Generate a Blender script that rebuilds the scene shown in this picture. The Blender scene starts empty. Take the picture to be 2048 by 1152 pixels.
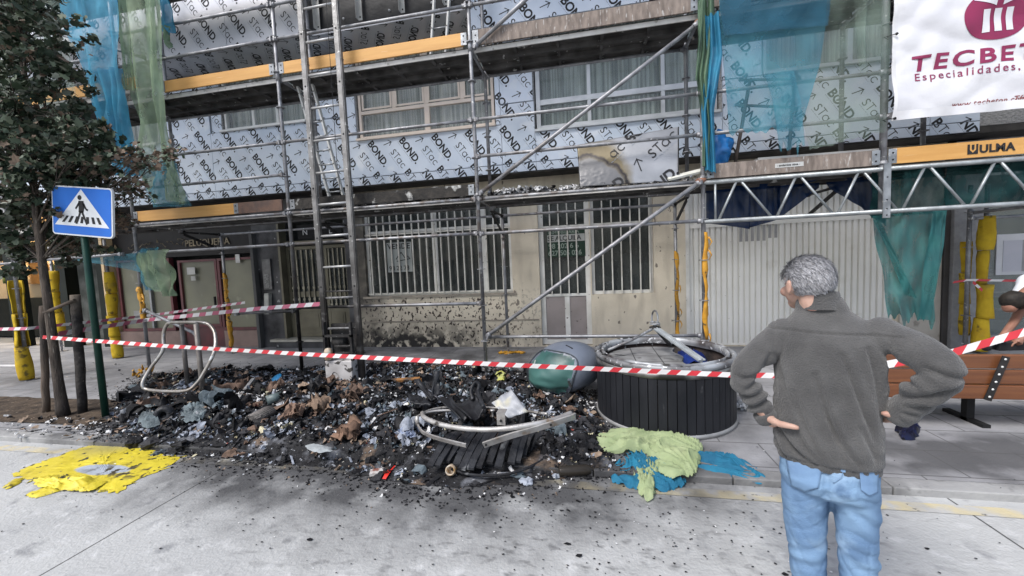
import bpy, math, random
import numpy as np
from mathutils import Vector, Matrix, noise
random.seed(7)
rnd = random.random
def U(a, b): return a + (b - a) * rnd()
scene = bpy.context.scene

# ------------------------------------------------------------------ camera
YAW, PITCH, ROLL, FPX, EYE = math.radians(11.0), math.radians(3.93), math.radians(-2.53), 780.0, 1.7
_F = Vector((-math.sin(YAW)*math.cos(PITCH), math.cos(YAW)*math.cos(PITCH), -math.sin(PITCH)))
_R0 = Vector((math.cos(YAW), math.sin(YAW), 0)); _U0 = _R0.cross(_F)
_R = math.cos(ROLL)*_R0 + math.sin(ROLL)*_U0
_U = -math.sin(ROLL)*_R0 + math.cos(ROLL)*_U0
cam_data = bpy.data.cameras.new("camera")
cam = bpy.data.objects.new("camera", cam_data)
scene.collection.objects.link(cam)
cam.matrix_world = Matrix(((_R.x, _U.x, -_F.x, 0), (_R.y, _U.y, -_F.y, 0), (_R.z, _U.z, -_F.z, EYE), (0, 0, 0, 1)))
cam_data.sensor_width = 36.0
cam_data.lens = 36.0*FPX/2048
cam_data.clip_start = 0.05
cam_data.clip_end = 3000
scene.camera = cam
scene.render.resolution_x, scene.render.resolution_y = 1024, 576

# ------------------------------------------------------------------ light
SUN_EL, SUN_AZ = math.radians(52), math.radians(215)     # azimuth clockwise from +Y: behind the camera, to the left
world = bpy.data.worlds.new("World"); scene.world = world; world.use_nodes = True
wn = world.node_tree.nodes; wl = world.node_tree.links; wn.clear()
sky = wn.new('ShaderNodeTexSky'); sky.sky_type = 'NISHITA'; sky.sun_disc = False
sky.sun_elevation = SUN_EL; sky.sun_rotation = SUN_AZ
sky.air_density = 1.0; sky.dust_density = 2.5; sky.ozone_density = 1.0
bg = wn.new('ShaderNodeBackground'); bg.inputs['Strength'].default_value = 0.13
wo = wn.new('ShaderNodeOutputWorld')
hsv = wn.new('ShaderNodeHueSaturation'); hsv.inputs['Saturation'].default_value = 0.78
wl.new(sky.outputs[0], hsv.inputs['Color']); wl.new(hsv.outputs[0], bg.inputs[0]); wl.new(bg.outputs[0], wo.inputs[0])
sd = bpy.data.lights.new("sun", 'SUN'); sd.energy = 1.7; sd.angle = math.radians(20); sd.color = (1.0, 0.985, 0.96)
so = bpy.data.objects.new("sun", sd); scene.collection.objects.link(so)
_sv = Vector((math.sin(SUN_AZ)*math.cos(SUN_EL), math.cos(SUN_AZ)*math.cos(SUN_EL), math.sin(SUN_EL)))
so.rotation_euler = _sv.to_track_quat('Z', 'Y').to_euler()
so.location = _sv*30
scene.view_settings.view_transform = 'Standard'; scene.view_settings.look = 'None'
scene.view_settings.exposure = 0.80; scene.view_settings.gamma = 1.0

# ------------------------------------------------------------------ helpers
def ray(px, py): return _F + _R*((px-1024)/FPX) - _U*((py-576)/FPX)
def A(px, py, Y):                       # where a sight line meets the vertical plane y = Y
    d = ray(px, py); return Vector((0, 0, EYE)) + d*(Y/d.y)
def G(px, py, z=0.0):                   # where a sight line meets the level z
    d = ray(px, py); return Vector((0, 0, EYE)) + d*((z-EYE)/d.z)

def link(o): scene.collection.objects.link(o)
def thing(name, label, cat, loc=(0, 0, 0), group=None):
    o = bpy.data.objects.new(name, None); link(o); o.location = loc; o.empty_display_size = 0.2
    o['label'] = label; o['category'] = cat
    if group: o['group'] = group
    return o
def tag(o, label, cat, group=None):
    o['label'] = label; o['category'] = cat
    if group: o['group'] = group
    return o

class MB:
    def __init__(s): s.v = []; s.f = []; s.m = []; s.s = []
    def add(s, vs, fs, mi=0, smooth=False):
        b = len(s.v); s.v.extend([tuple(p) for p in vs])
        for f in fs: s.f.append(tuple(i+b for i in f)); s.m.append(mi); s.s.append(smooth)
    def box(s, x0, x1, y0, y1, z0, z1, mi=0):
        s.add([(x0,y0,z0),(x1,y0,z0),(x1,y1,z0),(x0,y1,z0),(x0,y0,z1),(x1,y0,z1),(x1,y1,z1),(x0,y1,z1)],
              [(0,3,2,1),(4,5,6,7),(0,1,5,4),(1,2,6,5),(2,3,7,6),(3,0,4,7)], mi)
    def obox(s, c, a, b, d, mi=0):       # centre and three half vectors
        c, a, b, d = Vector(c), Vector(a), Vector(b), Vector(d)
        vs = [c-a-b-d, c+a-b-d, c+a+b-d, c-a+b-d, c-a-b+d, c+a-b+d, c+a+b+d, c-a+b+d]
        s.add(vs, [(0,3,2,1),(4,5,6,7),(0,1,5,4),(1,2,6,5),(2,3,7,6),(3,0,4,7)], mi)
    def beam(s, p, q, w, t, up=(0, 0, 1), mi=0):   # rectangular bar p-q; w across, t along 'up'
        p, q = Vector(p), Vector(q); d = (q-p); u = Vector(up); sd_ = d.cross(u).normalized(); u2 = sd_.cross(d).normalized()
        s.obox((p+q)/2, d/2, sd_*w/2, u2*t/2, mi)
    def tube(s, pts, r, n=8, mi=0, closed=False, caps=True, smooth=True):
        pts = [Vector(p) for p in pts]; m = len(pts); rr = r if hasattr(r, '__len__') else [r]*m
        vs = []; fs = []; ref = None
        for i, p in enumerate(pts):
            if closed: t = pts[(i+1) % m]-pts[i-1]
            else: t = pts[min(i+1, m-1)]-pts[max(i-1, 0)]
            if t.length < 1e-9: t = Vector((0, 0, 1))
            t.normalize()
            if ref is None: ref = Vector((0, 0, 1)) if abs(t.z) < .9 else Vector((1, 0, 0))
            a = (ref-t*ref.dot(t)); a = a.normalized() if a.length > 1e-6 else t.orthogonal().normalized(); ref = a; b = t.cross(a)
            for k in range(n):
                w = 2*math.pi*k/n; vs.append(p+(a*math.cos(w)+b*math.sin(w))*rr[i])
        L = m if closed else m-1
        for i in range(L):
            for k in range(n):
                j = (i+1) % m; fs.append((i*n+k, i*n+(k+1) % n, j*n+(k+1) % n, j*n+k))
        s.add(vs, fs, mi, smooth)
        if caps and not closed:
            b = len(s.v)-m*n
            s.f.append(tuple(b+k for k in range(n-1, -1, -1))); s.m.append(mi); s.s.append(False)
            s.f.append(tuple(b+(m-1)*n+k for k in range(n))); s.m.append(mi); s.s.append(False)
    def lathe(s, c, prof, n=24, mi=0, axis=(0, 0, 1), smooth=True, a0=0, a1=2*math.pi):
        c = Vector(c); ax = Vector(axis).normalized(); e1 = ax.orthogonal().normalized(); e2 = ax.cross(e1)
        if abs(ax.z) > .999: e1, e2 = Vector((1, 0, 0)), Vector((0, 1, 0))
        full = abs(a1-a0-2*math.pi) < 1e-6; N = n if full else n+1; vs = []; fs = []
        for r, z in prof:
            for k in range(N):
                w = a0+(a1-a0)*k/n; vs.append(c+ax*z+(e1*math.cos(w)+e2*math.sin(w))*r)
        for i in range(len(prof)-1):
            for k in range(n):
                k2 = (k+1) % N; fs.append((i*N+k, i*N+k2, (i+1)*N+k2, (i+1)*N+k))
        s.add(vs, fs, mi, smooth)
    def grid(s, fn, nu, nv, mi=0, smooth=True):
        vs = [fn(i/nu, j/nv) for j in range(nv+1) for i in range(nu+1)]
        fs = [(j*(nu+1)+i, j*(nu+1)+i+1, (j+1)*(nu+1)+i+1, (j+1)*(nu+1)+i) for j in range(nv) for i in range(nu)]
        s.add(vs, fs, mi, smooth)
    def build(s, name, mats, parent=None, label=None, bevel=0, solid=0):
        me = bpy.data.meshes.new(name); off = Vector((0, 0, 0))
        vs = s.v
        if parent is not None:
            off = Vector(parent.location); p = parent.parent
            while p is not None: off = off+Vector(p.location); p = p.parent
        if parent is not None and parent.type == 'MESH':
            vs = s.v                      # mesh parts sit at local offset of their thing: handled below
        me.from_pydata([(a-off.x, b-off.y, c-off.z) for a, b, c in vs], [], s.f)
        if not isinstance(mats, (list, tuple)): mats = [mats]
        for m in mats: me.materials.append(m)
        me.polygons.foreach_set('material_index', s.m); me.polygons.foreach_set('use_smooth', s.s)
        me.update()
        o = bpy.data.objects.new(name, me); link(o)
        if parent is not None: o.parent = parent
        if label: o['label'] = label
        if bevel:
            b = o.modifiers.new('bevel', 'BEVEL'); b.width = bevel; b.segments = 2; b.limit_method = 'ANGLE'
        if solid:
            b = o.modifiers.new('solid', 'SOLIDIFY'); b.thickness = solid
        return o
def structure(o): o['kind'] = 'structure'; return o

# ------------------------------------------------------------------ materials
def nn(nt, t, **kw):
    n = nt.nodes.new(t)
    for k, v in kw.items(): setattr(n, k, v)
    return n
def pm(name, c1, c2=None, scale=3.0, rough=.7, metal=0.0, bump=0.0, bscale=None, detail=6, lo=.35, hi=.65,
       alpha=1.0, trans=0.0, spots=None, emit=None, stretch=(1, 1, 1), spec=.5, coat=0):
    """noise-mixed procedural surface; spots = (colour, scale, threshold, optional soft)"""
    m = bpy.data.materials.new(name); m.use_nodes = True; nt = m.node_tree; N = nt.nodes; L = nt.links
    b = N['Principled BSDF']; b.inputs['Roughness'].default_value = rough; b.inputs['Metallic'].default_value = metal
    b.inputs['Specular IOR Level'].default_value = spec if max(c1) > .12 else min(spec, .22)
    if coat: b.inputs['Coat Weight'].default_value = coat
    geo = nn(nt, 'ShaderNodeNewGeometry'); mp = nn(nt, 'ShaderNodeMapping'); mp.inputs['Scale'].default_value = stretch
    L.new(geo.outputs['Position'], mp.inputs['Vector'])
    if c2 is None: c2 = tuple(x*.75 for x in c1)
    no = nn(nt, 'ShaderNodeTexNoise'); no.inputs['Scale'].default_value = scale; no.inputs['Detail'].default_value = detail
    L.new(mp.outputs[0], no.inputs['Vector'])
    r = nn(nt, 'ShaderNodeValToRGB'); r.color_ramp.elements[0].position = lo; r.color_ramp.elements[1].position = hi
    r.color_ramp.elements[0].color = (*c1, 1); r.color_ramp.elements[1].color = (*c2, 1)
    L.new(no.outputs['Fac'], r.inputs['Fac']); col = r.outputs['Color']
    m['_'] = 0
    if spots:
        for sp in (spots if isinstance(spots, list) else [spots]):
            n2 = nn(nt, 'ShaderNodeTexNoise'); n2.inputs['Scale'].default_value = sp[1]; n2.inputs['Detail'].default_value = 4
            L.new(mp.outputs[0], n2.inputs['Vector'])
            r2 = nn(nt, 'ShaderNodeValToRGB'); r2.color_ramp.elements[0].position = sp[2]; r2.color_ramp.elements[1].position = sp[2]+(sp[3] if len(sp) > 3 else .03)
            L.new(n2.outputs['Fac'], r2.inputs['Fac'])
            mx = nn(nt, 'ShaderNodeMix', data_type='RGBA'); L.new(r2.outputs['Color'], mx.inputs[0]); L.new(col, mx.inputs[6]); mx.inputs[7].default_value = (*sp[0], 1)
            col = mx.outputs[2]
    L.new(col, b.inputs['Base Color'])
    if bump:
        nb = nn(nt, 'ShaderNodeTexNoise'); nb.inputs['Scale'].default_value = bscale or scale*4; nb.inputs['Detail'].default_value = 5
        L.new(mp.outputs[0], nb.inputs['Vector'])
        bp = nn(nt, 'ShaderNodeBump'); bp.inputs['Strength'].default_value = bump; bp.inputs['Distance'].default_value = .02
        L.new(nb.outputs['Fac'], bp.inputs['Height']); L.new(bp.outputs[0], b.inputs['Normal'])
    if alpha < 1: b.inputs['Alpha'].default_value = alpha
    if trans:
        b.inputs['Transmission Weight'].default_value = trans
    if emit:
        b.inputs['Emission Color'].default_value = (*emit[0], 1); b.inputs['Emission Strength'].default_value = emit[1]
    m['col'] = 0
    return m
def math_node(nt, op, a, b=None, c=None):
    n = nn(nt, 'ShaderNodeMath', operation=op)
    for i, v in enumerate((a, b, c)):
        if v is None: continue
        if hasattr(v, 'links') or hasattr(v, 'is_linked'): nt.links.new(v, n.inputs[i])
        else: n.inputs[i].default_value = v
    return n.outputs[0]
def color_socket(m):
    b = m.node_tree.nodes['Principled BSDF']; return b, b.inputs['Base Color'].links[0].from_socket
def overlay(m, fac_builder, color):
    """mix a second colour over a material's own, through a mask built from world position"""
    nt = m.node_tree; b, col = color_socket(m)
    geo = nn(nt, 'ShaderNodeNewGeometry'); sp = nn(nt, 'ShaderNodeSeparateXYZ'); nt.links.new(geo.outputs['Position'], sp.inputs[0])
    fac = fac_builder(nt, sp.outputs[0], sp.outputs[1], sp.outputs[2], geo.outputs['Position'])
    mx = nn(nt, 'ShaderNodeMix', data_type='RGBA'); mx.clamp_factor = True
    nt.links.new(fac, mx.inputs[0]); nt.links.new(col, mx.inputs[6]); mx.inputs[7].default_value = (*color, 1)
    nt.links.new(mx.outputs[2], b.inputs['Base Color'])
def nfac(nt, pos, scale, lo, hi, detail=5, stretch=None, w=0):
    no = nn(nt, 'ShaderNodeTexNoise'); no.inputs['Scale'].default_value = scale; no.inputs['Detail'].default_value = detail
    mp = nn(nt, 'ShaderNodeMapping'); mp.inputs['Location'].default_value = (w, w*2, 0)
    if stretch: mp.inputs['Scale'].default_value = stretch
    nt.links.new(pos, mp.inputs[0]); nt.links.new(mp.outputs[0], no.inputs['Vector'])
    mr = nn(nt, 'ShaderNodeMapRange'); mr.inputs[1].default_value = lo; mr.inputs[2].default_value = hi
    nt.links.new(no.outputs['Fac'], mr.inputs[0]); return mr.outputs[0]
def ell(nt, x, y, cx, cy, rx, ry, pos=None, rag=.0):
    """1 inside an ellipse, fading to 0 at its ragged edge"""
    a = math_node(nt, 'POWER', math_node(nt, 'ABSOLUTE', math_node(nt, 'MULTIPLY', math_node(nt, 'SUBTRACT', x, cx), 1/rx)), 2)
    b = math_node(nt, 'POWER', math_node(nt, 'ABSOLUTE', math_node(nt, 'MULTIPLY', math_node(nt, 'SUBTRACT', y, cy), 1/ry)), 2)
    d = math_node(nt, 'SQRT', math_node(nt, 'ADD', a, b))
    if pos is not None and rag: d = math_node(nt, 'ADD', d, math_node(nt, 'MULTIPLY', nfac(nt, pos, 2.2, .3, .7), rag))
    return d
def step(nt, d, a, b):
    mr = nn(nt, 'ShaderNodeMapRange'); mr.inputs[1].default_value = a; mr.inputs[2].default_value = b
    mr.inputs[3].default_value = 1; mr.inputs[4].default_value = 0; nt.links.new(d, mr.inputs[0]); return mr.outputs[0]

BLACK = (.012, .012, .014)
M = {}
M['galv'] = pm('galvanised_steel', (.34, .355, .37), (.19, .20, .21), 9, .42, .55, .15, 60, spots=((.62, .62, .6), 25, .66))
M['galv_sooty'] = pm('sooty_galvanised_steel', (.33, .33, .34), (.10, .095, .09), 7, .55, .4, .2, 60, spots=[((.5, .5, .48), 22, .63), ((.03, .028, .026), 5, .58, .08)])
M['char'] = pm('charred_metal', (.05, .048, .047), (.018, .017, .017), 9, .7, .1, .4, 50, spots=((.35, .34, .33), 30, .68))
M['white_paint'] = pm('white_metal', (.62, .62, .60), (.5, .5, .48), 6, .45)
M['beige'] = pm('beige_render', (.52, .47, .38), (.43, .39, .31), 2.2, .85, 0, .25, 70)
M['dark'] = pm('dark_void', (.02, .02, .022), (.012, .012, .012), 3, .8)
M['rubber'] = pm('black_membrane', (.022, .022, .024), (.04, .04, .042), 3, .55, 0, .6, 6)
M['concrete_trim'] = pm('grey_render', (.36, .36, .37), (.27, .27, .28), 3, .8, 0, .3, 30)
M['wood_orange'] = pm('yellow_plywood', (.60, .33, .10), (.52, .27, .075), 3, .6, 0, .1, 20, stretch=(.4, 3, 6), spots=((.62, .4, .2), 9, .68))
M['wood_dirty'] = pm('weathered_plywood', (.25, .205, .175), (.13, .105, .09), 6, .85, 0, .3, 30, stretch=(3, 1, .7), spots=((.4, .38, .36), 14, .62, .1))
M['wood_scorched'] = pm('scorched_plywood', (.16, .09, .06), (.07, .05, .045), 5, .8, 0, .3, 30)
M['yellow_foam'] = pm('yellow_foam', (.60, .42, .035), (.46, .30, .025), 5, .9, 0, .5, 22, spec=.15, spots=[((.14, .10, .03), 7, .60, .08), ((.3, .22, .05), 3, .55, .15)])
M['melted_yellow'] = pm('melted_orange_foam', (.60, .30, .02), (.42, .2, .015), 9, .45, 0, .4, 25, spots=((.08, .05, .02), 12, .62))
# ------------------------------------------------------------------ ground
PAVE = 0.05; KERB_Y = 2.98
m_road = pm('road_concrete', (.44, .445, .44), (.35, .355, .355), 1.1, .85, 0, .35, 45, lo=.3, hi=.7,
            spots=[((.47, .475, .475), 9, .56, .12), ((.25, .255, .26), 5.5, .60, .12), ((.2, .2, .2), 26, .72, .04)])
def soot_road(nt, x, y, z, pos):
    d = ell(nt, x, y, -1.7, 3.4, 3.5, 1.35, pos, .35)
    a = step(nt, d, .80, 1.32)
    d2 = ell(nt, x, y, .35, 2.55, 1.3, .8, pos, .3)
    b2 = math_node(nt, 'MULTIPLY', step(nt, d2, .3, 1.5), nfac(nt, pos, 4, .42, .72, 9))
    f = math_node(nt, 'MULTIPLY', math_node(nt, 'MAXIMUM', a, math_node(nt, 'MULTIPLY', b2, .42)), nfac(nt, pos, 3, .15, .48, w=3))
    return math_node(nt, 'MULTIPLY', f, .93)
overlay(m_road, soot_road, (.035, .035, .038))
def splats(nt, x, y, z, pos):
    d = ell(nt, x, y, -.3, 2.3, 2.6, 1.3, pos, .4)
    return math_node(nt, 'MULTIPLY', step(nt, d, .3, 1.4), math_node(nt, 'MULTIPLY', nfac(nt, pos, 9, .54, .72, 8, (1, 1.9, 1), 7), .75))
overlay(m_road, splats, (.06, .06, .062))
def joints(nt, x, y, z, pos):
    out = None
    for x0 in (-3.17, 2.31, 7.8, -8.6):
        k = math_node(nt, 'ABSOLUTE', math_node(nt, 'SUBTRACT', math_node(nt, 'SUBTRACT', x, x0), math_node(nt, 'MULTIPLY', math_node(nt, 'SUBTRACT', nfac(nt, pos, 1.2, 0, 1), .5), .03)))
        s_ = step(nt, k, .004, .008); out = s_ if out is None else math_node(nt, 'MAXIMUM', out, s_)
    return math_node(nt, 'MULTIPLY', out, .9)
overlay(m_road, joints, (.03, .03, .03))
mb = MB(); mb.grid(lambda u, v: ((u-.5)*600, -200+v*(KERB_Y+200), 0), 4, 4, smooth=False)
structure(mb.build('road', m_road))
mb = MB(); mb.grid(lambda u, v: ((u-.5)*600, KERB_Y+.3+v*500, -.06), 2, 2, smooth=False)
structure(mb.build('ground', pm('ground_base', (.25, .25, .25))))

m_yel = pm('worn_yellow_paint', (.52, .45, .28), (.47, .43, .32), 6, .8, 0, .2, 40, spots=[((.42, .42, .41), 7, .44, .16), ((.1, .1, .1), 20, .66, .05)])
overlay(m_yel, soot_road, (.035, .035, .038))
mb = MB(); mb.grid(lambda u, v: (-30+u*60, 2.80+v*.1, .004), 60, 1, smooth=False)
structure(mb.build('road_marking', m_yel))

m_pave = pm('pavement_slabs', (.33, .33, .34), (.24, .24, .25), 2.0, .8, 0, .3, 40, spots=((.2, .2, .21), 5, .6, .1))
def soot_and_band_pave(nt, x, y, z, pos):
    d = ell(nt, x, y, -2.0, 4.0, 3.9, 3.6, pos, .5)
    d2 = ell(nt, x, y, 3.7, 3.50, 2.7, .48, pos, .2)  # darker band across the slabs at right
    d3 = ell(nt, x, y, -8.6, 5.0, 3.2, 1.1, pos, .3)
    f = math_node(nt, 'MAXIMUM', math_node(nt, 'MAXIMUM', step(nt, d, .75, 1.35), math_node(nt, 'MULTIPLY', step(nt, d3, .5, 1.3), .6)), math_node(nt, 'MULTIPLY', step(nt, d2, .75, 1.15), .85))
    return math_node(nt, 'MULTIPLY', math_node(nt, 'MULTIPLY', f, nfac(nt, pos, 3, .2, .5, w=2)), .93)
overlay(m_pave, soot_and_band_pave, (.04, .04, .042))
def slabs(nt, x, y, z, pos):
    br = nn(nt, 'ShaderNodeTexBrick'); br.offset = .5; br.inputs['Scale'].default_value = 1.0
    br.inputs['Brick Width'].default_value = .6; br.inputs['Row Height'].default_value = .4; br.inputs['Mortar Size'].default_value = .006; br.inputs['Mortar Smooth'].default_value = .1
    mp = nn(nt, 'ShaderNodeMapping'); mp.inputs['Location'].default_value = (.11, .03, 0); nt.links.new(pos, mp.inputs[0]); nt.links.new(mp.outputs[0], br.inputs['Vector'])
    return math_node(nt, 'MULTIPLY', br.outputs['Fac'], .85)
overlay(m_pave, slabs, (.07, .07, .07))
mb = MB()
mb.box(-40, 40, KERB_Y+.14, 7.9, -.2, PAVE)
structure(mb.build('pavement', m_pave))
m_kerb = pm('kerb_stone', (.35, .35, .345), (.27, .27, .27), 3, .8, 0, .3, 40, spots=((.2, .2, .2), 7, .6, .08))
overlay(m_kerb, soot_and_band_pave, (.04, .04, .042)); overlay(m_kerb, soot_road, (.035, .035, .038))
mb = MB(); x = -40
while x < 40:
    mb.box(x+.004, x+.996, KERB_Y, KERB_Y+.132, -.2, PAVE+.004); x += 1
structure(mb.build('kerb', m_kerb, bevel=.008))
# planting bed with bare soil round the trees
m_soil = pm('bare_soil', (.10, .075, .055), (.045, .035, .028), 9, .95, 0, .8, 30, spots=((.25, .2, .15), 16, .66))
mb = MB()
def soilf(u, v):
    x = -8.6+u*3.1; y = 3.3+v*.75
    return (x, y, PAVE+.012+.02*noise.noise((x*6, y*6, 0)))
mb.grid(soilf, 40, 12)
structure(mb.build('soil', m_soil))

# ------------------------------------------------------------------ printed film for the cladding
def poly_clip(poly, x0, x1, z0, z1):
    for ax, lim, sg in ((0, x0, 1), (0, x1, -1), (1, z0, 1), (1, z1, -1)):
        out = []
        for i in range(len(poly)):
            a, b = poly[i-1], poly[i]
            ia, ib = sg*(a[ax]-lim) >= 0, sg*(b[ax]-lim) >= 0
            if ia != ib:
                t = (lim-a[ax])/(b[ax]-a[ax]); out.append((a[0]+(b[0]-a[0])*t, a[1]+(b[1]-a[1])*t))
            if ib: out.append(b)
        poly = out
        if len(poly) < 3: return []
    return poly
_tc = {}
def text_polys(body, size=1.0, bold=0.0, space=1.0):
    key = (body, size, bold, space)
    if key in _tc: return _tc[key]
    cu = bpy.data.curves.new('t', 'FONT'); cu.body = body; cu.size = size; cu.offset = bold; cu.space_character = space
    cu.fill_mode = 'FRONT'; cu.resolution_u = 3
    ob = bpy.data.objects.new('t', cu); link(ob)
    dg = bpy.context.evaluated_depsgraph_get(); me = bpy.data.meshes.new_from_object(ob.evaluated_get(dg))
    polys = [[(me.vertices[i].co.x, me.vertices[i].co.y) for i in p.vertices] for p in me.polygons]
    bpy.data.objects.remove(ob); bpy.data.curves.remove(cu); bpy.data.meshes.remove(me)
    _tc[key] = polys; return polys
def width(polys): return max(p[0] for q in polys for p in q)
def xf(polys, dx, dy, ang=0, s=1):
    c, si = math.cos(ang)*s, math.sin(ang)*s
    return [[(x*c-y*si+dx, x*si+y*c+dy) for x, y in q] for q in polys]
def ring_poly(cx, cy, r0, r1, a0, a1, n=14):
    out = []
    for k in range(n):
        a, b = a0+(a1-a0)*k/n, a0+(a1-a0)*(k+1)/n
        out.append([(cx+r0*math.cos(a), cy+r0*math.sin(a)), (cx+r1*math.cos(a), cy+r1*math.sin(a)), (cx+r1*math.cos(b), cy+r1*math.sin(b)), (cx+r0*math.cos(b), cy+r0*math.sin(b))])
    return out
def word_stac(h=.125):
    t = h*.10; out = []
    out += text_polys('S', h*1.36, .0004); w = h*.72
    out += [[(w, h-t), (w+h*.7, h-t), (w+h*.7, h), (w, h)], [(w+h*.35-t/2, 0), (w+h*.35+t/2, 0), (w+h*.35+t/2, h-t), (w+h*.35-t/2, h-t)]]
    r = h*.37; cx = w+h*.75+r+.004
    out += ring_poly(cx, r, r-t, r, 0, 2*math.pi, 20) + [[(cx+r-t, 0), (cx+r, 0), (cx+r, 2*r), (cx+r-t, 2*r)]]
    cx2 = cx+2*r+h*.22
    out += ring_poly(cx2, r, r-t, r, .75, 2*math.pi-.75, 18)
    return out, cx2+r
def film_pattern():
    """one period of print along a row, baseline at 0: arrow, STAC, BOND."""
    st, ws = word_stac(); bo = text_polys('BOND.', .178, .0055, .98); wb = width(bo)
    P = []
    # arrow drawn across the row
    L = .17; t = .014
    arrow = [[(-L/2, -t/2), (L/2, -t/2), (L/2, t/2), (-L/2, t/2)]]
    for sg in (1, -1):
        arrow.append([(L/2, 0), (L/2-.058, sg*.058), (L/2-.058-.009, sg*.050), (L/2-.016, 0)])
    P += [(q, 0) for q in xf(arrow, .10, .06, math.radians(72))]
    P += [(q, 0) for q in xf(st, .26, 0)]
    P += [(q, 0) for q in xf(bo, .26+ws+.06, 0)]
    # hairline small print under the words
    for x0, w in ((.26, ws*.8), (.26+ws+.06, wb*.85)):
        k = 0
        while k < w:
            P.append(([(x0+k, -.032), (x0+k+.012, -.032), (x0+k+.012, -.023), (x0+k, -.023)], 1)); k += .017
            if rnd() < .15: k += .01
    return P, .26+ws+.06+wb+.12
FP, FPER = film_pattern()
def printed_quads(x0, x1, z0, z1, ang=math.radians(-56), rowgap=.262, ph=0.0):
    """polygons (x,z) of print clipped to a panel"""
    out = []; c, s = math.cos(ang), math.sin(ang)
    cs = [(x0, z0), (x1, z0), (x0, z1), (x1, z1)]
    us = [x*c+z*s for x, z in cs]; vs = [-x*s+z*c for x, z in cs]
    for r in range(int(min(vs)/rowgap)-1, int(max(vs)/rowgap)+2):
        k0 = int(min(us)/FPER)-2; k1 = int(max(us)/FPER)+2
        sh_ = r*.1765
        for k in range(k0-int(sh_/FPER)-1, k1-int(sh_/FPER)+1):
            ou = k*FPER+(r % 2)*FPER*.5+ph+r*.1765; ov = r*rowgap
            cx, cz = ou*c-ov*s, ou*s+ov*c
            if cx > x1+.3 and c > 0 or cx+FPER*c < x0-.3: continue
            for q, mi in FP:
                w = [((ou+a)*c-(ov+b)*s, (ou+a)*s+(ov+b)*c) for a, b in q]
                if min(p[0] for p in w) > x1 or max(p[0] for p in w) < x0 or min(p[1] for p in w) > z1 or max(p[1] for p in w) < z0: continue
                w = poly_clip(w, x0, x1, z0, z1)
                if len(w) >= 3: out.append((w, mi))
    return out
m_film = pm('pale_blue_protective_film', (.63, .69, .78), (.52, .59, .69), 1.3, .38, .12, .12, 3, spots=((.68, .72, .78), 4, .58, .15))
m_film_g = pm('grey_protective_film', (.66, .66, .68), (.46, .47, .50), 1.1, .32, .3, .15, 3)
m_ink = pm('black_print', (.018, .018, .02), (.03, .03, .032), 20, .5)
m_ink2 = pm('grey_small_print', (.22, .25, .3), (.26, .29, .34), 20, .5)
def clad_panel(bld, x0, x1, z0, z1, y, film=None, flat=False, ph=0.0, yb=None, name='cladding_panel'):
    mb = MB(); g = .004
    if not flat:
        mb.box(x0+g, x1-g, y, y+.03, z0+g, z1-g, 0)
        for q, mi in printed_quads(x0+g, x1-g, z0+g, z1-g, ph=ph):
            mb.add([(a, y-.002, b) for a, b in q], [tuple(range(len(q)))], 1+mi)
    else:                                   # soffit: x0..x1, y..yb at height z0
        mb.box(x0+g, x1-g, y+g, yb-g, z0, z0+.03, 0)
        for q, mi in printed_quads(x0+g, x1-g, y+g, yb-g, ph=ph):
            mb.add([(a, b, z0-.002) for a, b in q], [tuple(range(len(q)))], 1+mi)
    return mb.build(name, [film or m_film, m_ink, m_ink2], bld)

# ------------------------------------------------------------------ the apartment building
BX = thing('apartment_building', 'apartment building mid re-cladding, pale printed film panels upstairs and beige sooty shopfronts below', 'building', (0, 7.3, 0))
YG, Y1, Y2 = 7.3, 6.85, 6.2
def wall(mb, x0, x1, z0, z1, y0, y1, holes, mi=0):
    xs = sorted({x0, x1, *[h[0] for h in holes], *[h[1] for h in holes]}); zs = sorted({z0, z1, *[h[2] for h in holes], *[h[3] for h in holes]})
    def solid(i, j):
        if i < 0 or j < 0 or i >= len(xs)-1 or j >= len(zs)-1: return False
        cx, cz = (xs[i]+xs[i+1])/2, (zs[j]+zs[j+1])/2
        return not any(h[0] < cx < h[1] and h[2] < cz < h[3] for h in holes)
    for i in range(len(xs)-1):
        for j in range(len(zs)-1):
            if not solid(i, j): continue
            a, b, c, d = xs[i], xs[i+1], zs[j], zs[j+1]
            mb.add([(a, y0, c), (b, y0, c), (b, y0, d), (a, y0, d)], [(0, 1, 2, 3)], mi)
            mb.add([(a, y1, c), (b, y1, c), (b, y1, d), (a, y1, d)], [(3, 2, 1, 0)], mi)
            if not solid(i-1, j): mb.add([(a, y0, c), (a, y0, d), (a, y1, d), (a, y1, c)], [(0, 1, 2, 3)], mi)
            if not solid(i+1, j): mb.add([(b, y0, c), (b, y1, c), (b, y1, d), (b, y0, d)], [(0, 1, 2, 3)], mi)
            if not solid(i, j-1): mb.add([(a, y0, c), (a, y1, c), (b, y1, c), (b, y0, c)], [(0, 1, 2, 3)], mi)
            if not solid(i, j+1): mb.add([(a, y0, d), (b, y0, d), (b, y1, d), (a, y1, d)], [(0, 1, 2, 3)], mi)
m_wall = pm('beige_render_wall', (.66, .59, .47), (.54, .48, .38), 1.8, .85, 0, .25, 60)
def splash(nt, x, y, z, pos):
    reg = step(nt, ell(nt, x, z, -3.1, .35, 2.5, 1.35, pos, .3), .7, 1.25)
    return math_node(nt, 'MULTIPLY', reg, nfac(nt, pos, 17, .57, .60, 2.5, (1.0, 1, .75), 5))
def basesoot(nt, x, y, z, pos):
    reg = step(nt, ell(nt, x, z, -3.6, .0, 2.3, .65, pos, .5), .6, 1.3)
    return math_node(nt, 'MULTIPLY', reg, nfac(nt, pos, 7, .38, .5))
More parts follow.
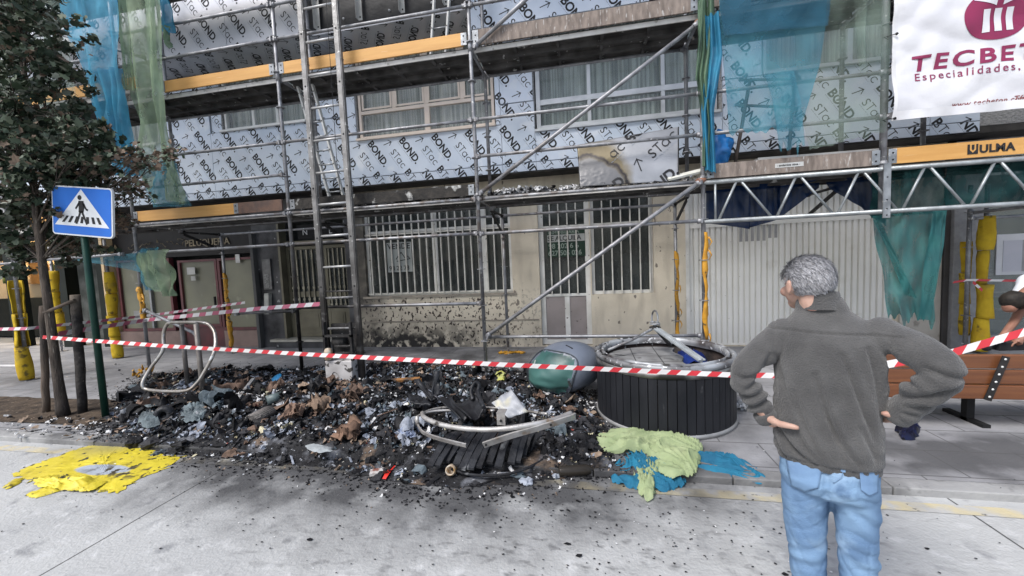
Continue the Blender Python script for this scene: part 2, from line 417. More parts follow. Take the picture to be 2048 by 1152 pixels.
def topsoot(nt, x, y, z, pos):
    reg = step(nt, ell(nt, x, z, -5.2, 2.2, 1.5, 2.6, pos, .4), .7, 1.3)
    return math_node(nt, 'MULTIPLY', reg, .9)
def stains(nt, x, y, z, pos):
    return math_node(nt, 'MULTIPLY', nfac(nt, pos, 3, .5, .75, 5, (2, 1, .5), 4), .5)
def fewspots(nt, x, y, z, pos):
    return math_node(nt, 'MULTIPLY', nfac(nt, pos, 11, .69, .70, 2, (1, 1, .6), 9), .8)
for fn, c in ((stains, (.30, .26, .21)), (fewspots, (.1, .08, .07)), (splash, (.045, .03, .025)), (basesoot, (.03, .027, .025)), (topsoot, (.03, .028, .028))): overlay(m_wall, fn, c)
holes = [(-4.46, -1.40, 1.10, 2.95), (-.88, 0.06, PAVE+.02, 2.95), (.08, 1.17, 1.02, 2.95), (1.72, 4.86, .06, 3.0)]
mb = MB(); wall(mb, -4.66, 5.5, 0, 3.25, YG, YG+.25, holes)
mb.build('ground_floor_wall', m_wall, BX)
mb = MB()                                   # mouldings on the render
mb.box(-4.55, -1.33, YG-.02, YG-.001, 1.055, 1.10); mb.box(-4.6, -.92, YG-.012, YG-.001, .56, .585)
mb.build('wall_band', pm('grimy_band', (.33, .29, .24), (.2, .18, .15), 6, .8), BX)
# interior backing so that openings look into dark rooms
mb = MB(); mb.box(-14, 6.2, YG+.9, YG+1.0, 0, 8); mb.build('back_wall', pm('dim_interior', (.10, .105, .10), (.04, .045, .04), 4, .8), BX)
# overhang soffit and first-floor structure
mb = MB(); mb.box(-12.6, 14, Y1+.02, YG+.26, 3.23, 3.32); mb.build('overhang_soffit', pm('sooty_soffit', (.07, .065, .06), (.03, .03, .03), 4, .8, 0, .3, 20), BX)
m_uw = pm('grey_block_wall', (.36, .36, .36), (.20, .20, .20), 26, .9, 0, .6, 40, stretch=(1, 1, 1.8))
w1 = [(-7.15, -5.22, 4.58, 5.70), (-4.16, -1.50, 4.11, 5.70), (-.80, 2.13, 3.93, 5.70), (2.75, 5.1, 4.42, 5.70), (-11.6, -8.75, 4.5, 5.7)]
mb = MB(); wall(mb, -12.6, 14, 3.33, 5.95, Y1+.034, Y1+.25, w1); mb.build('first_floor_wall', m_uw, BX)
# cladding of the first floor -------------------------------------------------
jx = [-12.6, -10.6, -8.53, -7.43, -4.35, -1.40, -.81, 2.17, 4.94, 5.54]
sill = [4.5, 4.5, 4.52, 4.52, 4.08, 4.08, 4.42, 3.90, 4.38, 4.38]
tops = [4.48, 4.48, 5.7, 4.55, 4.08, 4.42, 3.90, 4.38, 5.7]
for i in range(9):
    clad_panel(BX, jx[i], jx[i+1], 3.40, tops[i], Y1)
    clad_panel(BX, jx[i], jx[i+1], 3.25, 3.395, Y1, ph=.5)
clad_panel(BX, -5.20, -4.35, 4.56, 5.7, Y1); clad_panel(BX, -4.35, -4.18, 4.09, 5.7, Y1+.012)
clad_panel(BX, -1.49, -1.40, 4.09, 5.7, Y1+.006); clad_panel(BX, -1.40, -.82, 4.43, 5.7, Y1)
clad_panel(BX, -8.7, -8.53, 4.5, 5.7, Y1); clad_panel(BX, -7.42, -7.17, 4.56, 5.7, Y1+.03)
clad_panel(BX, 2.16, 2.73, 4.39, 5.7, Y1)
# second floor: face, soffit, open bay with membrane --------------------------------
S2 = 5.72
for a, b in ((-12.6, -10.1), (-10.1, -7.7), (-7.7, -6.2), (-6.2, -4.54)): clad_panel(BX, a, b, S2+.035, 7.6, Y2, m_film_g)
clad_panel(BX, -1.74, 1.0, 5.36, 7.6, Y2, m_film, ph=.2)
for k, (a, b) in enumerate(((-12.6, -9.6), (-9.6, -7.0), (-7.0, -4.54), (-4.54, -1.74))): clad_panel(BX, a, b, S2, 0, Y2 if k < 3 else Y2+.06, m_film_g, flat=True, yb=Y1+.03)
mb = MB()
mb.grid(lambda u, v: (-4.54+u*2.8, Y2+.16+.02*noise.noise((u*9, v*5, 1)), S2+.035+v*1.9), 30, 20)
for x in (-3.95, -3.1, -2.35, -2.0):
    for z in (5.95, 6.4): mb.lathe((x, Y2+.13, z), [(0, -.012), (.022, -.012), (.022, 0)], 10, 1, (0, 1, 0))
mb.build('black_membrane', [M['rubber'], M['galv']], BX)
for x in (-4.42, -3.62, -2.85, -2.1):
    mb = MB(); z0 = 5.86 if x > -4 else 5.82
    mb.box(x-.035, x+.035, Y2+.10, Y2+.104, z0, 7.4); mb.box(x-.035, x-.031, Y2+.02, Y2+.10, z0, 7.4)
    for z in (z0+.05, z0+.5): mb.lathe((x, Y2+.097, z), [(0, -.004), (.014, -.004), (.014, 0)], 8, 1, (0, 1, 0))
    mb.build('cladding_bracket', [M['white_paint'], M['dark']], BX)
mb = MB(); mb.box(-12.6, 1.0, Y2+.22, Y2+.5, S2+.05, 9); mb.box(1.02, 5.6, Y2+.08, Y2+.4, 5.6, 9)
mb.box(5.6, 14, Y1+.3, Y1+.6, 5.95, 9)
mb.build('second_floor_wall', M['concrete_trim'], BX)
mb = MB(); mb.box(2.2, 5.5, Y2+.02, Y2+.078, 5.72, 6.9); mb.build('second_floor_window', pm('shaded_glass', (.10, .12, .13), (.16, .18, .19), 2, .15), BX)

# windows ----------------------------------------------------------------------
m_glass = pm('window_glass', (.5, .55, .56), None, 3, .03, alpha=.14, spec=1.0)
m_curt = pm('grey_curtain', (.55, .57, .52), (.20, .23, .21), 1.0, .9, stretch=(26, 1, .35), lo=.38, hi=.62)  # stripe contrast raised in place of street reflections on the panes
m_curt2 = pm('green_grey_curtain', (.38, .45, .42), (.10, .14, .13), 1.0, .9, stretch=(22, 1, .3), lo=.4, hi=.6)  # light and dark stripes here also stand in for pane reflections
m_cream = pm('cream_window_frame', (.74, .64, .56), (.66, .57, .49), 4, .5)
m_alu = pm('aluminium_window_frame', (.58, .60, .62), (.46, .48, .5), 4, .4, .3)
m_whitef = pm('white_window_frame', (.80, .80, .78), (.72, .72, .7), 4, .45)
def window(x0, x1, z0, z1, fm, mull, trans, trans2=None, cm=None, opens=True, fw=.05):
    mb = MB(); yo = Y1+.06; yi = yo+.07
    mb.box(x0, x0+fw, yo, yi, z0, z1); mb.box(x1-fw, x1, yo, yi, z0, z1)
    mb.box(x0+fw, x1-fw, yo, yi, z0, z0+fw); mb.box(x0+fw, x1-fw, yo, yi, z1-fw, z1)
    tz = [z0+fw] + ([trans] if trans else []) + [z1-fw]
    if trans: mb.box(x0+fw, x1-fw, yo+.004, yi-.004, trans-fw*.6, trans+fw*.6)
    for m_, lo_, w in mull:
        a = z0+fw if lo_ else (trans+fw*.6 if trans else z0+fw)
        if lo_ and trans:
            mb.box(m_-w/2, m_+w/2, yo+.002, yi-.002, z0+fw, trans-fw*.6); mb.box(m_-w/2, m_+w/2, yo+.002, yi-.002, trans+fw*.6, z1-fw)
        else: mb.box(m_-w/2, m_+w/2, yo+.002, yi-.002, a, z1-fw)
    # sash edges of the upper lights
    if opens and trans:
        xs = [x0+fw]+[m_[0] for m_ in mull]+[x1-fw]
        for a, b in zip(xs[:-1], xs[1:]):
            a += .035; b -= .035; t = .035; c, d = trans+fw*.6+.012, z1-fw-.01
            mb.box(a, a+t, yo-.012, yo+.001, c, d); mb.box(b-t, b, yo-.012, yo+.001, c, d); mb.box(a+t, b-t, yo-.012, yo+.001, c, c+t)
    fr = mb.build('window', fm, BX, bevel=.004)
    mb = MB(); mb.box(x0+fw*.6, x1-fw*.6, yo+.034, yo+.040, z0+fw*.6, z1-fw*.6); mb.build('pane', m_glass, fr)
    mb = MB(); n = int((x1-x0)*60)
    mb.grid(lambda u, v: (x0+.02+u*(x1-x0-.04), yi+.09+.022*math.sin(u*(x1-x0)*34+2*math.sin(u*9)+v), z0+.02+v*(z1-z0-.04)), n, 2)
    mb.build('curtain', cm or m_curt, fr)
    mb = MB(); mb.box(x0-.03, x1+.03, Y1-.05, yo-.001, z0-.045, z0-.004); mb.build('sill', fm, fr, bevel=.004)
window(-7.13, -5.24, 4.585, 5.69, m_whitef, [(-6.45, True, .06), (-5.9, True, .06)], None, cm=m_curt)
window(-4.14, -1.52, 4.115, 5.69, m_cream, [(-3.42, False, .07), (-2.78, True, .10), (-2.10, False, .07)], 4.60)
window(-.78, 2.11, 3.935, 5.69, m_alu, [(.12, True, .06), (1.30, True, .06)], 4.40, cm=m_curt2, opens=False, fw=.075)
window(2.77, 5.08, 4.425, 5.69, m_alu, [(3.95, True, .07)], None, cm=m_curt)
window(-11.58, -8.77, 4.505, 5.69, m_whitef, [(-10.7, True, .06), (-9.7, True, .06)], None, cm=m_curt)

# ground floor: barred shop window ------------------------------------------------------
m_gd = pm('grey_grille_paint', (.70, .68, .62), (.50, .48, .43), 5, .55, 0, .15, 50, spots=((.08, .07, .06), 9, .68, .05))
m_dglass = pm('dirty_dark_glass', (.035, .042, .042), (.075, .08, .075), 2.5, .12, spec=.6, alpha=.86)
m_white_shop = pm('greyed_white_frame', (.72, .71, .68), (.58, .57, .53), 4, .5, spots=((.12, .1, .09), 14, .69, .03))
def grille(x0, x1, z0, z1, xs, yb, rails, name='window_grille', w=.022, m=m_gd):
    mb = MB()
    for x in xs: mb.box(x-w/2, x+w/2, yb-.014, yb+.014, z0, z1)
    for z in rails: mb.box(x0, x1, yb+.015, yb+.035, z-.014, z+.014)
    return mb.build(name, m, BX)
def shopframe(x0, x1, z0, z1, vs, hs, y=YG+.08, fw=.06, m=m_white_shop, name='shop_window'):
    mb = MB(); d = .06
    mb.box(x0, x0+fw, y, y+d, z0, z1); mb.box(x1-fw, x1, y, y+d, z0, z1); mb.box(x0+fw, x1-fw, y, y+d, z0, z0+fw); mb.box(x0+fw, x1-fw, y, y+d, z1-fw, z1)
    for v, w in vs: mb.box(v-w/2, v+w/2, y+.002, y+d-.002, z0+fw, z1-fw)
    for h, a, b in hs: mb.box(a, b, y+.004, y+d-.004, h-.025, h+.025)
    f = mb.build(name, m, BX, bevel=.003)
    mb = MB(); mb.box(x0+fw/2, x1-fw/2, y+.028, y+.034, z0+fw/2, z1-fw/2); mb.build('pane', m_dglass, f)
    return f
shopframe(-4.46, -1.40, 1.10, 2.95, [(-2.96, .11), (-1.96, .10)], [(2.40, -4.4, -1.46)])
xs = []; x = -4.32
while x < -1.45:
    xs.append(x+U(-.006, .006)); x += .152
grille(-4.45, -1.42, 1.13, 2.72, xs, YG+.02, (1.145, 2.16+.19))
# SE ALQUILA front: door leaf at left and window at right
df = shopframe(-.88, .06, .08, 2.95, [], [(1.02, -.82, 0), (2.30, -.82, 0)], fw=.09)
mb = MB(); mb.box(-.79, -.43, YG+.10, YG+.125, .17, .99); mb.box(-.34, -.03, YG+.10, YG+.125, .17, .99)
mb.build('door_panel', pm('brown_grey_door_panel', (.30, .26, .25), (.24, .21, .2), 3, .6, spots=((.08, .06, .05), 12, .66)), df)
mb = MB(); mb.box(-.43, -.34, YG+.085, YG+.13, .17, .99); mb.build('door_stile', m_white_shop, df)
shopframe(.08, 1.17, 1.02, 2.95, [], [(2.30, .14, 1.11)], fw=.06)
grille(-.79, -.03, 1.05, 2.28, [-.66+.16*k for k in range(4)], YG+.06, ())
grille(-.79, -.03, 2.33, 2.86, [-.66+.16*k for k in range(4)], YG+.06, ())
grille(.14, 1.11, 1.03, 2.9, [.29+.163*k for k in range(6)], YG+.03, ())
# folding scissor gates behind the glass
for x0, x1 in ((-.78, -.04), (.15, 1.1)):
    mb = MB(); p = .17
    for zr in ((2.14, 1.72), (1.45, 1.05)):
        x = x0
        while x < x1-.05:
            zt, zb = zr
            for k in range(2):
                za, zc = zt-(zt-zb)/2*k, zt-(zt-zb)/2*(k+1)
                for s_ in (0, 1):
                    a = (x+p*.9*s_, YG+.20+.01*s_, za); b = (x+p*.9*(1-s_), YG+.20+.01*s_, zc); mb.beam(a, b, .006, .014, (0, 1, 0))
            x += p
    x = x0
    while x < x1: mb.box(x-.006, x+.006, YG+.195, YG+.21, 1.03, 2.28); x += p
    mb.build('folding_gate', pm('folding_gate_steel', (.3, .31, .3), (.2, .2, .2), 5, .5, .4), BX)
# garage shutter -------------------------------------------------------------------------
m_gar = pm('white_corrugated_shutter', (.80, .79, .75), (.68, .67, .63), 1.2, .55, 0, .1, 30, spots=[((.5, .47, .41), 2.2, .64, .2), ((.2, .17, .13), 18, .74, .02)])
m_gar2 = pm('grey_painted_patch', (.33, .33, .32), (.27, .27, .27), 5, .6)
mb = MB(); x = 1.76; vs = []; prof = []
while x < 4.83:
    prof += [(x, .0), (x+.008, .036), (x+.066, .036), (x+.074, 0)]; x += .090
def corr(z0, z1, mi=0):
    for i in range(len(prof)-1):
        (a, da), (b, db) = prof[i], prof[i+1]
        mb.add([(a, YG+.09-da, z0), (b, YG+.09-db, z0), (b, YG+.09-db, z1), (a, YG+.09-da, z1)], [(0, 1, 2, 3)], mi)
corr(.10, 2.13); corr(2.20, 3.0)
mb.box(1.73, 4.85, YG+.035, YG+.095, 2.13, 2.20); mb.box(1.73, 4.85, YG+.05, YG+.11, .065, .10)
sh = mb.build('garage_shutter', [m_gar, m_gar2], BX)
mb = MB()
for i in range(7):
    k = prof[4*(9+i)+1][0]; mb.box(k+.002, k+.05, YG+.0515, YG+.0535, 1.86 if i < 5 else 1.9, 2.125)
mb.build('painted_over_patch', m_gar2, sh)
mb = MB(); mb.box(1.70, 1.76, YG-.004, YG+.09, .05, 3.0); mb.build('garage_jamb', m_white_shop, BX)
# right pilasters and the glazed shop
mb = MB(); mb.box(4.9, 5.44, YG-.05, YG-.002, .05, 3.2); mb.build('pilaster', pm('cream_stone', (.50, .47, .42), (.4, .37, .33), 3, .8, 0, .2, 30, spots=((.25, .23, .2), 6, .62, .1)), BX, bevel=.006)
mb = MB(); mb.box(5.45, 5.52, YG-.07, YG-.002, .05, 3.2); mb.build('downpipe_strip', pm('dark_strip', (.09, .085, .085)), BX)
mb = MB(); mb.box(5.53, 5.92, YG-.12, YG+.3, .05, 3.2); mb.build('stone_column', pm('grey_granite', (.33, .33, .34), (.27, .27, .28), 18, .6, 0, .2, 60), BX, bevel=.006)
# salon front on the left ----------------------------------------------------------------
m_mar = pm('maroon_frame', (.13, .03, .035), (.08, .025, .03), 4, .5)
m_kha = pm('papered_over_glass', (.18, .18, .125), (.13, .13, .095), 1.4, .35, spots=((.22, .22, .165), 3, .6, .1))
m_pink = pm('brown_pink_plinth', (.27, .19, .165), (.2, .14, .12), 3, .7)
mb = MB(); mb.box(-12.6, -7.12, YG+.12, YG+.25, 2.14, 3.23); mb.build('fascia_board', pm('black_fascia', (.012, .011, .011), (.02, .018, .018), 4, .55), BX)
mb = MB(); mb.box(-11.1, -9.25, YG+.05, YG+.2, .05, .42); mb.build('plinth', m_pink, BX)
mb = MB(); mb.box(-8.1, -7.14, YG+.05, YG+.2, .05, .42); mb.build('plinth', m_pink, BX)
mb = MB(); mb.box(-9.2, -8.14, YG+.10, YG+.2, .05, .50); mb.build('plinth', m_mar, BX)
def paneled(x0, x1, z0, z1, name='shop_window'):
    mb = MB(); y = YG+.06
    mb.box(x0, x0+.06, y, y+.1, z0, z1); mb.box(x1-.06, x1, y, y+.1, z0, z1); mb.box(x0+.06, x1-.06, y, y+.1, z0, z0+.06); mb.box(x0+.06, x1-.06, y, y+.1, z1-.05, z1)
    f = mb.build(name, m_mar, BX)
    mb = MB(); mb.box(x0+.055, x1-.055, y+.05, y+.06, z0+.055, z1-.045); mb.build('papered_glass', m_kha, f)
    return f
paneled(-11.0, -9.45, .43, 2.12); paneled(-9.22, -8.16, .51, 2.05, 'shop_door'); paneled(-8.14, -7.16, .43, 2.05)
mb = MB(); mb.box(-8.27, -8.24, YG+.02, YG+.055, .95, 1.2); mb.build('door_handle', M['dark'], BX)
mb = MB(); mb.box(-10.1, -10.05, YG+.05, YG+.12, .5, 2.06); mb.build('glazing_bar', M['galv'], BX)
for (x, z, w, h, c) in ((-8.95, 1.72, .22, .16, .5), (-7.62, 1.93, .11, .19, .6), (-8.86, 1.58, .12, .1, .4), (-10.6, .62, .28, .3, .3)):
    mb = MB(); mb.box(x, x+w, YG+.043, YG+.047, z, z+h); mb.build('paper_notice', pm('taped_paper', (c, c, c*.96), (c*.8, c*.8, c*.78), 8, .7), BX)
m_gold = pm('tarnished_gold_letters', (.26, .21, .13), (.08, .065, .045), 9, .5, .3)
def flat_text(body, size, org, ux, uz, mat, name, parent=None, bold=0, depth=.004, space=1.0, shear=0, th=0.0):
    """raised lettering: polygons in the plane spanned by ux, uz"""
    ux, uz, org = Vector(ux), Vector(uz), Vector(org); n = ux.cross(uz).normalized()
    mb = MB()
    for q in text_polys(body, size, bold, space):
        pts = [org+ux*(x+shear*y)+uz*y+n*depth for x, y in q]; mb.add(pts, [tuple(range(len(q)))])
    o = mb.build(name, mat, parent)
    if th: s_ = o.modifiers.new('solid', 'SOLIDIFY'); s_.thickness = th; s_.offset = 1
    return o
flat_text('PELUQUERIA', .21, (-9.0, YG+.11, 2.36), (1, 0, .0), (0, 0, 1), m_gold, 'shop_lettering', BX, .003, th=.012)
flat_text('PELUQUERIA', .21, (-12.15, YG+.11, 2.36), (1, 0, .0), (0, 0, 1), m_gold, 'shop_lettering', BX, .003, th=.012)
# scorched scraps of the burnt middle letters
mb = MB(); random.seed(3)
for k in range(16):
    x = -10.6+k*.105; z = 2.38+U(0, .12); pts = [(x, YG+.08, z)]
    for j in range(4): pts.append((pts[-1][0]+U(-.03, .06), YG+.08+U(-.02, .02), pts[-1][2]+U(-.05, .06)))
    mb.tube(pts, .007, 5)
mb.box(-10.35, -9.15, YG+.09, YG+.1, 2.29, 2.302)
mb.build('burnt_lettering', m_gold, BX)
# portal with marble jambs, intercom and doors --------------------------------------------
m_marb = pm('sooty_marble', (.10, .10, .105), (.025, .025, .028), 2.5, .4, 0, .15, 12, spots=((.3, .3, .3), 6, .66, .03))
mb = MB(); wall(mb, -7.12, -4.66, 0, 3.25, YG+.01, YG+.26, [(-6.45, -4.9, .22, 2.95)]); mb.build('portal_jamb', m_marb, BX)
mb = MB(); mb.box(-7.09, -7.02, YG-.10, YG+.008, .05, 2.6); mb.build('downpipe', pm('dark_pipe', (.1, .1, .1)), BX)
mb = MB(); mb.box(-6.75, -4.95, YG-.14, YG+.24, .19, .24); mb.build('doorstep', pm('cream_stone_step', (.48, .46, .40), (.38, .36, .31), 4, .6), BX, bevel=.006)
mb = MB(); mb.box(-6.65, -5.0, YG-.09, YG+.2, .04, .19); mb.build('step_riser', m_marb, BX)
m_door = pm('olive_bronze_door', (.17, .155, .11), (.11, .10, .07), 3, .45, .25)
for k, (a, b) in enumerate(((-6.42, -5.52), (-5.50, -4.93))):
    mb = MB(); y = YG+.14
    mb.box(a, a+.07, y, y+.05, .25, 2.22); mb.box(b-.07, b, y, y+.05, .25, 2.22); mb.box(a+.07, b-.07, y, y+.05, .25, .33); mb.box(a+.07, b-.07, y, y+.05, 2.15, 2.22)
    mb.box(a+.07, b-.07, y+.005, y+.045, .33, .86)                          # lower wooden panel
    mb.box(a+.16, b-.16, y-.012, y+.004, .42, .78); mb.box(a+.20, b-.20, y-.022, y-.013, .46, .74)
    mb.box(a+.07, b-.07, y+.01, y+.04, 1.12, 1.24)
    dr = mb.build('entrance_door', m_door, BX, bevel=.004)
    mb = MB(); n = 6 if k == 0 else 4
    for i in range(n):
        x = a+.07+(b-a-.14)*(i+.5)/n; mb.box(x-.013, x+.013, y-.016, y+.008, .88, 2.14)
        for z in (.92, 1.05, 1.30): mb.box(x-.028, x+.028, y-.022, y-.017, z, z+.05)
    mb.build('door_bars', pm('door_bar_bronze', (.30, .28, .22), (.14, .13, .1), 6, .4, .4), dr)
    mb = MB(); mb.box(a+.07, b-.07, y+.025, y+.03, .87, 2.15); mb.build('door_glass', m_dglass, dr)
mb = MB(); mb.box(-6.45, -4.9, YG+.08, YG+.2, 2.24, 2.33); mb.box(-6.48, -6.43, YG-.005, YG+.2, .25, 2.9); mb.build('door_frame', m_door, BX)
mb = MB(); mb.box(-6.05, -5.0, YG+.09, YG+.11, 2.36, 2.66); sg = mb.build('portal_sign', pm('black_sign', (.015, .015, .015)), BX)
flat_text('N', .17, (-5.93, YG+.088, 2.45), (1, 0, 0), (0, 0, 1), pm('pale_letter', (.6, .6, .58)), 'lettering', sg, .001)
flat_text('L', .17, (-5.30, YG+.088, 2.45), (1, 0, 0), (0, 0, 1), bpy.data.materials['pale_letter'], 'lettering', sg, .001)
mb = MB(); mb.box(-6.89, -6.68, YG-.03, YG+.008, 1.32, 1.98); ic = mb.build('intercom', pm('intercom_steel', (.16, .16, .165), (.1, .1, .1), 9, .4, .5), BX, bevel=.006)
mb = MB(); mb.box(-6.85, -6.74, YG-.036, YG-.031, 1.36, 1.66); mb.build('button_plate', pm('button_plate', (.25, .25, .25), (.1, .1, .1), 40, .4), ic)
mb = MB(); mb.obox((-6.78, YG-.07, 1.02), (.055, 0, 0), (0, .045, 0), (0, .02, .22)); mb.build('letterbox', pm('light_letterbox', (.42, .42, .39), (.3, .3, .28), 5, .5), BX)
# for-sale and to-let notices
ps = thing('sale_poster', 'white VENDE paper notice behind the bars of the long sooty window', 'poster', (-4.0, YG+.05, 1.8))
mb = MB(); mb.box(-3.99, -3.45, YG+.055, YG+.058, 1.58, 2.18); sh_ = mb.build('sheet', pm('grey_white_paper', (.34, .36, .35), (.28, .3, .29), 3, .7), ps)
inkp = pm('poster_ink', (.03, .03, .03))
flat_text('VENDE', .155, (-3.97, YG+.055, 2.05), (1, 0, 0), (0, 0, 1), inkp, 'lettering', ps, .003, .002, 1.02)
flat_text('98 22 73', .125, (-3.96, YG+.055, 1.62), (1, 0, 0), (0, 0, 1), inkp, 'lettering', ps, .002, .002)
mb = MB()
for a, b in (((-3.8, 1.84), (-3.68, 1.98)), ((-3.68, 1.98), (-3.6, 1.86)), ((-3.78, 1.80), (-3.5, 1.84)), ((-3.55, 1.9), (-3.49, 1.84))): mb.beam((a[0], YG+.0525, a[1]), (b[0], YG+.0525, b[1]), .002, .016, (0, 0, 1))
mb.build('swoosh_mark', inkp, ps)
pl = thing('rent_poster', 'green SE ALQUILA board with phone numbers in the barred shop door', 'poster', (-.4, YG+.07, 1.8))
mb = MB(); mb.box(-.72, -.02, YG+.074, YG+.077, 1.74, 2.24); mb.build('sheet', pm('dark_green_board', (.02, .045, .03), (.015, .035, .024), 4, .5), pl)
mb = MB(); mb.box(-.715, -.025, YG+.071, YG+.0735, 2.02, 2.155); mb.build('white_band', pm('white_band', (.40, .41, .39)), pl)
flat_text('SE ALQUILA', .125, (-.71, YG+.070, 2.045), (1, 0, 0), (0, 0, 1), inkp, 'lettering', pl, .002, .001, .92)
wl_ = pm('pale_green_letters', (.27, .33, .28))
flat_text('98 202 6 6', .13, (-.70, YG+.073, 1.90), (1, 0, 0), (0, 0, 1), wl_, 'lettering', pl, .002, .002)
flat_text('627 505 026', .13, (-.71, YG+.073, 1.77), (1, 0, 0), (0, 0, 1), wl_, 'lettering', pl, .002, .002, .95)
flat_text('INMOBILIARIA', .09, (-.70, YG+.073, 2.17), (1, 0, 0), (0, 0, 1), wl_, 'lettering', pl, .001, .002)
# glazed shop at the far right -------------------------------------------------------------
GS = thing('glazed_shop', 'glass shopfront beside the grey granite column at right, papers stuck on its pane', 'shop', (7.5, YG, 0))
m_sg = pm('shop_glass', (.22, .25, .24), (.3, .33, .31), 2, .06, alpha=.45, spec=.8)
mb = MB(); mb.box(5.93, 14, YG+.12, YG+.13, .22, 3.0); mb.build('glass_front', m_sg, GS)
mb = MB(); mb.box(5.93, 14, YG, YG+.2, .05, .22); mb.box(7.75, 7.81, YG+.08, YG+.2, .22, 3.0); mb.box(5.93, 14, YG+.02, YG+.24, 3.0, 3.3); mb.build('shop_frame', M['concrete_trim'], GS)
mb = MB(); mb.box(6.22, 14, YG+2.4, YG+2.5, 0, 3); mb.box(5.93, 14, YG+.15, YG+2.4, .0, .06); mb.build('shop_interior', pm('shop_interior', (.25, .26, .24), (.12, .13, .12), 2, .8), GS)
mb = MB(); random.seed(9)
for z in (.5, .8, 1.1): mb.box(6.4, 9, YG+.7, YG+1.1, z, z+.03)
for k in range(20): x = 6.45+rnd()*2.2; z = random.choice((.53, .83, 1.13)); mb.box(x, x+.1, YG+.75, YG+.9, z, z+U(.06, .2), 1+int(rnd()*2))
mb.build('display_shelf', [m_white_shop, pm('green_goods', (.15, .35, .05)), pm('white_goods', (.5, .5, .5))], GS)
mb = MB(); mb.box(6.26, 6.72, YG+.10, YG+.116, 1.15, 1.78); fp = mb.build('paper_frame', pm('white_paper_frame', (.62, .63, .66), (.56, .57, .6), 4, .6), GS)
mb = MB(); mb.box(6.34, 6.58, YG+.094, YG+.099, 1.20, 1.68); mb.build('paper_sheet', pm('lilac_paper', (.45, .46, .52), (.5, .5, .56), 4, .6), fp)
mb = MB(); mb.box(6.58, 6.64, YG+.094, YG+.099, 1.20, 1.68); mb.build('grey_edge', M['concrete_trim'], fp)
mb = MB(); mb.box(6.80, 7.05, YG+.10, YG+.11, 1.30, 1.52); mb.build('green_sticker', pm('pale_green_sticker', (.3, .55, .4), (.25, .5, .36), 5), GS)
mb = MB()
for k in range(3): mb.box(6.80, 7.3, YG+.1, YG+.11, 1.58+k*.075, 1.63+k*.075)
mb.build('green_stripes', pm('lime_stripe', (.25, .5, .06), (.2, .42, .05), 5), GS)
# bar in the neighbouring building on the left ------------------------------------------------
BL = thing('corner_bar', 'open-fronted bar at far left with lit cream wall panels, shelves and dark posts', 'building', (-14, 7.6, 0))
m_cr = pm('cream_bar_wall', (.62, .46, .27), (.55, .40, .22), 2, .7)
mb = MB(); mb.box(-20, -11.15, 9.6, 9.8, 0, 3.3); mb.box(-11.2, -11.12, 7.2, 9.6, 0, 3.3); mb.build('bar_wall', m_cr, BL)
mb = MB(); mb.box(-20, -11.21, 9.2, 9.59, 0, 1.2); mb.box(-20, -11.21, 9.5, 9.59, 2.45, 3.0); mb.build('bar_counter', pm('dark_green_wood', (.006, .008, .007), (.01, .012, .01), 5, .9), BL)
mb = MB(); mb.box(-20, -11.14, 7.2, 9.7, 3.1, 3.3); mb.build('bar_ceiling', M['concrete_trim'], BL)
for x in (-17.8, -14.6, -12.9, -11.6):
    mb = MB(); mb.box(x, x+.3, 7.35, 7.6, 0, 3.1); mb.build('bar_post', pm('dark_post_%d' % int(-x*10), (.012, .016, .013)), BL)
mb = MB(); mb.box(-20, -11.14, 7.2, 7.34, 2.95, 3.3); mb.build('bar_fascia', pm('bar_fascia', (.05, .05, .045), (.08, .07, .06), 4), BL)
for k in range(4):
    mb = MB(); x = -18+k*1.75; mb.box(x, x+1.1, 9.05, 9.5, 1.65, 2.4, 0); mb.box(x+.05, x+1.05, 9.04, 9.05, 1.7, 2.35, 1); random.seed(k)
    for j in range(9): mb.lathe((x+.1+j*.11, 8.98, 1.70+.33*(j % 2)), [(0, 0), (.03, 0), (.03, .16), (.01, .22), (.01, .27)], 8, 2+j % 3)
    mb.build('bottle_shelf', [pm('shelf_wood_%d' % k, (.3, .17, .07)), m_cr, pm('bottle_a%d' % k, (.08, .12, .05)), pm('bottle_b%d' % k, (.25, .12, .03)), pm('bottle_c%d' % k, (.4, .4, .35))], BL)
for k in range(3):
    mb = MB(); x = -18.5+k*2.4; mb.box(x, x+1.6, 8.2, 8.35, 2.98, 3.05); l = mb.build('ceiling_lamp', pm('warm_lamp_%d' % k, (.9, .8, .6), emit=((1, .76, .45), 34)), BL)
mb = MB(); mb.box(-30, -12.64, 7.2, 7.5, 3.32, 12); mb.build('upper_wall', M['concrete_trim'], BL)
for x in (-16, -19.5):
    for z in (4.3, 7):
        mb = MB(); mb.box(x, x+1.6, 7.16, 7.199, z, z+1.5); mb.build('upper_window', m_dglass, BL)
# ------------------------------------------------------------------ scaffold
SC = thing('scaffold', 'grey steel tube scaffold with plywood toe boards standing in front of the apartment facade', 'scaffold', (-3, 5.2, 0))
YO, YI, YB = 5.2, 5.95, 6.75
GX = [-7.3, -4.37, -1.43, 1.42]
m_st = M['galv']; m_ss = M['galv_sooty']
m_galv_low = pm('fire_marked_galvanised_tube', (.33, .335, .35), (.18, .18, .19), 8, .5, .5, .2, 60, spots=((.58, .58, .56), 25, .66))
def firemark(nt, x, y, z, pos):
    return math_node(nt, 'MULTIPLY', step(nt, ell(nt, x, z, -4.0, .1, 1.7, 2.5, pos, .3), .6, 1.2), nfac(nt, pos, 6, .15, .40))
overlay(m_galv_low, firemark, (.025, .023, .022))
def smoke2(nt, x, y, z, pos):
    return math_node(nt, 'MULTIPLY', step(nt, ell(nt, x, z, -2.4, 2.4, 3.6, 1.6, pos, .5), .6, 1.3), nfac(nt, pos, 9, .45, .62))
overlay(m_galv_low, smoke2, (.14, .12, .11))
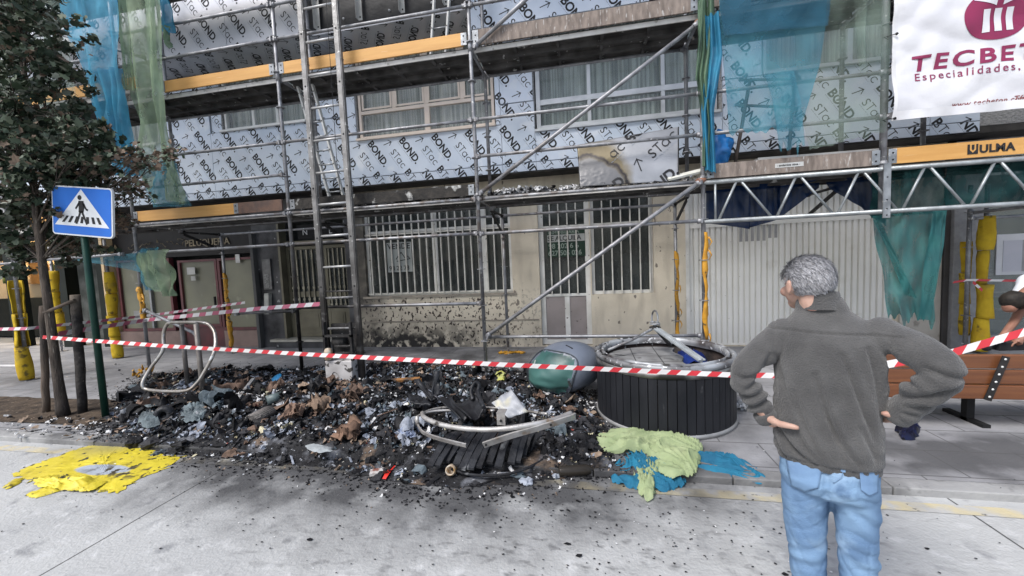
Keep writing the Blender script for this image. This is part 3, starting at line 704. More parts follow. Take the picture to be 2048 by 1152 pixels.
def standard(x, y, z0, z1, base=True, r=.0265, m=None, name='standard'):
    mb = MB(); mb.tube([(x, y, z0+(.12 if base else 0)), (x, y, z1)], r, 10)
    if base:
        mb.tube([(x, y, z0+.01), (x, y, z0+.2)], .018, 8); mb.box(x-.075, x+.075, y-.075, y+.075, z0, z0+.012)
        mb.tube([(x-.06, y, z0+.14), (x+.06, y, z0+.14)], .011, 6)
    z = math.ceil((z0-.11)/.5)*.5+.11
    while z < z1-.05:
        if z > z0+.1: mb.lathe((x, y, z), [(r, -.005), (.058, -.005), (.058, .005), (r, .005)], 8, smooth=False)
        z += .5
    for z in (2.58, 4.58, 6.58):
        if z0 < z < z1: mb.lathe((x, y, z), [(r, -.09), (r+.006, -.09), (r+.006, .06), (r, .06)], 10)
    return mb.build(name, m or m_galv_low, SC)
for x in GX:
    standard(x, YO, PAVE, 7.8); standard(x, YB, PAVE, 2.52); standard(x, YI, 2.5, 7.8, base=False)
standard(3.31, YO, 2.06, 7.8, base=False, r=.034); standard(3.31, YI, 2.5, 7.8, base=False)
standard(A(1846, 270, YI).x, YI, 2.6, 7.8, base=False)
standard(6.2, YO, 2.06, 7.8, base=False); standard(5.45, 6.84, PAVE, 2.5); standard(5.70, 6.90, PAVE, 2.5)
standard(-9.36, 4.83, PAVE, 7.8); standard(-9.6, 6.27, PAVE, 2.5); standard(-12.2, 6.9, PAVE, 2.5)
standard(-12.3, 4.83, PAVE, 7.8); standard(-9.25, 5.7, 2.5, 7.8, base=False)
def pipe(a, b, r=.022, m=None, name='ledger', clamp=True):
    a, b = Vector(a), Vector(b); mb = MB(); mb.tube([a, a+(b-a)*.33, a+(b-a)*.66, b], r, 8)
    if clamp:
        d = (b-a).normalized()
        for p, s in ((a, 1), (b, -1)):
            mb.tube([p+d*s*.015, p+d*s*.075], r+.009, 8); mb.obox(p+d*s*.03, (.012, 0, 0), (0, .034, 0), (0, 0, .03))
    return mb.build(name, m or m_galv_low, SC)
def rail(x0, x1, z, y=YO-.03, dz=0, name='guard_rail'): pipe((x0, y, z), (x1, y, z+dz), name=name)
bays = list(zip(GX[:-1], GX[1:]))
for (a, b) in bays:
    rail(a, b, 2.56, YO-.035, name='ledger'); rail(a, b, 3.6); rail(a, b, 5.54); rail(a, b, 5.06)
    rail(a, b, 2.56, YI, name='ledger'); rail(a, b, 2.5, YB, name='ledger'); rail(a, b, 4.5, YI, name='ledger'); rail(a, b, 6.5, YO-.03, name='ledger')
rail(GX[0], GX[1], 3.13); rail(GX[2], GX[3], 3.12); rail(GX[0], GX[1], 2.10, name='ledger'); rail(GX[1], GX[2], 2.10, name='ledger'); rail(GX[2], GX[3], 2.09, name='ledger')
rail(-9.25, GX[0], 2.06, 5.0, .03, name='ledger'); rail(-12.3, -9.25, 2.03, 4.83, name='ledger'); rail(-5.45, GX[1], 1.07, dz=.02, name='ledger'); rail(GX[1], GX[2], 1.14, name='ledger')
pipe((-5.45, YO-.03, 1.07), (-6.0, 5.9, 1.0), name='ledger')
rail(GX[2], GX[3], .66, YO+.02, name='ledger'); rail(-12.3, GX[0], 3.13, 5.0); rail(-12.3, GX[0], 3.6, 5.0); rail(-12.3, GX[0], 5.1, 4.95); rail(-12.3, GX[0], 5.6, 4.95)
rail(GX[3], 3.31, 3.60); rail(GX[3], 3.31, 3.12); rail(3.31, 6.2, 3.6); rail(3.31, 6.2, 3.12); rail(GX[3], 3.31, 5.54); rail(3.31, 6.2, 5.54)
for x in GX+[3.31]:
    for z in (2.56, 4.52): pipe((x, YO, z), (x, YI, z), .022, name='transom')
    pipe((x, YI, 2.5), (x, YB, 2.5), .02, m=M['char'], name='transom')
    mb = MB(); mb.beam((x, YI+.05, 2.46), (x, YB, 2.18), .02, .05, mi=0); mb.build('bracket', M['char'], SC)
# diagonals
pipe((GX[2]+.04, YO-.06, .68), (GX[3]-.03, YO-.06, 2.57), .026, name='diagonal_brace')
pipe((GX[2]+.03, YO-.06, 2.61), (GX[3]-.04, YO-.06, 4.40), .026, name='diagonal_brace')
pipe((GX[2]+.05, YO-.06, 4.50), (GX[2]+2.4, YO-.06, 6.1), .026, name='diagonal_brace')
pipe((-7.2, YO-.06, 1.17), (-5.95, YO-.25, .78), .024, name='diagonal_brace')
a = A(85, 60, 4.95); b = A(290, 115, 4.95); pipe(a, b, .02, name='diagonal_brace')
# twisted clamps on the diagonals' ends
mb = MB()
for (x, z) in ((GX[3]-.01, 4.42), (GX[3]-.02, 2.58)): mb.tube([(x-.06, YO-.07, z-.02), (x+.03, YO-.02, z)], .036, 8)
mb.build('coupler', pm('rusty_coupler', (.35, .16, .09), (.2, .1, .07), 12, .8), SC)
# decks
m_deck = pm('zinc_deck', (.12, .115, .11), (.05, .047, .045), 4, .75, .2, .2, 40, spots=((.5, .5, .48), 10, .66, .06))
m_deckw = pm('pale_deck_edge', (.55, .54, .52), (.4, .39, .37), 5, .6, 0, .2, 30, spots=((.25, .24, .22), 12, .62, .05))
def deck(x0, x1, z, y0=YO+.03, y1=YI+.03, em=None, name='deck_platform'):
    mb = MB(); w = (y1-y0)/3
    for k in range(3):
        a, b = y0+k*w+.004, y0+(k+1)*w-.004
        mb.box(x0+.03, x1-.03, a, b, z-.012, z)
        mb.box(x0+.03, x1-.03, a, a+.018, z-.068, z-.012, 1 if k == 0 else 0); mb.box(x0+.03, x1-.03, b-.018, b, z-.068, z-.012)
        n = int((x1-x0)/.5)
        for j in range(1, n): xx = x0+(x1-x0)*j/n; mb.box(xx-.02, xx+.02, a+.018, b-.018, z-.05, z-.013)
        for j in range(int((x1-x0)/.07)): # slotted punching along the ribs
            xx = x0+.06+j*.07
            if xx < x1-.06 and k: mb.box(xx, xx+.02, a-.001, a+.0, z-.05, z-.035, 2)
    return mb.build(name, [m_deck, em or m_deckw, M['white_paint']], SC)
allb = bays+[(GX[3], 3.31), (3.31, 6.2), (6.2, 9.2), (-9.25, GX[0]), (-12.3, -9.25)]
for a, b in allb:
    y0 = 5.0 if b <= GX[0]+.01 else YO+.03
    deck(a, b, 2.60, y0); deck(a, b, 4.56, y0); deck(a, b, 6.56, y0)
# toe boards
m_toe_burn = pm('burnt_toe_board', (.05, .045, .04), (.02, .02, .02), 8, .9, 0, .5, 30, spots=((.5, .5, .48), 6, .60, .1))
def toe(x0, x1, z, m, y=YO-.005, h=.165, text=None, name='toe_board'):
    mb = MB(); mb.box(x0+.09, x1-.09, y-.012, y+.014, z, z+h)
    for xa, s in ((x0+.07, 1), (x1-.07, -1)):
        mb.box(min(xa-.03*s, xa+.05*s), max(xa-.03*s, xa+.05*s), y-.017, y-.0125, z+.005, z+h-.005, 1)
        for zz in (.045, .12): mb.lathe((xa+.012*s, y-.0175, z+zz), [(0, -.003), (.010, -.003), (.010, .001)], 8, 2, (0, 1, 0))
    o = mb.build(name, [m, m_st, M['dark']], SC); return o
toe(GX[0], -5.2, 2.615, M['wood_orange']); mb = MB(); mb.box(-5.28, GX[1]-.1, YO-.019, YO+.008, 2.615, 2.78); mb.build('toe_board', M['wood_scorched'], SC)
toe(GX[1], GX[2], 2.615, m_toe_burn, h=.15)
toe(GX[3], 3.31, 2.595, M['wood_dirty'], h=.17); tb = toe(3.31, 6.2, 2.60, M['wood_orange'], h=.17); toe(6.2, 9.2, 2.60, M['wood_orange'], h=.17)
p = A(1958, 311, YO-.02)
flat_text('ULMA', .115, (p.x, YO-.0195, 2.645), (1, 0, 0), (0, 0, 1), m_ink, 'lettering', tb, .005, .002, 1.05)
mb = MB(); q = A(1935, 300, YO-.02).x; mb.box(q, q+.095, YO-.0213, YO-.0195, 2.635, 2.74, 0)
mb.add([(q+.02, YO-.0222, 2.74), (q+.02, YO-.0222, 2.68), (q+.047, YO-.0222, 2.65), (q+.075, YO-.0222, 2.68), (q+.075, YO-.0222, 2.74)], [(0, 1, 2, 3, 4)], 1)
mb.add([(q+.035, YO-.0228, 2.735), (q+.035, YO-.0228, 2.69), (q+.047, YO-.0228, 2.67), (q+.06, YO-.0228, 2.69), (q+.06, YO-.0228, 2.735)], [(0, 1, 2, 3, 4)], 0)
mb.build('emblem', [m_ink, M['wood_orange']], tb)
mb = MB(); p = A(1550, 335, YO-.02); mb.box(p.x, p.x+.30, YO-.02, YO-.0185, 2.655, 2.705); st_ = mb.build('sticker', pm('white_sticker', (.6, .6, .58)), SC)
flat_text('- andamios ulma -', .034, (p.x+.02, YO-.0205, 2.67), (1, 0, 0), (0, 0, 1), m_ink, 'sticker_print', st_, .001, .001)
toe(GX[0]+.8, GX[1], 4.575, M['wood_orange']); toe(GX[1], GX[2], 4.575, M['wood_orange']); toe(GX[2], GX[3], 4.56, M['wood_dirty'], h=.19)
toe(-9.25, GX[0]+.8, 4.575, M['wood_orange'], 4.97); toe(-12.3, -9.25, 4.575, M['wood_orange'], 4.97); toe(-9.25, GX[0], 2.615, M['wood_orange'], 4.97)
toe(GX[3], 3.31, 4.575, M['wood_dirty'])
# lattice girder over the garage
mb = MB(); zt, zb = 2.545, 2.075; X0, X1 = GX[3], 9.2
mb.tube([(X0, YO-.03, zt), (X1, YO-.03, zt)], .026, 8); mb.tube([(X0, YO-.03, zb), (X1, YO-.03, zb)], .026, 8)
mb.tube([(X0+.13, YO-.03, zb), (X0+.13, YO-.03, zt)], .014, 6)
x = X0+.17
while x < X1-.6:
    mb.tube([(x, YO-.03, zb+.02), (x+.19, YO-.03, zt-.02)], .0155, 6); mb.tube([(x+.25, YO-.03, zt-.02), (x+.57, YO-.03, zb+.02)], .0155, 6); x += .635
mb.build('lattice_girder', pm('dull_lattice_steel', (.38, .405, .415), (.25, .27, .28), 9, .4, .5, .2, 60), SC)
mb = MB(); mb.box(3.275, 3.345, YO-.075, YO-.06, 2.0, 2.6)
for z in (2.03, 2.1, 2.2, 2.45): mb.lathe((3.31, YO-.076, z), [(0, -.002), (.008, -.002), (.008, 0)], 8, 1, (0, 1, 0))
mb.build('splice_plate', [m_st, M['dark']], SC)
rail(5.4, 6.2, 2.02, 6.8, name='ledger'); pipe((5.45, 6.84, 2.1), (5.45, YO, 2.1), name='ledger')
# ladder-hoist track in front of the scaffold with its motor at the foot
HL = thing('ladder_hoist', 'tall grey ladder hoist track running up the scaffold from its charred motor box', 'hoist', (-4.0, 5.0, 0))
yh = 5.02
la, lb = A(594, -60, yh), A(658, 718, yh); ra, rb_ = A(664, -60, yh), A(724, 718, yh)
m_h = pm('hoist_aluminium', (.27, .265, .26), (.15, .145, .14), 6, .45, .5, .2, 50, spots=((.55, .55, .53), 18, .66))
overlay(m_h, firemark, (.03, .027, .026))
xl, xr = (la.x+lb.x)/2, (ra.x+rb_.x)/2
for xx in (xl, xr):
    mb = MB(); mb.box(xx-.042, xx+.042, yh-.025, yh+.025, .12, 8); mb.box(xx-.030, xx+.030, yh-.034, yh-.0255, .12, 8)
    for k in range(20): mb.box(xx-.048, xx+.048, yh-.03, yh+.03, .5+k*.45, .512+k*.45)
    for k in range(10): mb.lathe((xx, yh-.035, .75+k*.7), [(0, -.003), (.012, -.003), (.012, 0)], 8, 1, (0, 1, 0))
    mb.build('side_rail', [m_h, M['dark']], HL)
m_rung = pm('bright_rung', (.50, .50, .50), (.36, .36, .36), 9, .45, .4)
for k in range(17):
    z = .84+k*.445; mb = MB(); mb.tube([(xl+.04, yh, z), (xr-.04, yh, z+.005)], .017, 8); mb.build('rung', M['galv_sooty'] if z < 1.6 else m_rung, HL)
for z in (1.28,): mb = MB(); mb.tube([(xl+.04, yh, z+.1), (xr-.04, yh, z+.1)], .012, 8); mb.build('rung', m_h, HL)
mb = MB()
mb.box(xl+.06, xr-.05, yh-.16, yh+.2, .10, .40, 0); mb.box(xl+.10, xr-.02, yh-.14, yh+.16, .03, .10, 0)
mb.build('motor_box', pm('smoked_white_housing', (.55, .53, .52), (.38, .36, .35), 4, .6, 0, .2, 30, spots=((.05, .045, .04), 9, .6, .03)), HL, bevel=.01)
mb = MB(); mb.box(xl+.05, xl+.08, yh-.15, yh-.1, .4, .95); mb.box(xr-.06, xr-.03, yh-.15, yh-.1, .4, .95); mb.box(xl+.05, xr-.03, yh-.15, yh-.1, .74, .77); mb.box(xl+.05, xr-.03, yh+.05, yh+.1, .4, .9)
for z in (.5, .6): mb.tube([(xl+.2, yh-.1, z), (xr-.05, yh-.1, z)], .02, 8)
mb.lathe((xl+.25, yh-.05, .66), [(0, -.09), (.07, -.09), (.07, .09), (0, .09)], 14, axis=(1, 0, 0)); mb.build('motor_frame', M['char'], HL)
mb = MB(); mb.lathe((xl+.13, yh-.16, .50), [(.02, -.09), (.055, -.07), (.06, .03), (.04, .08), (.0, .09)], 12); mb.build('melted_fitting', pm('browned_plastic', (.6, .55, .45), (.3, .14, .04), 10, .5), HL)
mb = MB(); mb.tube([(xr-.09, yh-.04, 8), (xr-.12, yh-.05, 3.1), (xr-.09, yh-.06, 2.7)], .004, 5); mb.build('hoist_cable', M['dark'], HL)
# aluminium ladders between decks
def ladder(p0, p1, w, label, n=9):
    p0, p1 = Vector(p0), Vector(p1)
    t = thing('aluminium_ladder', label, 'ladder', p0, 'ladders between the scaffold decks')
    for s in (0, w):
        mb = MB(); mb.beam(p0+Vector((s, 0, 0)), p1+Vector((s, 0, 0)), .026, .055, (0, 1, 0))
        for k in range(n): c = p0+(p1-p0)*((k+.5)/n)+Vector((s, -.029, 0)); mb.lathe(c, [(0, -.003), (.009, -.003), (.009, 0)], 7, 1, (0, 1, 0))
        mb.build('side_rail', [M['white_paint'], M['dark']], t)
    for k in range(n): c = p0+(p1-p0)*((k+.5)/n); mb = MB(); mb.tube([c, c+Vector((w, 0, 0))], .013, 6); mb.build('rung', m_st, t)
b_ = A(665, 388, 5.75); t_ = A(596, 172, 5.45)
ladder((b_.x, 5.75, 2.62), (t_.x, 5.45, 4.5), .25, 'narrow aluminium ladder leaning up behind the hoist track between first and second deck')
b_ = A(852, 84, 5.6); t_ = A(884, -60, 5.5)
ladder((b_.x, 5.7, 4.6), (t_.x, 5.5, 6.5), .23, 'white aluminium ladder standing on the second deck under the black membrane')

# foam and melted wraps round the lower tubes -----------------------------------------------------
def foam(x, y, z0, z1, label, r=.085, tears=(), seed=1, lean=0):
    random.seed(seed); t = thing('foam_sleeve', label, 'foam padding', (x, y, z0), 'yellow foam sleeves round scaffold legs')
    n = max(2, int(round((z1-z0)/.5))); dz = (z1-z0)/n
    for k in range(n):
        mb = MB(); a, b = z0+k*dz, z0+(k+1)*dz-.006; ox, oy = U(-.02, .02), U(-.02, .02)
        torn = k in tears; pr = []
        a0 = 0 if not torn else U(0, 1); a1 = 2*math.pi if not torn else a0+U(3.3, 4.5)
        for j in range(9):
            tt = j/8; pr.append(((r if not torn else r*.9)*(1+.10*math.sin(tt*5+k*2)+U(-.03, .03)-(.035 if j in (0, 8) else 0)), (b-a)*tt))
        if not torn: pr = [(.03, 0)]+pr+[(.03, b-a)]
        mb.lathe((x+ox+lean*k, y+oy, a), pr, 14, 0, (U(-.04, .04), U(-.04, .04), 1), True, a0, a1)
        mb.build('foam_piece', M['yellow_foam'], t, solid=.012 if torn else 0)
    return t
foam(-9.36, 4.83, .07, 1.75, 'torn yellow foam sleeve on the leftmost scaffold leg beside the tree', .092, (1, 2), 4)
foam(-9.6, 6.27, .07, 1.85, 'tall yellow foam sleeve on a scaffold leg between sign pole and salon window', .085, (), 5)
foam(-12.2, 6.9, .5, 1.95, 'dull yellow foam sleeve in front of the lit bar, behind the wooden stake', .08, (), 6)
foam(5.62, 6.80, .09, 2.05, 'bright yellow foam sleeve on the scaffold leg next to the glazed shop', .088, (2,), 8)
foam(5.52, 6.95, .3, 1.7, 'narrow yellow foam sleeve half hidden behind the brighter one', .06, (), 9)
def melted(x, y, z0, z1, label, seed, side=1):
    random.seed(seed); mb = MB(); n = int((z1-z0)/.05)
    ws = [max(.012, .055+.05*noise.noise((k*.35, seed, 0))-(.03 if k in (0, n) else 0)) for k in range(n+1)]
    def fn(u, v):
        k = int(round(v*n)); an = -2.0+u*2.6*ws[k]/.055+.5*math.sin(k*.5+seed); rr = .034+.022*abs(noise.noise((u*3, v*7, seed)))+(.03*u if side > 0 else .03*(1-u))*abs(noise.noise((v*5, seed, 2)))*1.8
        return (x+rr*math.cos(an), y+rr*math.sin(an)-.005, z0+v*(z1-z0))
    mb.grid(fn, 8, n)
    for k in range(3): z = U(z0, z1); mb.tube([(x+.05, y-.03, z), (x+.06+U(0, .03), y-.03, z-.06), (x+.05, y-.03, z-.13)], [.012, .008, .003], 6)
    return tag(mb.build('melted_foam', M['melted_yellow'], None, solid=.006), label, 'melted foam', 'melted foam remains on scaffold legs')
melted(1.42, YO, .62, 1.95, 'melted orange foam ribbon on the scaffold leg directly behind the round bin', 2)
melted(1.42, YB, .25, 1.75, 'melted orange foam strip on the rear leg before the garage jamb', 3)
melted(-7.3, YO, .95, 1.55, 'melted orange foam hanging on the scaffold leg under the green net bundle', 5, -1)
melted(-7.3, YB, .15, 1.72, 'long melted orange foam on the leg in front of the papered salon door', 6)
mb = MB(); random.seed(5)
for k in range(14): a = (-7.36+U(-.1, .05), 5.15+U(-.1, .1), PAVE+U(.01, .12)); mb.tube([a, (a[0]+U(-.08, .08), a[1]+U(-.05, .05), PAVE+U(0.01, .2))], [.02, .006], 6)
tag(mb.build('melted_foam', M['melted_yellow']), 'heap of melted orange foam at the foot of the scaffold leg behind the bent frame', 'melted foam', 'melted foam remains on scaffold legs')
mb = MB()
for k in range(16): a = (-1.45+U(-.18, .25), YB+U(-.08, .05), PAVE+U(.005, .03)); mb.tube([a, (a[0]+U(-.15, .15), a[1]+U(-.05, .05), PAVE+U(0.01, .04))], [.025, .01], 6)
tag(mb.build('melted_foam', M['melted_yellow']), 'puddle of melted orange foam on slabs below the beige wall, centre', 'melted foam', 'melted foam remains on scaffold legs')

# netting -------------------------------------------------------------------------------------------
def netmat(name, c1, c2, alpha, rough=.7, flat=False):
    m = pm(name, c1, c2, 3, rough, 0, .25, 14); nt = m.node_tree; b = nt.nodes['Principled BSDF']
    geo = nn(nt, 'ShaderNodeNewGeometry')
    a = nfac(nt, geo.outputs['Position'], 2.5 if flat else 5, .3, .7, 5, (1, 1, 1) if flat else (1.6, 1, .7)); mr = nn(nt, 'ShaderNodeMapRange'); mr.inputs[3].default_value = alpha-.16; mr.inputs[4].default_value = min(1, alpha+.2)
    nt.links.new(a, mr.inputs[0]); nt.links.new(mr.outputs[0], b.inputs['Alpha']); b.inputs['Subsurface Weight'].default_value = 0
    tr = nn(nt, 'ShaderNodeBsdfTranslucent'); tr.inputs[0].default_value = (*c1, 1); ms = nn(nt, 'ShaderNodeMixShader'); ms.inputs[0].default_value = .3*alpha
    out = nt.nodes['Material Output']; nt.links.new(b.outputs[0], ms.inputs[1]); nt.links.new(tr.outputs[0], ms.inputs[2]); nt.links.new(ms.outputs[0], out.inputs[0])
    return m
m_nb = netmat('blue_debris_net', (.05, .33, .50), (.03, .23, .38), .62)
m_nbt = netmat('thin_blue_net', (.07, .27, .34), (.035, .17, .25), .50, flat=True)
m_nbt2 = netmat('deep_blue_net', (.012, .10, .17), (.008, .07, .12), .58, flat=True)
m_ng = netmat('green_debris_net', (.32, .42, .27), (.20, .30, .20), .52)
m_ngt = netmat('thin_sage_net', (.30, .38, .31), (.20, .29, .25), .24, flat=True)
m_nt = netmat('teal_debris_net', (.025, .17, .165), (.012, .10, .11), .70)
m_ntd = netmat('shaded_teal_net', (.008, .05, .05), (.005, .035, .04), .8)  # teal net colour darkened to carry the shade under the deck
m_nbd = netmat('dense_blue_net', (.04, .30, .48), (.02, .16, .28), .97)
m_ngd = netmat('dense_green_net', (.16, .26, .16), (.07, .13, .09), .97)
m_tarp = netmat('navy_tarp', (.005, .028, .10), (.003, .014, .05), 1.0, .5)
def edge(pts, v):
    L = [0]
    for a, b in zip(pts[:-1], pts[1:]): L.append(L[-1]+math.hypot(b[0]-a[0], b[1]-a[1]))
    d = v*L[-1]
    for i in range(len(pts)-1):
        if d <= L[i+1] or i == len(pts)-2:
            t = (d-L[i])/max(1e-6, L[i+1]-L[i]); return tuple(pts[i][k]+(pts[i+1][k]-pts[i][k])*t for k in range(2))
def drape(mb, left, right, Y, nu=40, nv=50, amp=.05, freq=9, ragged=0, seed=0, dy=0, mi=0, tilt=0):
    """hanging cloth between two edges given as sight points on the plane y = Y, with real folds"""
    def fn(u, v):
        (ax, ay), (bx, by) = edge(left, v), edge(right, v); w = A(ax+(bx-ax)*u, ay+(by-ay)*u, Y)
        f = amp*(math.sin(u*freq+2.2*noise.noise((u*2, v*2.5, seed))+v*1.5)+.6*noise.noise((u*6, v*3, seed+9))*2)
        zz = -ragged*max(0, (v-.8)*5)*noise.noise((u*9, 0, seed+3))
        return (w.x+f*.3, Y+f+tilt*v+dy*u, w.z+zz)
    mb.grid(fn, nu, nv, mi)
def net(label, parts, name='debris_net'):
    mb = MB(); mats = []
    for (l, r, Y, m, kw) in parts:
        if m not in mats: mats.append(m)
        drape(mb, l, r, Y, mi=mats.index(m), **kw)
    return tag(mb.build(name, mats), label, 'netting', 'safety nets hanging on the scaffold')
net('torn sky-blue safety net hanging behind the tree crown at upper left',
    [([(118, -40), (128, 60), (165, 150), (185, 230), (212, 300), (228, 352)], [(238, -40), (246, 120), (256, 240), (272, 300), (280, 350)], 4.86, m_nb, dict(amp=.05, freq=11, seed=1)),
     ([(180, 140), (205, 200), (215, 260), (222, 350)], [(238, 135), (245, 220), (256, 280), (268, 352)], 4.82, m_nb, dict(amp=.04, freq=14, seed=7, nu=24))])
net('yellow-green safety net bunched along the scaffold at upper left',
    [([(228, -40), (244, 80), (256, 190), (275, 250), (268, 330), (300, 405)], [(312, -40), (320, 120), (330, 260), (345, 330), (378, 410)], 4.93, m_ng, dict(amp=.05, freq=10, seed=3)),
     ([(228, -40), (236, 60), (248, 180)], [(246, -40), (256, 60), (266, 180)], 4.90, m_ng, dict(amp=.03, freq=8, seed=4, nu=10)),
     ([(285, -40), (292, 60), (300, 190), (318, 260), (330, 400)], [(312, -40), (320, 120), (330, 260), (345, 330), (378, 408)], 4.88, m_ng, dict(amp=.03, freq=8, seed=5, nu=12)),
     ([(292, 330), (280, 380), (302, 415)], [(345, 320), (365, 380), (384, 412)], 4.89, m_nbt, dict(amp=.04, freq=8, seed=6, nu=16))])
net('faint sage safety net veil left of the blue one behind the leaves',
    [([(60, -40), (70, 200), (90, 330)], [(125, -40), (160, 200), (200, 330)], 4.9, m_ngt, dict(amp=.04, freq=10, seed=8))])
net('knotted scrap of blue and green net tied to the upper guard rail',
    [([(310, -30), (322, 30), (318, 62), (338, 70)], [(326, -30), (345, 25), (352, 50), (350, 62)], 5.1, m_nbd, dict(amp=.03, freq=9, seed=2, nu=14, nv=20)),
     ([(322, 50), (325, 80), (338, 102)], [(340, 52), (336, 80), (346, 88)], 5.09, m_ngd, dict(amp=.02, freq=9, seed=3, nu=8, nv=14))])
net('long twisted green and blue net rope hanging down the middle-right scaffold leg',
    [([(1396, -20), (1400, 100), (1392, 150), (1404, 250), (1404, 330)], [(1428, -20), (1430, 50), (1415, 160), (1424, 260), (1425, 345)], 5.12, m_ngd, dict(amp=.045, freq=13, seed=11, nu=20)),
     ([(1410, 30), (1414, 110), (1402, 220), (1410, 340)], [(1438, 25), (1445, 110), (1428, 220), (1432, 345)], 5.09, m_nbd, dict(amp=.04, freq=12, seed=12, nu=18)),
     ([(1395, 0), (1396, 80), (1390, 160)], [(1408, 0), (1406, 80), (1395, 162)], 5.07, m_ngd, dict(amp=.03, freq=7, seed=13, nu=8))])
net('thin blue see-through net stretched right of the twisted net rope',
    [([(1437, -30), (1442, 80), (1452, 180), (1458, 262)], [(1655, -30), (1650, 60), (1640, 130), (1600, 262)], 5.1, m_nbt, dict(amp=.016, freq=6, seed=14, ragged=.15)),
     ([(1437, -30), (1440, 20), (1448, 70)], [(1660, -30), (1660, 20), (1655, 52)], 5.06, m_nbt2, dict(amp=.014, freq=5, seed=15)),
     ([(1530, 150), (1545, 200), (1560, 300)], [(1588, 140), (1602, 200), (1610, 290)], 5.04, m_nbt, dict(amp=.015, freq=8, seed=17, ragged=.2, nu=14))])
net('pale sage see-through net between the blue net and the printed banner',
    [([(1640, -30), (1590, 60), (1596, 200), (1620, 300)], [(1780, -30), (1779, 100), (1778, 200), (1772, 262)], 5.12, m_ngt, dict(amp=.016, freq=5, seed=18, ragged=.1)),
     ([(1706, -30), (1712, 60), (1722, 150)], [(1738, -30), (1732, 60), (1738, 150)], 5.08, m_ngt, dict(amp=.03, freq=6, seed=19, nu=10))])
net('dark teal net hanging from the girder beside the garage shutter',
    [([(1745, 432), (1760, 520), (1774, 600), (1780, 640)], [(1892, 418), (1880, 520), (1862, 600), (1866, 640)], 5.28, m_nt, dict(amp=.05, freq=10, seed=20, ragged=.3)),
     ([(1745, 330), (1744, 390), (1745, 436)], [(1898, 320), (1893, 380), (1892, 425)], 5.30, m_ntd, dict(amp=.05, freq=8, seed=21, nv=20)),
     ([(1746, 440), (1775, 500), (1810, 590)], [(1758, 438), (1800, 530), (1832, 596)], 5.25, m_nt, dict(amp=.02, freq=4, seed=22, nu=8)),
     ([(1868, 425), (1850, 520), (1838, 640)], [(1884, 425), (1876, 520), (1860, 640)], 5.24, m_nt, dict(amp=.02, freq=4, seed=22, nu=8))])
net('thin teal net stretched behind the girder above the glazed shop',
    [([(1893, 330), (1893, 420)], [(2120, 310), (2120, 400)], 5.32, m_ntd, dict(amp=.05, freq=8, seed=24, nv=14))])
net('green and blue net bundle slung over the low pipe left of the salon door',
    [([(278, 500), (268, 530), (276, 560), (284, 580)], [(310, 494), (312, 520), (322, 560), (330, 580)], 5.08, m_nbt, dict(amp=.05, freq=9, seed=26, nu=16)),
     ([(276, 505), (285, 540), (320, 560), (328, 592)], [(330, 498), (345, 540), (350, 570), (352, 592)], 5.04, m_ng, dict(amp=.06, freq=10, seed=27, nu=20)),
     ([(272, 510), (282, 560), (300, 580)], [(290, 505), (310, 560), (340, 585)], 5.02, m_ng, dict(amp=.04, freq=8, seed=28, nu=12)),
     ([(120, 520), (200, 528), (276, 545)], [(122, 515), (200, 514), (276, 506)], 5.06, m_nbt, dict(amp=.03, freq=3, seed=29, nu=6, nv=40))])
net('navy tarpaulin sagging under the deck above the garage shutter',
    [([(1412, 372), (1412, 446)], [(1500, 368), (1500, 458)], 5.74, m_tarp, dict(amp=.04, freq=6, seed=33, nv=16)),
     ([(1498, 370), (1498, 456)], [(1560, 366), (1560, 438)], 5.75, m_tarp, dict(amp=.05, freq=9, seed=30, nv=16)),
     ([(1555, 362), (1555, 440)], [(1640, 352), (1640, 374)], 5.73, m_tarp, dict(amp=.05, freq=7, seed=31, nv=12)),
     ([(1640, 345), (1660, 375)], [(1775, 335), (1775, 452)], 5.73, m_tarp, dict(amp=.05, freq=7, seed=32, nv=12))], 'tarpaulin')

# banner -------------------------------------------------------------------------------------------------
BN = thing('advertising_banner', 'creased white printed banner with magenta round logo and lettering at upper right', 'banner', (4.5, 5.1, 3.2))
p0 = A(1781, 243, 5.08); p1 = A(2060, 193, 5.08); bx0 = p0.x; bz0 = p0.z; slope = 0
BW, BH = 3.3, 2.6
def bfold(x, z):
    return .04*noise.noise((x*1.3, z*2.2, 3))+.05*noise.noise((x*.7+z*.8, z*.5, 8))+.012*noise.noise((x*6, z*5, 5))+.05*abs(noise.noise((x*1.3+z*2.9, x-z*.6, 11)))+.03*abs(noise.noise((x*2.1-z*3.1, x+z*.7, 15)))
def bpos(x, z, off=0): return (bx0+x, 5.07-bfold(x, z)-off, bz0+z)
mb = MB(); mb.grid(lambda u, v: bpos(u*BW, v*BH), 110, 90)
m_ban = pm('white_pvc_banner', (.66, .66, .68), (.56, .56, .59), 2, .5, 0, .35, 7, spots=((.45, .44, .45), 2.5, .62, .2))
mb.build('banner_sheet', m_ban, BN, solid=.003)
def on_banner(polys, mat, name):
    mb = MB()
    for q in polys:
        q2 = [q]
        mb.add([bpos(x, z, .0045) for x, z in q], [tuple(range(len(q)))])
    return mb.build(name, mat, BN)
m_mag = pm('magenta_print', (.25, .018, .075), (.20, .016, .065), 5, .5)
def subdiv(q):                                        # split long faces so that print follows the creases
    return [q]
w0 = A(1820, 146, 5.07); ox, oz = w0.x-bx0, w0.z-bz0
def px2b(px, py): w = A(px, py, 5.07); return (w.x-bx0, w.z-bz0)
tp = text_polys('TECBETON', .27, .008, 1.25)
vis = [p for q in text_polys('TECBET', .27, .008, 1.25) for p in q]; wv = max(p[0] for p in vis)
target_w = px2b(2075, 118)[0]-ox
on_banner([[(ox+(x+.10*z)*target_w/wv, oz+.012+z*.80) for x, z in q] for q in tp], m_mag, 'lettering')
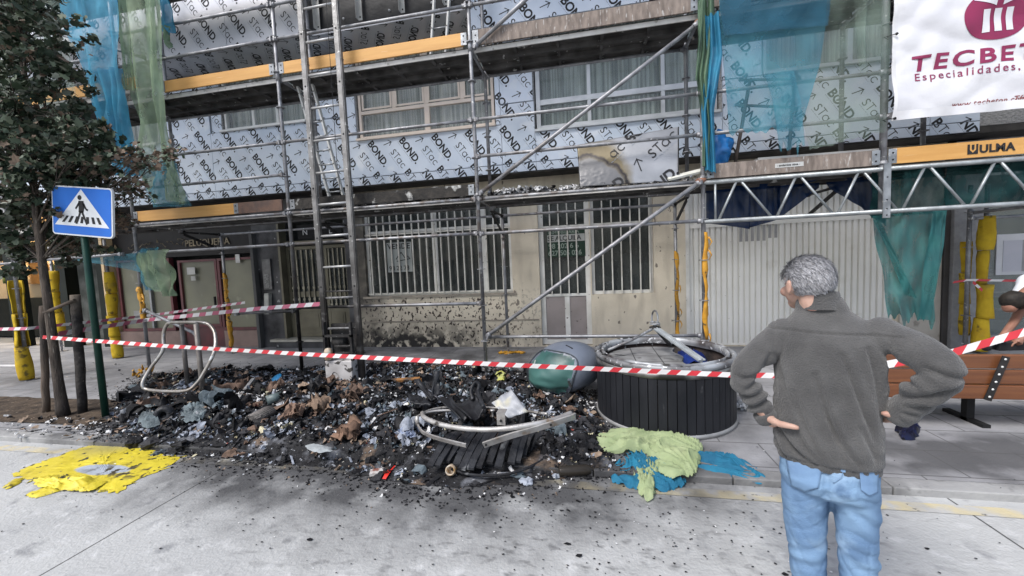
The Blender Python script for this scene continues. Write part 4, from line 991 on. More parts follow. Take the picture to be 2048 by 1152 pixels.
a = px2b(1826, 164); e = text_polys('Especialidades, Construcciones', .115, .0006, 1.30)
on_banner([[(a[0]+x, a[1]+z) for x, z in q] for q in e], m_mag, 'lettering')
a = px2b(1899, 216); e = text_polys('www.tecbeton.com', .075, .0006, 1.1); on_banner([[(a[0]+x+.25*z, a[1]+z) for x, z in q] for q in e], pm('brown_red_print', (.25, .06, .06)), 'lettering')
a = px2b(2024, 203); e = text_polys('Tfn. 9', .075, .0006, 1.1); on_banner([[(a[0]+x+.25*z, a[1]+z) for x, z in q] for q in e], bpy.data.materials['brown_red_print'], 'lettering')
c = px2b(1995, 28); cr = px2b(1925, 31); R_ = c[0]-cr[0]; RZ = c[1]-px2b(1995, 79)[1]
def annul(cx, cz, r0, r1, n=48, k=10):
    out = []
    for j in range(k):
        ra_, rb2 = r0+(r1-r0)*j/k, r0+(r1-r0)*(j+1)/k
        out += ring_poly(cx, cz, ra_, rb2, 0, 2*math.pi, n)
    return out
on_banner([[(x, c[1]+(z-c[1])*RZ/R_) for x, z in q] for q in annul(c[0], c[1], .001, R_)], m_mag, 'logo_disc')
mb = MB(); fig = []
for sx, w in ((-.105, .062), (0, .066), (.105, .062)):
    for j in range(10): z0 = -.20+j*.026; fig.append([(c[0]+sx-w/2, c[1]+z0), (c[0]+sx+w/2, c[1]+z0), (c[0]+sx+w/2, c[1]+z0+.026), (c[0]+sx-w/2, c[1]+z0+.026)])
for s_ in (-1, 1):
    for j in range(6):
        a_, b2 = .16*j/6, .16*(j+1)/6; f_ = lambda t: (c[0]+s_*(.03+t*1.2), c[1]+.09+t*.55)
        fig.append([f_(a_), f_(b2), (f_(b2)[0], f_(b2)[1]+.075), (f_(a_)[0], f_(a_)[1]+.075)])
fig += ring_poly(c[0], c[1]+.25, .001, .055, 0, 2*math.pi, 16)
fig = [[(x, c[1]+(z-c[1])*.86) for x, z in q] for q in fig]
for q in fig: mb.add([bpos(x, z, .0085) for x, z in q], [tuple(range(len(q)))])
mb.build('logo_figure', m_ban, BN)
mb = MB(); mb.grid(lambda u, v: bpos(.03*u, v*BH, .006), 1, 80); mb.grid(lambda u, v: bpos(u*BW, .09*v, .0055), 100, 1)
mb.build('hem', pm('white_hem', (.72, .72, .74)), BN)
mb = MB()
for z in (.02, .9, 1.6, 2.3): mb.lathe((bx0+.02, 5.05, bz0+z), [(.006, -.006), (.014, -.006), (.014, .003), (.006, .003)], 10, axis=(0, 1, 0)); mb.tube([(bx0+.02, 5.04, bz0+z), (bx0-.05, 5.12, bz0+z+.01), (3.31, 5.16, bz0+z)], .004, 5)
mb.build('eyelet', M['dark'], BN)

# stripes tape ----------------------------------------------------------------------------------------------
m_red = pm('red_tape', (.58, .035, .05), (.5, .03, .04), 4, .4); m_wh = pm('white_tape', (.72, .71, .70), (.62, .6, .6), 4, .4)
m_pr = pm('faded_red_tape', (.50, .13, .2), (.42, .1, .16), 4, .45)
def tape(pts, label, h=.055, per=.16, sag=0, twist=None, red=None, name='barrier_tape', white=None):
    P = [Vector(p) for p in pts]; L = [0]
    for a, b in zip(P[:-1], P[1:]): L.append(L[-1]+(b-a).length)
    def at_(d):
        d = max(0, min(L[-1], d))
        for i in range(len(P)-1):
            if d <= L[i+1]+1e-9:
                t = (d-L[i])/(L[i+1]-L[i]); q = P[i].lerp(P[i+1], t); q.z -= sag*4*t*(1-t); return q
        return P[-1].copy()
    mb = MB(); st = .02; n = int(L[-1]/st); tw = twist or (lambda d: .15*math.sin(d*1.7))
    sh = .04
    k = 0; d = 0; per2 = per/2
    while d < L[-1]:
        for j in range(4):
            a, b = d+per2*j/4, d+per2*(j+1)/4
            if a > L[-1]: break
            vs = []
            for dd, s_ in ((a, -1), (b, -1), (b, 1), (a, 1)):
                e = dd+s_*sh/2; q = at_(e); w = tw(e); hv = Vector((0, math.sin(w), math.cos(w)))*h/2*s_; vs.append(q+hv)
            mb.add(vs, [(0, 1, 2, 3)], k % 2)
        d += per2; k += 1
    return tag(mb.build(name, [red or m_red, white or m_wh], None, solid=.0012), label, 'barrier tape', 'red and white barrier tapes')
TA = A(84, 674, 3.5); TB = A(1465, 750, 3.35); TC = A(1640, 752, 3.3)
tape([TA, A(330, 692, 3.5), A(620, 709, 3.47), A(1000, 729, 3.42), TB, TC], 'long red and white tape in front of the debris, from tree stake to standing man', .042, .155)
tape([A(1640, 752, 3.3), A(1897, 708, 3.3), A(2080, 655, 3.3)], 'slanting red and white tape above the bench at far right', .055, .17)
tape([A(115, 668, 3.75), A(292, 640, 5.15), A(520, 617, 5.1), A(640, 608, 5.1)], 'faded pink and white tape from tree to the scaffold leg behind the bent frame', .06, .26, red=m_pr)
tape([A(-30, 659, 4.7), A(55, 657, 4.75), A(290, 632, 6.6), A(490, 605, 6.6)], 'red and white tape running behind the tree towards the salon door', .05, .24, red=m_pr)
tape([A(1905, 565, 6.72), A(1935, 560, 6.72), A(2070, 562, 6.72)], 'thin red and white tape tied round the granite column leg at right', .03, .3)
tape([A(1945, 563, 6.70), A(1966, 582, 6.68)], 'short loose end of tape hanging on the yellow foam at right', .05, .12)
tape([A(-30, 731, 4.75), A(45, 731, 4.8)], 'pale tape end low on the leftmost yellow sleeve', .03, .3, red=m_wh)
# ------------------------------------------------------------------ street objects
def nsphere(mb, c, r, n=14, amp=.3, fr=2.0, seed=0, mi=0, sq=(1, 1, 1), smooth=True):
    c = Vector(c); vs = []; m = n//2+1
    for j in range(m+1):
        th = math.pi*j/m
        for i in range(n):
            ph = 2*math.pi*i/n; d = Vector((math.sin(th)*math.cos(ph), math.sin(th)*math.sin(ph), math.cos(th)))
            k = 1+amp*noise.noise(d*fr+Vector((seed*3.1, seed, 0))); vs.append(c+Vector((d.x*sq[0], d.y*sq[1], d.z*sq[2]))*r*k)
    fs = [(j*n+i, j*n+(i+1) % n, (j+1)*n+(i+1) % n, (j+1)*n+i) for j in range(m) for i in range(n)]
    mb.add(vs, [f[::-1] for f in fs], mi, smooth)
def inpoly(x, y, P):
    c = False
    for i in range(len(P)):
        (x1, y1), (x2, y2) = P[i-1], P[i]
        if (y1 > y) != (y2 > y) and x < (x2-x1)*(y-y1)/(y2-y1)+x1: c = not c
    return c
def dpoly(x, y, P):
    best = 9
    for i in range(len(P)):
        (x1, y1), (x2, y2) = P[i-1], P[i]; dx, dy = x2-x1, y2-y1
        t = max(0, min(1, ((x-x1)*dx+(y-y1)*dy)/(dx*dx+dy*dy+1e-9))); best = min(best, math.hypot(x-x1-t*dx, y-y1-t*dy))
    return best
def resample(P, n):
    L = [0]
    for i in range(len(P)): a, b = P[i], P[(i+1) % len(P)]; L.append(L[-1]+math.hypot(b[0]-a[0], b[1]-a[1]))
    out = []
    for k in range(n):
        d = L[-1]*k/n
        for i in range(len(P)):
            if d <= L[i+1]: a, b = P[i], P[(i+1) % len(P)]; t = (d-L[i])/(L[i+1]-L[i]); out.append((a[0]+(b[0]-a[0])*t, a[1]+(b[1]-a[1])*t)); break
    return out
def cloth_heap(mb, px, z0, h, fr=3, amp=.5, seed=0, rings=34, n=150, mi=0, edge_h=.15, ctr=None, ragged=.018):
    """a crumpled cloth lying on the ground inside a sight outline"""
    P = [G(a, b, z0) for a, b in px]; P = resample([(p.x, p.y) for p in P], n)
    cx = sum(p[0] for p in P)/n; cy = sum(p[1] for p in P)/n
    if ctr: c_ = G(ctr[0], ctr[1], z0); cx, cy = c_.x, c_.y
    vs = [(cx, cy, z0+h)]; fs = []
    for j in range(1, rings+1):
        t = j/rings
        for k in range(n):
            x, y = cx+(P[k][0]-cx)*t, cy+(P[k][1]-cy)*t
            if j == rings: x += ragged*noise.noise((k*.9, seed, 1)); y += ragged*noise.noise((k*.9, seed, 5))
            f1 = noise.noise((x*fr, y*fr*1.2, seed)); f2 = abs(noise.noise((x*fr*1.2+y*fr*1.5, y*fr*3.4-x*fr*.6, seed+4)))
            f3 = abs(noise.noise((x*fr*5, y*fr*5, seed+7)))
            th = 1.2*noise.noise((x*1.4, y*1.4, seed+20))+seed; ph_ = (x*math.cos(th)+y*math.sin(th))*fr*5.2+5.5*noise.noise((x*2.2, y*2.6, seed+12))
            f4 = (1-abs(math.sin(ph_)))**1.6; f5 = (1-abs(math.sin(ph_*.43+2*noise.noise((x*4, y*4, seed)))))**2
            hh = h*(max(0, 1-t**2.2)**.6*(.70+amp*f1)+edge_h*.6)+h*amp*(.35*f2+.10*f3+.50*f4+.55*f5-.28)
            vs.append((x, y, z0+max(.004, hh)))
    for k in range(n): fs.append((0, 1+k, 1+(k+1) % n))
    for j in range(rings-1):
        for k in range(n): a = 1+j*n; fs.append((a+k, a+n+k, a+n+(k+1) % n, a+(k+1) % n))
    mb.add(vs, fs, mi, True)
# round bin, standing --------------------------------------------------------------------
BC = Vector((.745, 4.24, PAVE)); BR = .675; BHt = .66
BN2 = thing('round_bin', 'round black slatted bin standing open, with burnt ring rim and bent lid strut', 'bin', BC)
m_slat = pm('black_slats', (.012, .013, .016), (.02, .021, .025), 5, .5, 0, .15, 40, spots=((.08, .08, .085), 14, .68, .04), stretch=(1, 1, .3))
m_inner = pm('burnt_inner_shell', (.06, .045, .04), (.015, .013, .013), 6, .6, .3, .3, 30, spots=((.3, .3, .3), 14, .66, .04))
mb = MB(); N = 52
for k in range(N):
    a0, a1 = 2*math.pi*k/N+.006, 2*math.pi*(k+1)/N-.006; vs = []
    for z in (.035, BHt-.04):
        for r in (BR-.03, BR+.0):
            for a in (a0, (a0+a1)/2, a1): vs.append((BC.x+r*math.cos(a), BC.y+r*math.sin(a), BC.z+z))
    F = []
    for j in range(2): F += [(3+j, 4+j, 10+j, 9+j), (1+j, j, 6+j, 7+j)]
    F += [(0, 3, 9, 6), (5, 2, 8, 11), (6, 9, 10, 7), (7, 10, 11, 8)]
    mb.add(vs, F, 0)
mb.build('slat_body', m_slat, BN2)
mb = MB(); mb.lathe(BC, [(BR-.05, .02), (BR-.035, .03), (BR-.035, BHt-.03), (BR-.05, BHt-.03), (BR-.05, .02)], 60); mb.build('inner_shell', m_inner, BN2)
m_rim = pm('scorched_steel_rim', (.40, .42, .44), (.07, .06, .06), 3.5, .5, .3, .15, 40, spots=[((.65, .66, .68), 20, .62, .03), ((.03, .028, .027), 5, .62, .06)])
mb = MB(); mb.lathe(BC, [(BR-.04, 0.002), (BR+.012, 0.002), (BR+.014, .04), (BR-.03, .045)], 64); mb.build('base_ring', pm('grey_base_ring', (.36, .36, .36), (.25, .25, .25), 6, .5, .4), BN2)
def wob(c, pr, n, amp, seed):
    mb = MB(); vs = []; fs = []; m = len(pr)
    for i, (r, z) in enumerate(pr):
        for k in range(n):
            a = 2*math.pi*k/n; w = amp*noise.noise((math.cos(a)*2, math.sin(a)*2, seed)); vs.append((c.x+(r+w*.6)*math.cos(a), c.y+(r+w*.6)*math.sin(a), c.z+z+w))
    for i in range(m-1):
        for k in range(n): fs.append((i*n+k, i*n+(k+1) % n, (i+1)*n+(k+1) % n, (i+1)*n+k))
    mb.add(vs, fs, 0, True); return mb
wob(BC, [(BR-.02, BHt-.05), (BR+.006, BHt-.05), (BR+.008, BHt-.004), (BR-.012, BHt+.006), (BR-.034, BHt), (BR-.034, BHt-.04)], 80, .007, 1).build('rim_ring', m_rim, BN2)
mb = MB(); mb.lathe(BC, [(BR+.002, BHt-.115), (BR+.006, BHt-.115), (BR+.006, BHt-.055), (BR+.002, BHt-.055)], 64); mb.build('steel_band', pm('brushed_band', (.40, .39, .38), (.05, .048, .045), 2.2, .35, .6, lo=.45, hi=.62), BN2)
wob(BC, [(BR-.055, BHt-.03), (BR-.055, BHt+.006), (BR-.066, BHt+.012), (BR-.082, BHt+.004), (BR-.086, BHt-.03), (BR-.078, BHt-.06)], 80, .012, 4).build('inner_ring', m_rim, BN2)
mb = MB(); random.seed(12)
for k in range(46):
    a = U(2.0, 4.4) if k < 30 else U(0, 6.28); r = BR-U(.0, .05); p = BC+Vector((r*math.cos(a), r*math.sin(a), BHt+U(-.01, .008))); nsphere(mb, p, U(.006, .018), 6, .8, 3, k, 0, (1.8, 1.2, .45))
mb.build('charred_crust', M['char'], BN2)['kind'] = 'stuff'
m_tile = pm('sooty_grey_tiles', (.25, .25, .25), (.13, .13, .13), 5, .75, 0, .2, 40, spots=((.04, .04, .04), 6, .6, .08))
overlay(m_tile, lambda nt, x, y, z, pos: math_node(nt, 'MAXIMUM', step(nt, math_node(nt, 'PINGPONG', math_node(nt, 'ADD', x, .05), .13), .003, .007), step(nt, math_node(nt, 'PINGPONG', math_node(nt, 'ADD', y, .02), .13), .003, .007)), (.02, .02, .02))
mb = MB(); n_ = 40; P = []
for k in range(n_):
    a = 2*math.pi*k/n_; x, y = (BR-.095)*math.cos(a), (BR-.095)*math.sin(a); x = min(x, .20+.03*math.sin(y*14)); P.append((BC.x+x, BC.y+y))
mb.add([(x, y, BC.z+BHt-.10) for x, y in P]+[(x, y, BC.z+BHt-.14) for x, y in P], [tuple(range(n_)), tuple(range(2*n_-1, n_-1, -1))]+[(k, n_+k, n_+(k+1) % n_, (k+1) % n_) for k in range(n_)]); mb.build('tile_floor', m_tile, BN2)
def cz(p, z): return (p.x, p.y, z)
hp = A(1310, 655, 4.55)
e1 = A(1404, 721, 3.78); e2 = A(1216, 700, 4.25); e3 = A(1340, 690, 4.75)
m_bar = pm('pale_hinge_bar', (.58, .62, .64), (.4, .43, .45), 6, .35, .5, .1, 40, spots=((.05, .05, .05), 9, .66, .04))
mb = MB(); mb.beam(e1, hp, .075, .02, (0, 0, 1)); mb.beam(e1, hp+Vector((0, 0, -.01)), .02, .05, (0, 0, 1)); mb.build('lid_strut', m_bar, BN2, bevel=.004)
mb = MB(); mb.tube([e2, e2.lerp(hp, .5)+Vector((0, 0, -.015)), hp], .015, 8); mb.build('lid_strut', m_rim, BN2)
mb = MB(); mb.beam(hp, e3, .05, .02); nsphere(mb, hp, .05, 10, .3, 2, 1, 0, (1.3, 1, .4)); mb.build('strut_hub', M['char'], BN2)
mb = MB(); c0 = hp+Vector((0, 0, .105)); mb.tube([c0+Vector((.032*math.cos(t), 0, .085*math.sin(t))) for t in [2*math.pi*k/16 for k in range(16)]], .010, 8, closed=True)
mb.tube([c0+Vector((.05*math.cos(t), .04*math.sin(t), -.08+.004*t)) for t in [2*math.pi*k/12 for k in range(22)]], .009, 7); mb.build('strut_loop', m_rim, BN2)
mb = MB(); cloth_heap(mb, [(1362, 735), (1352, 712), (1365, 700), (1400, 696), (1425, 706), (1412, 728)], PAVE+.44, .12, 6, .5, 3, 10, 40)
bag = tag(mb.build('plastic_bag', pm('royal_blue_plastic', (.012, .035, .20), (.006, .015, .09), 6, .3, 0, .5, 14)), 'royal blue plastic bag lying inside the standing round bin', 'bag')
# the fallen lid dome --------------------------------------------------------------------------
LD = thing('bin_hood', 'grey-blue domed bin hood with green face lying on its side left of the round bin', 'bin hood', (.0, 4.6, PAVE))
lc = A(1127, 738, 4.62)
m_hood = pm('slate_plastic', (.13, .15, .19), (.09, .105, .135), 3, .40, 0, .1, 30, spots=((.5, .5, .5), 24, .74, .015))
m_hgreen = pm('grey_green_plastic_face', (.055, .14, .125), (.03, .085, .08), 2.5, .42, 0, .12, 10, spots=[((.014, .04, .038), 2.6, .54, .16), ((.5, .52, .5), 30, .75, .015)])
gd = Vector((-.60, -.76, .12)).normalized(); gu = (Vector((0, 0, 1))-gd*gd.z).normalized(); gs = gu.cross(gd).normalized()
def hood_r(d):
    r = 1+.05*noise.noise((d.x*1.7, d.y*1.7, d.z*1.7+4))
    p, q, w = d.dot(gs), d.dot(gu), d.dot(gd)
    inside = w > 0 and abs(p/.80)**3+abs((q+.05)/.74)**3 < 1
    if inside: r *= .965-.05*max(0, noise.noise((p*3, q*5, 3)))*(1 if q < .1 else .2)
    if d.z < -.35: r *= 1-.30*(-.35-d.z)+.05*noise.noise((d.x*6, d.y*6, 1))
    return r, inside
def hpt(th, ph):
    d = Vector((math.sin(th)*math.cos(ph), math.sin(th)*math.sin(ph), math.cos(th))); r, ins = hood_r(d)
    tilt = Vector((d.x*.435, d.y*.40, d.z*.335))*r; return lc+tilt+Vector((.10*d.z*max(0, 1), .0, 0)), ins
vs = []; fa = []; fb = []; nn_ = 72; mm_ = 44; ins = []
for j in range(mm_+1):
    for i in range(nn_):
        p, q = hpt(math.pi*j/mm_, 2*math.pi*i/nn_); vs.append(p); ins.append(q)
for j in range(mm_):
    for i in range(nn_):
        q = (j*nn_+i, (j+1)*nn_+i, (j+1)*nn_+(i+1) % nn_, j*nn_+(i+1) % nn_); (fa if sum(ins[k] for k in q) >= 3 else fb).append(q)
mb = MB(); mb.add(vs, fb, 0, True); mb.build('hood_shell', m_hood, LD)
mb = MB(); mb.add(vs, fa, 0, True); mb.build('hood_face', m_hgreen, LD)
P = []
for k in range(60):
    t = 2*math.pi*k/60; c_, s_ = math.cos(t), math.sin(t); e_ = 2/3; p = .82*math.copysign(abs(c_)**e_, c_); q = -.05+.76*math.copysign(abs(s_)**e_, s_); w = math.sqrt(max(.02, 1-min(.98, p*p+q*q))); d = (gs*p+gu*q+gd*w).normalized()
    P.append(lc+Vector((d.x*.435, d.y*.40, d.z*.335))*1.0+Vector((.10*d.z, 0, 0)))
mb = MB(); mb.tube(P, .009, 8, closed=True); mb.build('hood_lip', pm('dark_lip', (.05, .06, .07)), LD)
def hood_mark(p, q, a_, b_, mat, name):
    d = (gs*p+gu*q+gd*math.sqrt(max(.05, 1-p*p-q*q))).normalized(); c = lc+Vector((d.x*.435, d.y*.40, d.z*.335))*1.01+Vector((.10*d.z, 0, 0)); mb = MB(); t1 = (gs*a_[0]+gu*a_[1]); t2 = d.cross(t1).normalized()*b_; mb.obox(c, t1, t2, d*.004); mb.build(name, mat, LD)
hood_mark(-.35, .25, (.012, .034), .005, M['white_paint'], 'hood_reflector'); hood_mark(.25, .86, (.05, -.012), .006, M['dark'], 'hood_slot'); hood_mark(.78, -.25, (.02, -.03), .012, M['dark'], 'hood_slot')
# the collapsed bin -------------------------------------------------------------------------------
CB = thing('burnt_bin', 'collapsed burnt round bin, bare metal rings over fallen charred slats', 'bin', (-.55, 3.2, PAVE))
m_ring = pm('heat_whitened_steel', (.52, .51, .50), (.22, .20, .18), 4, .45, .5, .2, 40, spots=[((.05, .045, .04), 6, .62, .05), ((.28, .2, .13), 8, .64, .1)])
def ptz(px, py, Y): return A(px, py, Y)
top = [(1142, 826, 3.25), (1112, 838, 3.12), (1070, 848, 3.0), (1000, 858, 2.93), (940, 858, 2.95), (885, 850, 3.05), (850, 836, 3.2), (845, 826, 3.35), (875, 817, 3.55), (930, 812, 3.68), (990, 816, 3.68), (1050, 822, 3.6), (1095, 828, 3.45)]
def smoothp(P, k=6, closed=False):
    P = [Vector(p) for p in P]; out = []; m = len(P)
    for i in range(m if closed else m-1):
        p0, p1, p2, p3 = (P[(i-1) % m] if closed or i else P[0]), P[i], P[(i+1) % m], (P[(i+2) % m] if closed or i < m-2 else P[-1])
        for j in range(k):
            t = j/k; out.append(.5*((2*p1)+(p2-p0)*t+(2*p0-5*p1+4*p2-p3)*t*t+(3*p1-p0-3*p2+p3)*t**3))
    if not closed: out.append(P[-1])
    return out
mb = MB(); mb.tube(smoothp([ptz(*p) for p in top[:8]]), .021, 10); mb.build('ring_tube', m_ring, CB)
mb = MB(); mb.tube(smoothp([ptz(*p) for p in top[7:]]), .013, 8); mb.build('ring_tube', m_ring, CB)
mb = MB(); P = smoothp([ptz(832, 842, 3.15), ptz(845, 864, 3.02), ptz(880, 878, 2.95), ptz(932, 891, 2.92)])
for a, b in zip(P[:-1], P[1:]): mb.beam(a, b, .012, .034, (0, -.3, 1))
mb.build('flat_band', m_ring, CB)
mb = MB(); P = smoothp([ptz(967, 890, 2.9), ptz(1020, 872, 2.93), ptz(1080, 855, 3.0), ptz(1140, 836, 3.1), ptz(1150, 832, 3.25)])
for a, b in zip(P[:-1], P[1:]): mb.beam(a, b, .015, .05, (0, -.3, 1))
for q in (P[1], P[14]): mb.lathe(q+Vector((0, -.012, 0)), [(0, -.003), (.010, -.003), (.01, 0)], 8, 1, (0, 1, 0))
mb.build('flat_band', [m_ring, M['dark']], CB)
mb = MB(); P = smoothp([ptz(832, 842, 3.15), ptz(836, 832, 3.3), ptz(870, 822, 3.45), ptz(935, 820, 3.55)])
mb.tube(P, .012, 7); mb.tube([ptz(835, 850, 3.1), ptz(834, 832, 3.12)], .018, 8); mb.build('ring_tube', m_ring, CB)
mb = MB(); c = ptz(1002, 838, 3.02); mb.obox(c, (.035, 0, 0), (0, .003, .0), (0, 0, .05)); mb.obox(c+Vector((0, .04, .05)), (.035, 0, 0), (0, .045, 0), (0, 0, .003)); mb.lathe(c+Vector((0, -.005, -.01)), [(0, -.012), (.01, -.012), (.01, 0)], 8, 1, (0, 1, 0)); mb.lathe(ptz(985, 826, 3.1), [(.0, .03), (.02, .03), (.02, .02), (.008, .02), (.008, -.03)], 8); mb.build('clamp_plate', [m_ring, M['dark']], CB)
m_cs = pm('charred_slat', (.025, .027, .032), (.01, .01, .012), 8, .6, 0, .7, 25, spots=((.16, .165, .17), 6, .64, .06), stretch=(1, .4, 1))
random.seed(21)
for k in range(13):                                        # slats fallen outwards like a fan
    x0 = 878+k*14.5+U(-3, 3); xb = 858+k*17.0+U(-4, 4) if k < 9 else 1010+(k-8)*12
    yt = 872+abs(k-6)*1.0; yb = 934+U(-8, 8)-max(0, k-8)*6
    a = G(x0+28, yt-8, .20); b = G(xb, yb, .085); mb = MB(); m_ = 6; w = .03
    d = (b-a); sd_ = d.cross(Vector((0, 0, 1))).normalized(); vs = []
    for j in range(m_+1):
        t = j/m_; c = a.lerp(b, t)+Vector((0, 0, .03*math.sin(t*3)*U(.5, 1))); ww = w*(1+.15*noise.noise((k, t*4, 0)))
        vs += [c-sd_*ww, c+sd_*ww, c+sd_*ww+Vector((0, 0, .018)), c-sd_*ww+Vector((0, 0, .018))]
    fs = []
    for j in range(m_):
        for q in range(4): fs.append((j*4+q, j*4+(q+1) % 4, j*4+4+(q+1) % 4, j*4+4+q))
    fs += [(0, 1, 2, 3)[::-1], (m_*4, m_*4+1, m_*4+2, m_*4+3)]
    mb.add(vs, fs); mb.build('charred_slat', m_cs, CB)
mb = MB(); mb.tube(smoothp([G(885, 930, .06), G(935, 948, .05), G(1000, 950, .05), G(1050, 938, .06), G(1085, 920, .06)]), .012, 6); mb.build('base_ring', m_cs, CB)
# charred plates curling up behind the rings
def plate(pts, label, mat, name, cat, Y, thick=.006, curl=.06, group=None, n=12):
    """sheet spanning 4 corners given as (px, py, Y)"""
    a, b, c, d = [A(*p) for p in pts]; mb = MB()
    nrm = (b-a).cross(d-a).normalized()
    mb.grid(lambda u, v: (a.lerp(b, u)).lerp(d.lerp(c, u), v)+nrm*(curl*math.sin(u*3.1)+.03*noise.noise((u*3, v*3, a.x))), n, n)
    return tag(mb.build(name, mat, None, solid=thick), label, cat, group)
plate([(983, 806, 3.3), (1022, 778, 3.38), (1056, 824, 3.28), (1016, 836, 3.2)], 'whitish grey scorched metal sheet propped on the collapsed bin ring', pm('scorched_pale_sheet', (.36, .37, .39), (.25, .26, .28), 4, .6, .1, .1, 30, spots=((.5, .47, .36), 5, .6, .1)), 'metal_sheet', 'metal sheet', 3.2, .004, .006)
m_cp = pm('charred_plastic', (.03, .032, .037), (.014, .014, .016), 6, .42, 0, .6, 16, spots=((.10, .10, .11), 7, .64, .06))
plate([(905, 808, 3.5), (950, 788, 3.6), (968, 818, 3.3), (940, 838, 3.2)], 'curled ribbed charred plastic plate behind the bare bin rings', m_cp, 'charred_plate', 'charred plate', 3.4, .012, .05)
plate([(865, 790, 3.7), (900, 790, 3.7), (935, 835, 3.3), (920, 838, 3.25)], 'long charred plate sloping down left of the ribbed one', m_cp, 'charred_plate', 'charred plate', 3.4, .012, .04)
plate([(868, 742, 3.8), (878, 742, 3.8), (880, 790, 3.72), (862, 800, 3.7)], 'upright charred post stub sticking out of the debris by the bin rings', m_cp, 'charred_stub', 'charred stub', 3.7, .03, .01)
plate([(828, 762, 3.9), (838, 758, 3.9), (872, 800, 3.7), (862, 804, 3.65)], 'leaning charred lath left of the upright charred stub', m_cp, 'charred_stub', 'charred stub', 3.7, .02, .01)
plate([(815, 790, 3.7), (850, 795, 3.7), (862, 812, 3.5), (820, 806, 3.5)], 'flat blue-grey charred slat lying in front of the brown plank', m_cp, 'charred_stub', 'charred stub', 3.7, .02, .01)
mb = MB(); mb.tube(smoothp([A(946, 800, 3.5), A(942, 782, 3.55), A(950, 765, 3.6), A(958, 770, 3.6), A(956, 785, 3.55), A(968, 815, 3.3)]), .02, 7)
tag(mb.build('charred_hose', m_cp), 'hooked charred hose arching over the ribbed charred plate', 'hose')
# bent tube frame with two posts -------------------------------------------------------------------
FR = thing('bent_frame', 'bent pale steel tube frame leaning on two posts in the left of the debris', 'metal frame', (-4.4, 4.2, PAVE))
lp = [(345, 645, 4.25), (405, 645, 4.25), (424, 655, 4.25), (431, 675, 4.2), (428, 705, 4.1), (408, 745, 4.0), (392, 768, 3.95), (368, 782, 3.9), (300, 780, 3.95), (285, 768, 3.95), (300, 738, 4.05), (325, 702, 4.15), (327, 668, 4.22), (333, 651, 4.25)]
m_fr = pm('browned_chrome_tube', (.48, .46, .43), (.28, .24, .20), 4, .32, .6, .1, 40, spots=((.62, .62, .6), 8, .6, .06))
mb = MB(); mb.tube(smoothp([A(*p) for p in lp], 5, True), .021, 10, closed=True); mb.build('tube_loop', m_fr, FR)
for (x0, y0, x1, y1, Y) in ((367, 648, 376, 775, 4.3), (394, 648, 408, 806, 4.05)):
    b = G(x1, y1, PAVE); t = A(x0, y0, b.y); mb = MB(); mb.tube([b, (b.x, b.y, t.z)], .030, 10); mb.tube([(b.x, b.y, t.z), A(x0, 646, 4.25)], .02, 8); mb.build('post', pm('brown_grey_post_%d' % x0, (.27, .25, .23), (.14, .12, .11), 5, .5, .4), FR)
# crossing sign -------------------------------------------------------------------------------------
sb = G(212, 836, PAVE)
SG = thing('crossing_sign', 'blue square pedestrian crossing sign on a dark green post in front of the tree', 'road sign', (sb.x, sb.y, PAVE))
m_post = pm('dark_green_post', (.012, .05, .035), (.01, .035, .028), 5, .4, .2, .1, 40, spots=((.12, .12, .1), 22, .73, .02))
cpt = A(165, 420, sb.y-.05); mb = MB(); mb.tube([(sb.x, sb.y, PAVE), (sb.x, sb.y, cpt.z+.33)], .034, 12); mb.lathe((sb.x, sb.y, PAVE), [(.07, 0), (.07, .012), (.035, .016)], 12); mb.build('sign_post', m_post, SG)
c1, c2, c3, c4 = A(100, 365, sb.y-.05), A(221, 381, sb.y-.05), A(230, 474, sb.y-.05), A(107, 472, sb.y-.05)
W = ((c2-c1).length+(c3-c4).length)/2; Hh = ((c4-c1).length+(c3-c2).length)/2
S_ = (W+Hh)/2/2*.98
# plate turned to the street, with a small tilt as in the photo
sx = (c2+c3-c1-c4)/2; sz = (c1+c2-c3-c4)/2; sx = sx.normalized(); sz = (sz-sx*sz.dot(sx)).normalized(); sc = (c1+c2+c3+c4)/4; sn = sx.cross(sz).normalized()
if sn.y > 0: sn = -sn
def rrect(w, h, r, n=6):
    out = []
    for cx, cy, a0 in ((w-r, h-r, 0), (-w+r, h-r, 90), (-w+r, -h+r, 180), (w-r, -h+r, 270)):
        for k in range(n+1): a = math.radians(a0+90*k/n); out.append((cx+r*math.cos(a), cy+r*math.sin(a)))
    return out
def on_sign(P, off): return [sc+sx*x+sz*y+sn*off for x, y in P]
hw, hh = W/2*.99, Hh/2*.99
def slab(P, o0, o1, mat, name, th=True):
    mb = MB(); n = len(P); mb.add(on_sign(P, o0)+on_sign(P, o1), [tuple(range(n)), tuple(range(2*n-1, n-1, -1))]+[(k, (k+1) % n, n+(k+1) % n, n+k) for k in range(n)]); return mb.build(name, mat, SG)
slab(rrect(hw, hh, .045), -.022, 0, pm('white_sign_edge', (.72, .74, .75), (.65, .67, .68), 4, .35), 'sign_plate')
slab(rrect(hw-.016, hh-.016, .032), .001, .002, pm('blue_sign_face', (.004, .14, .58), (.004, .12, .52), 3, .6), 'blue_face')
tb_ = -hh*.60
slab([(-hw*.90, tb_), (hw*.90, tb_), (0, hh*.90)], .0025, .0035, pm('white_reflective', (.72, .74, .75), (.66, .68, .7), 3, .35), 'white_triangle')
m_bk = pm('sign_black', (.012, .012, .014), (.02, .02, .02), 9, .5)
def glyphs(polys, off): 
    mb = MB()
    for P in polys: mb.add(on_sign(P, off), [tuple(range(len(P)))])
    return mb
stripes = []
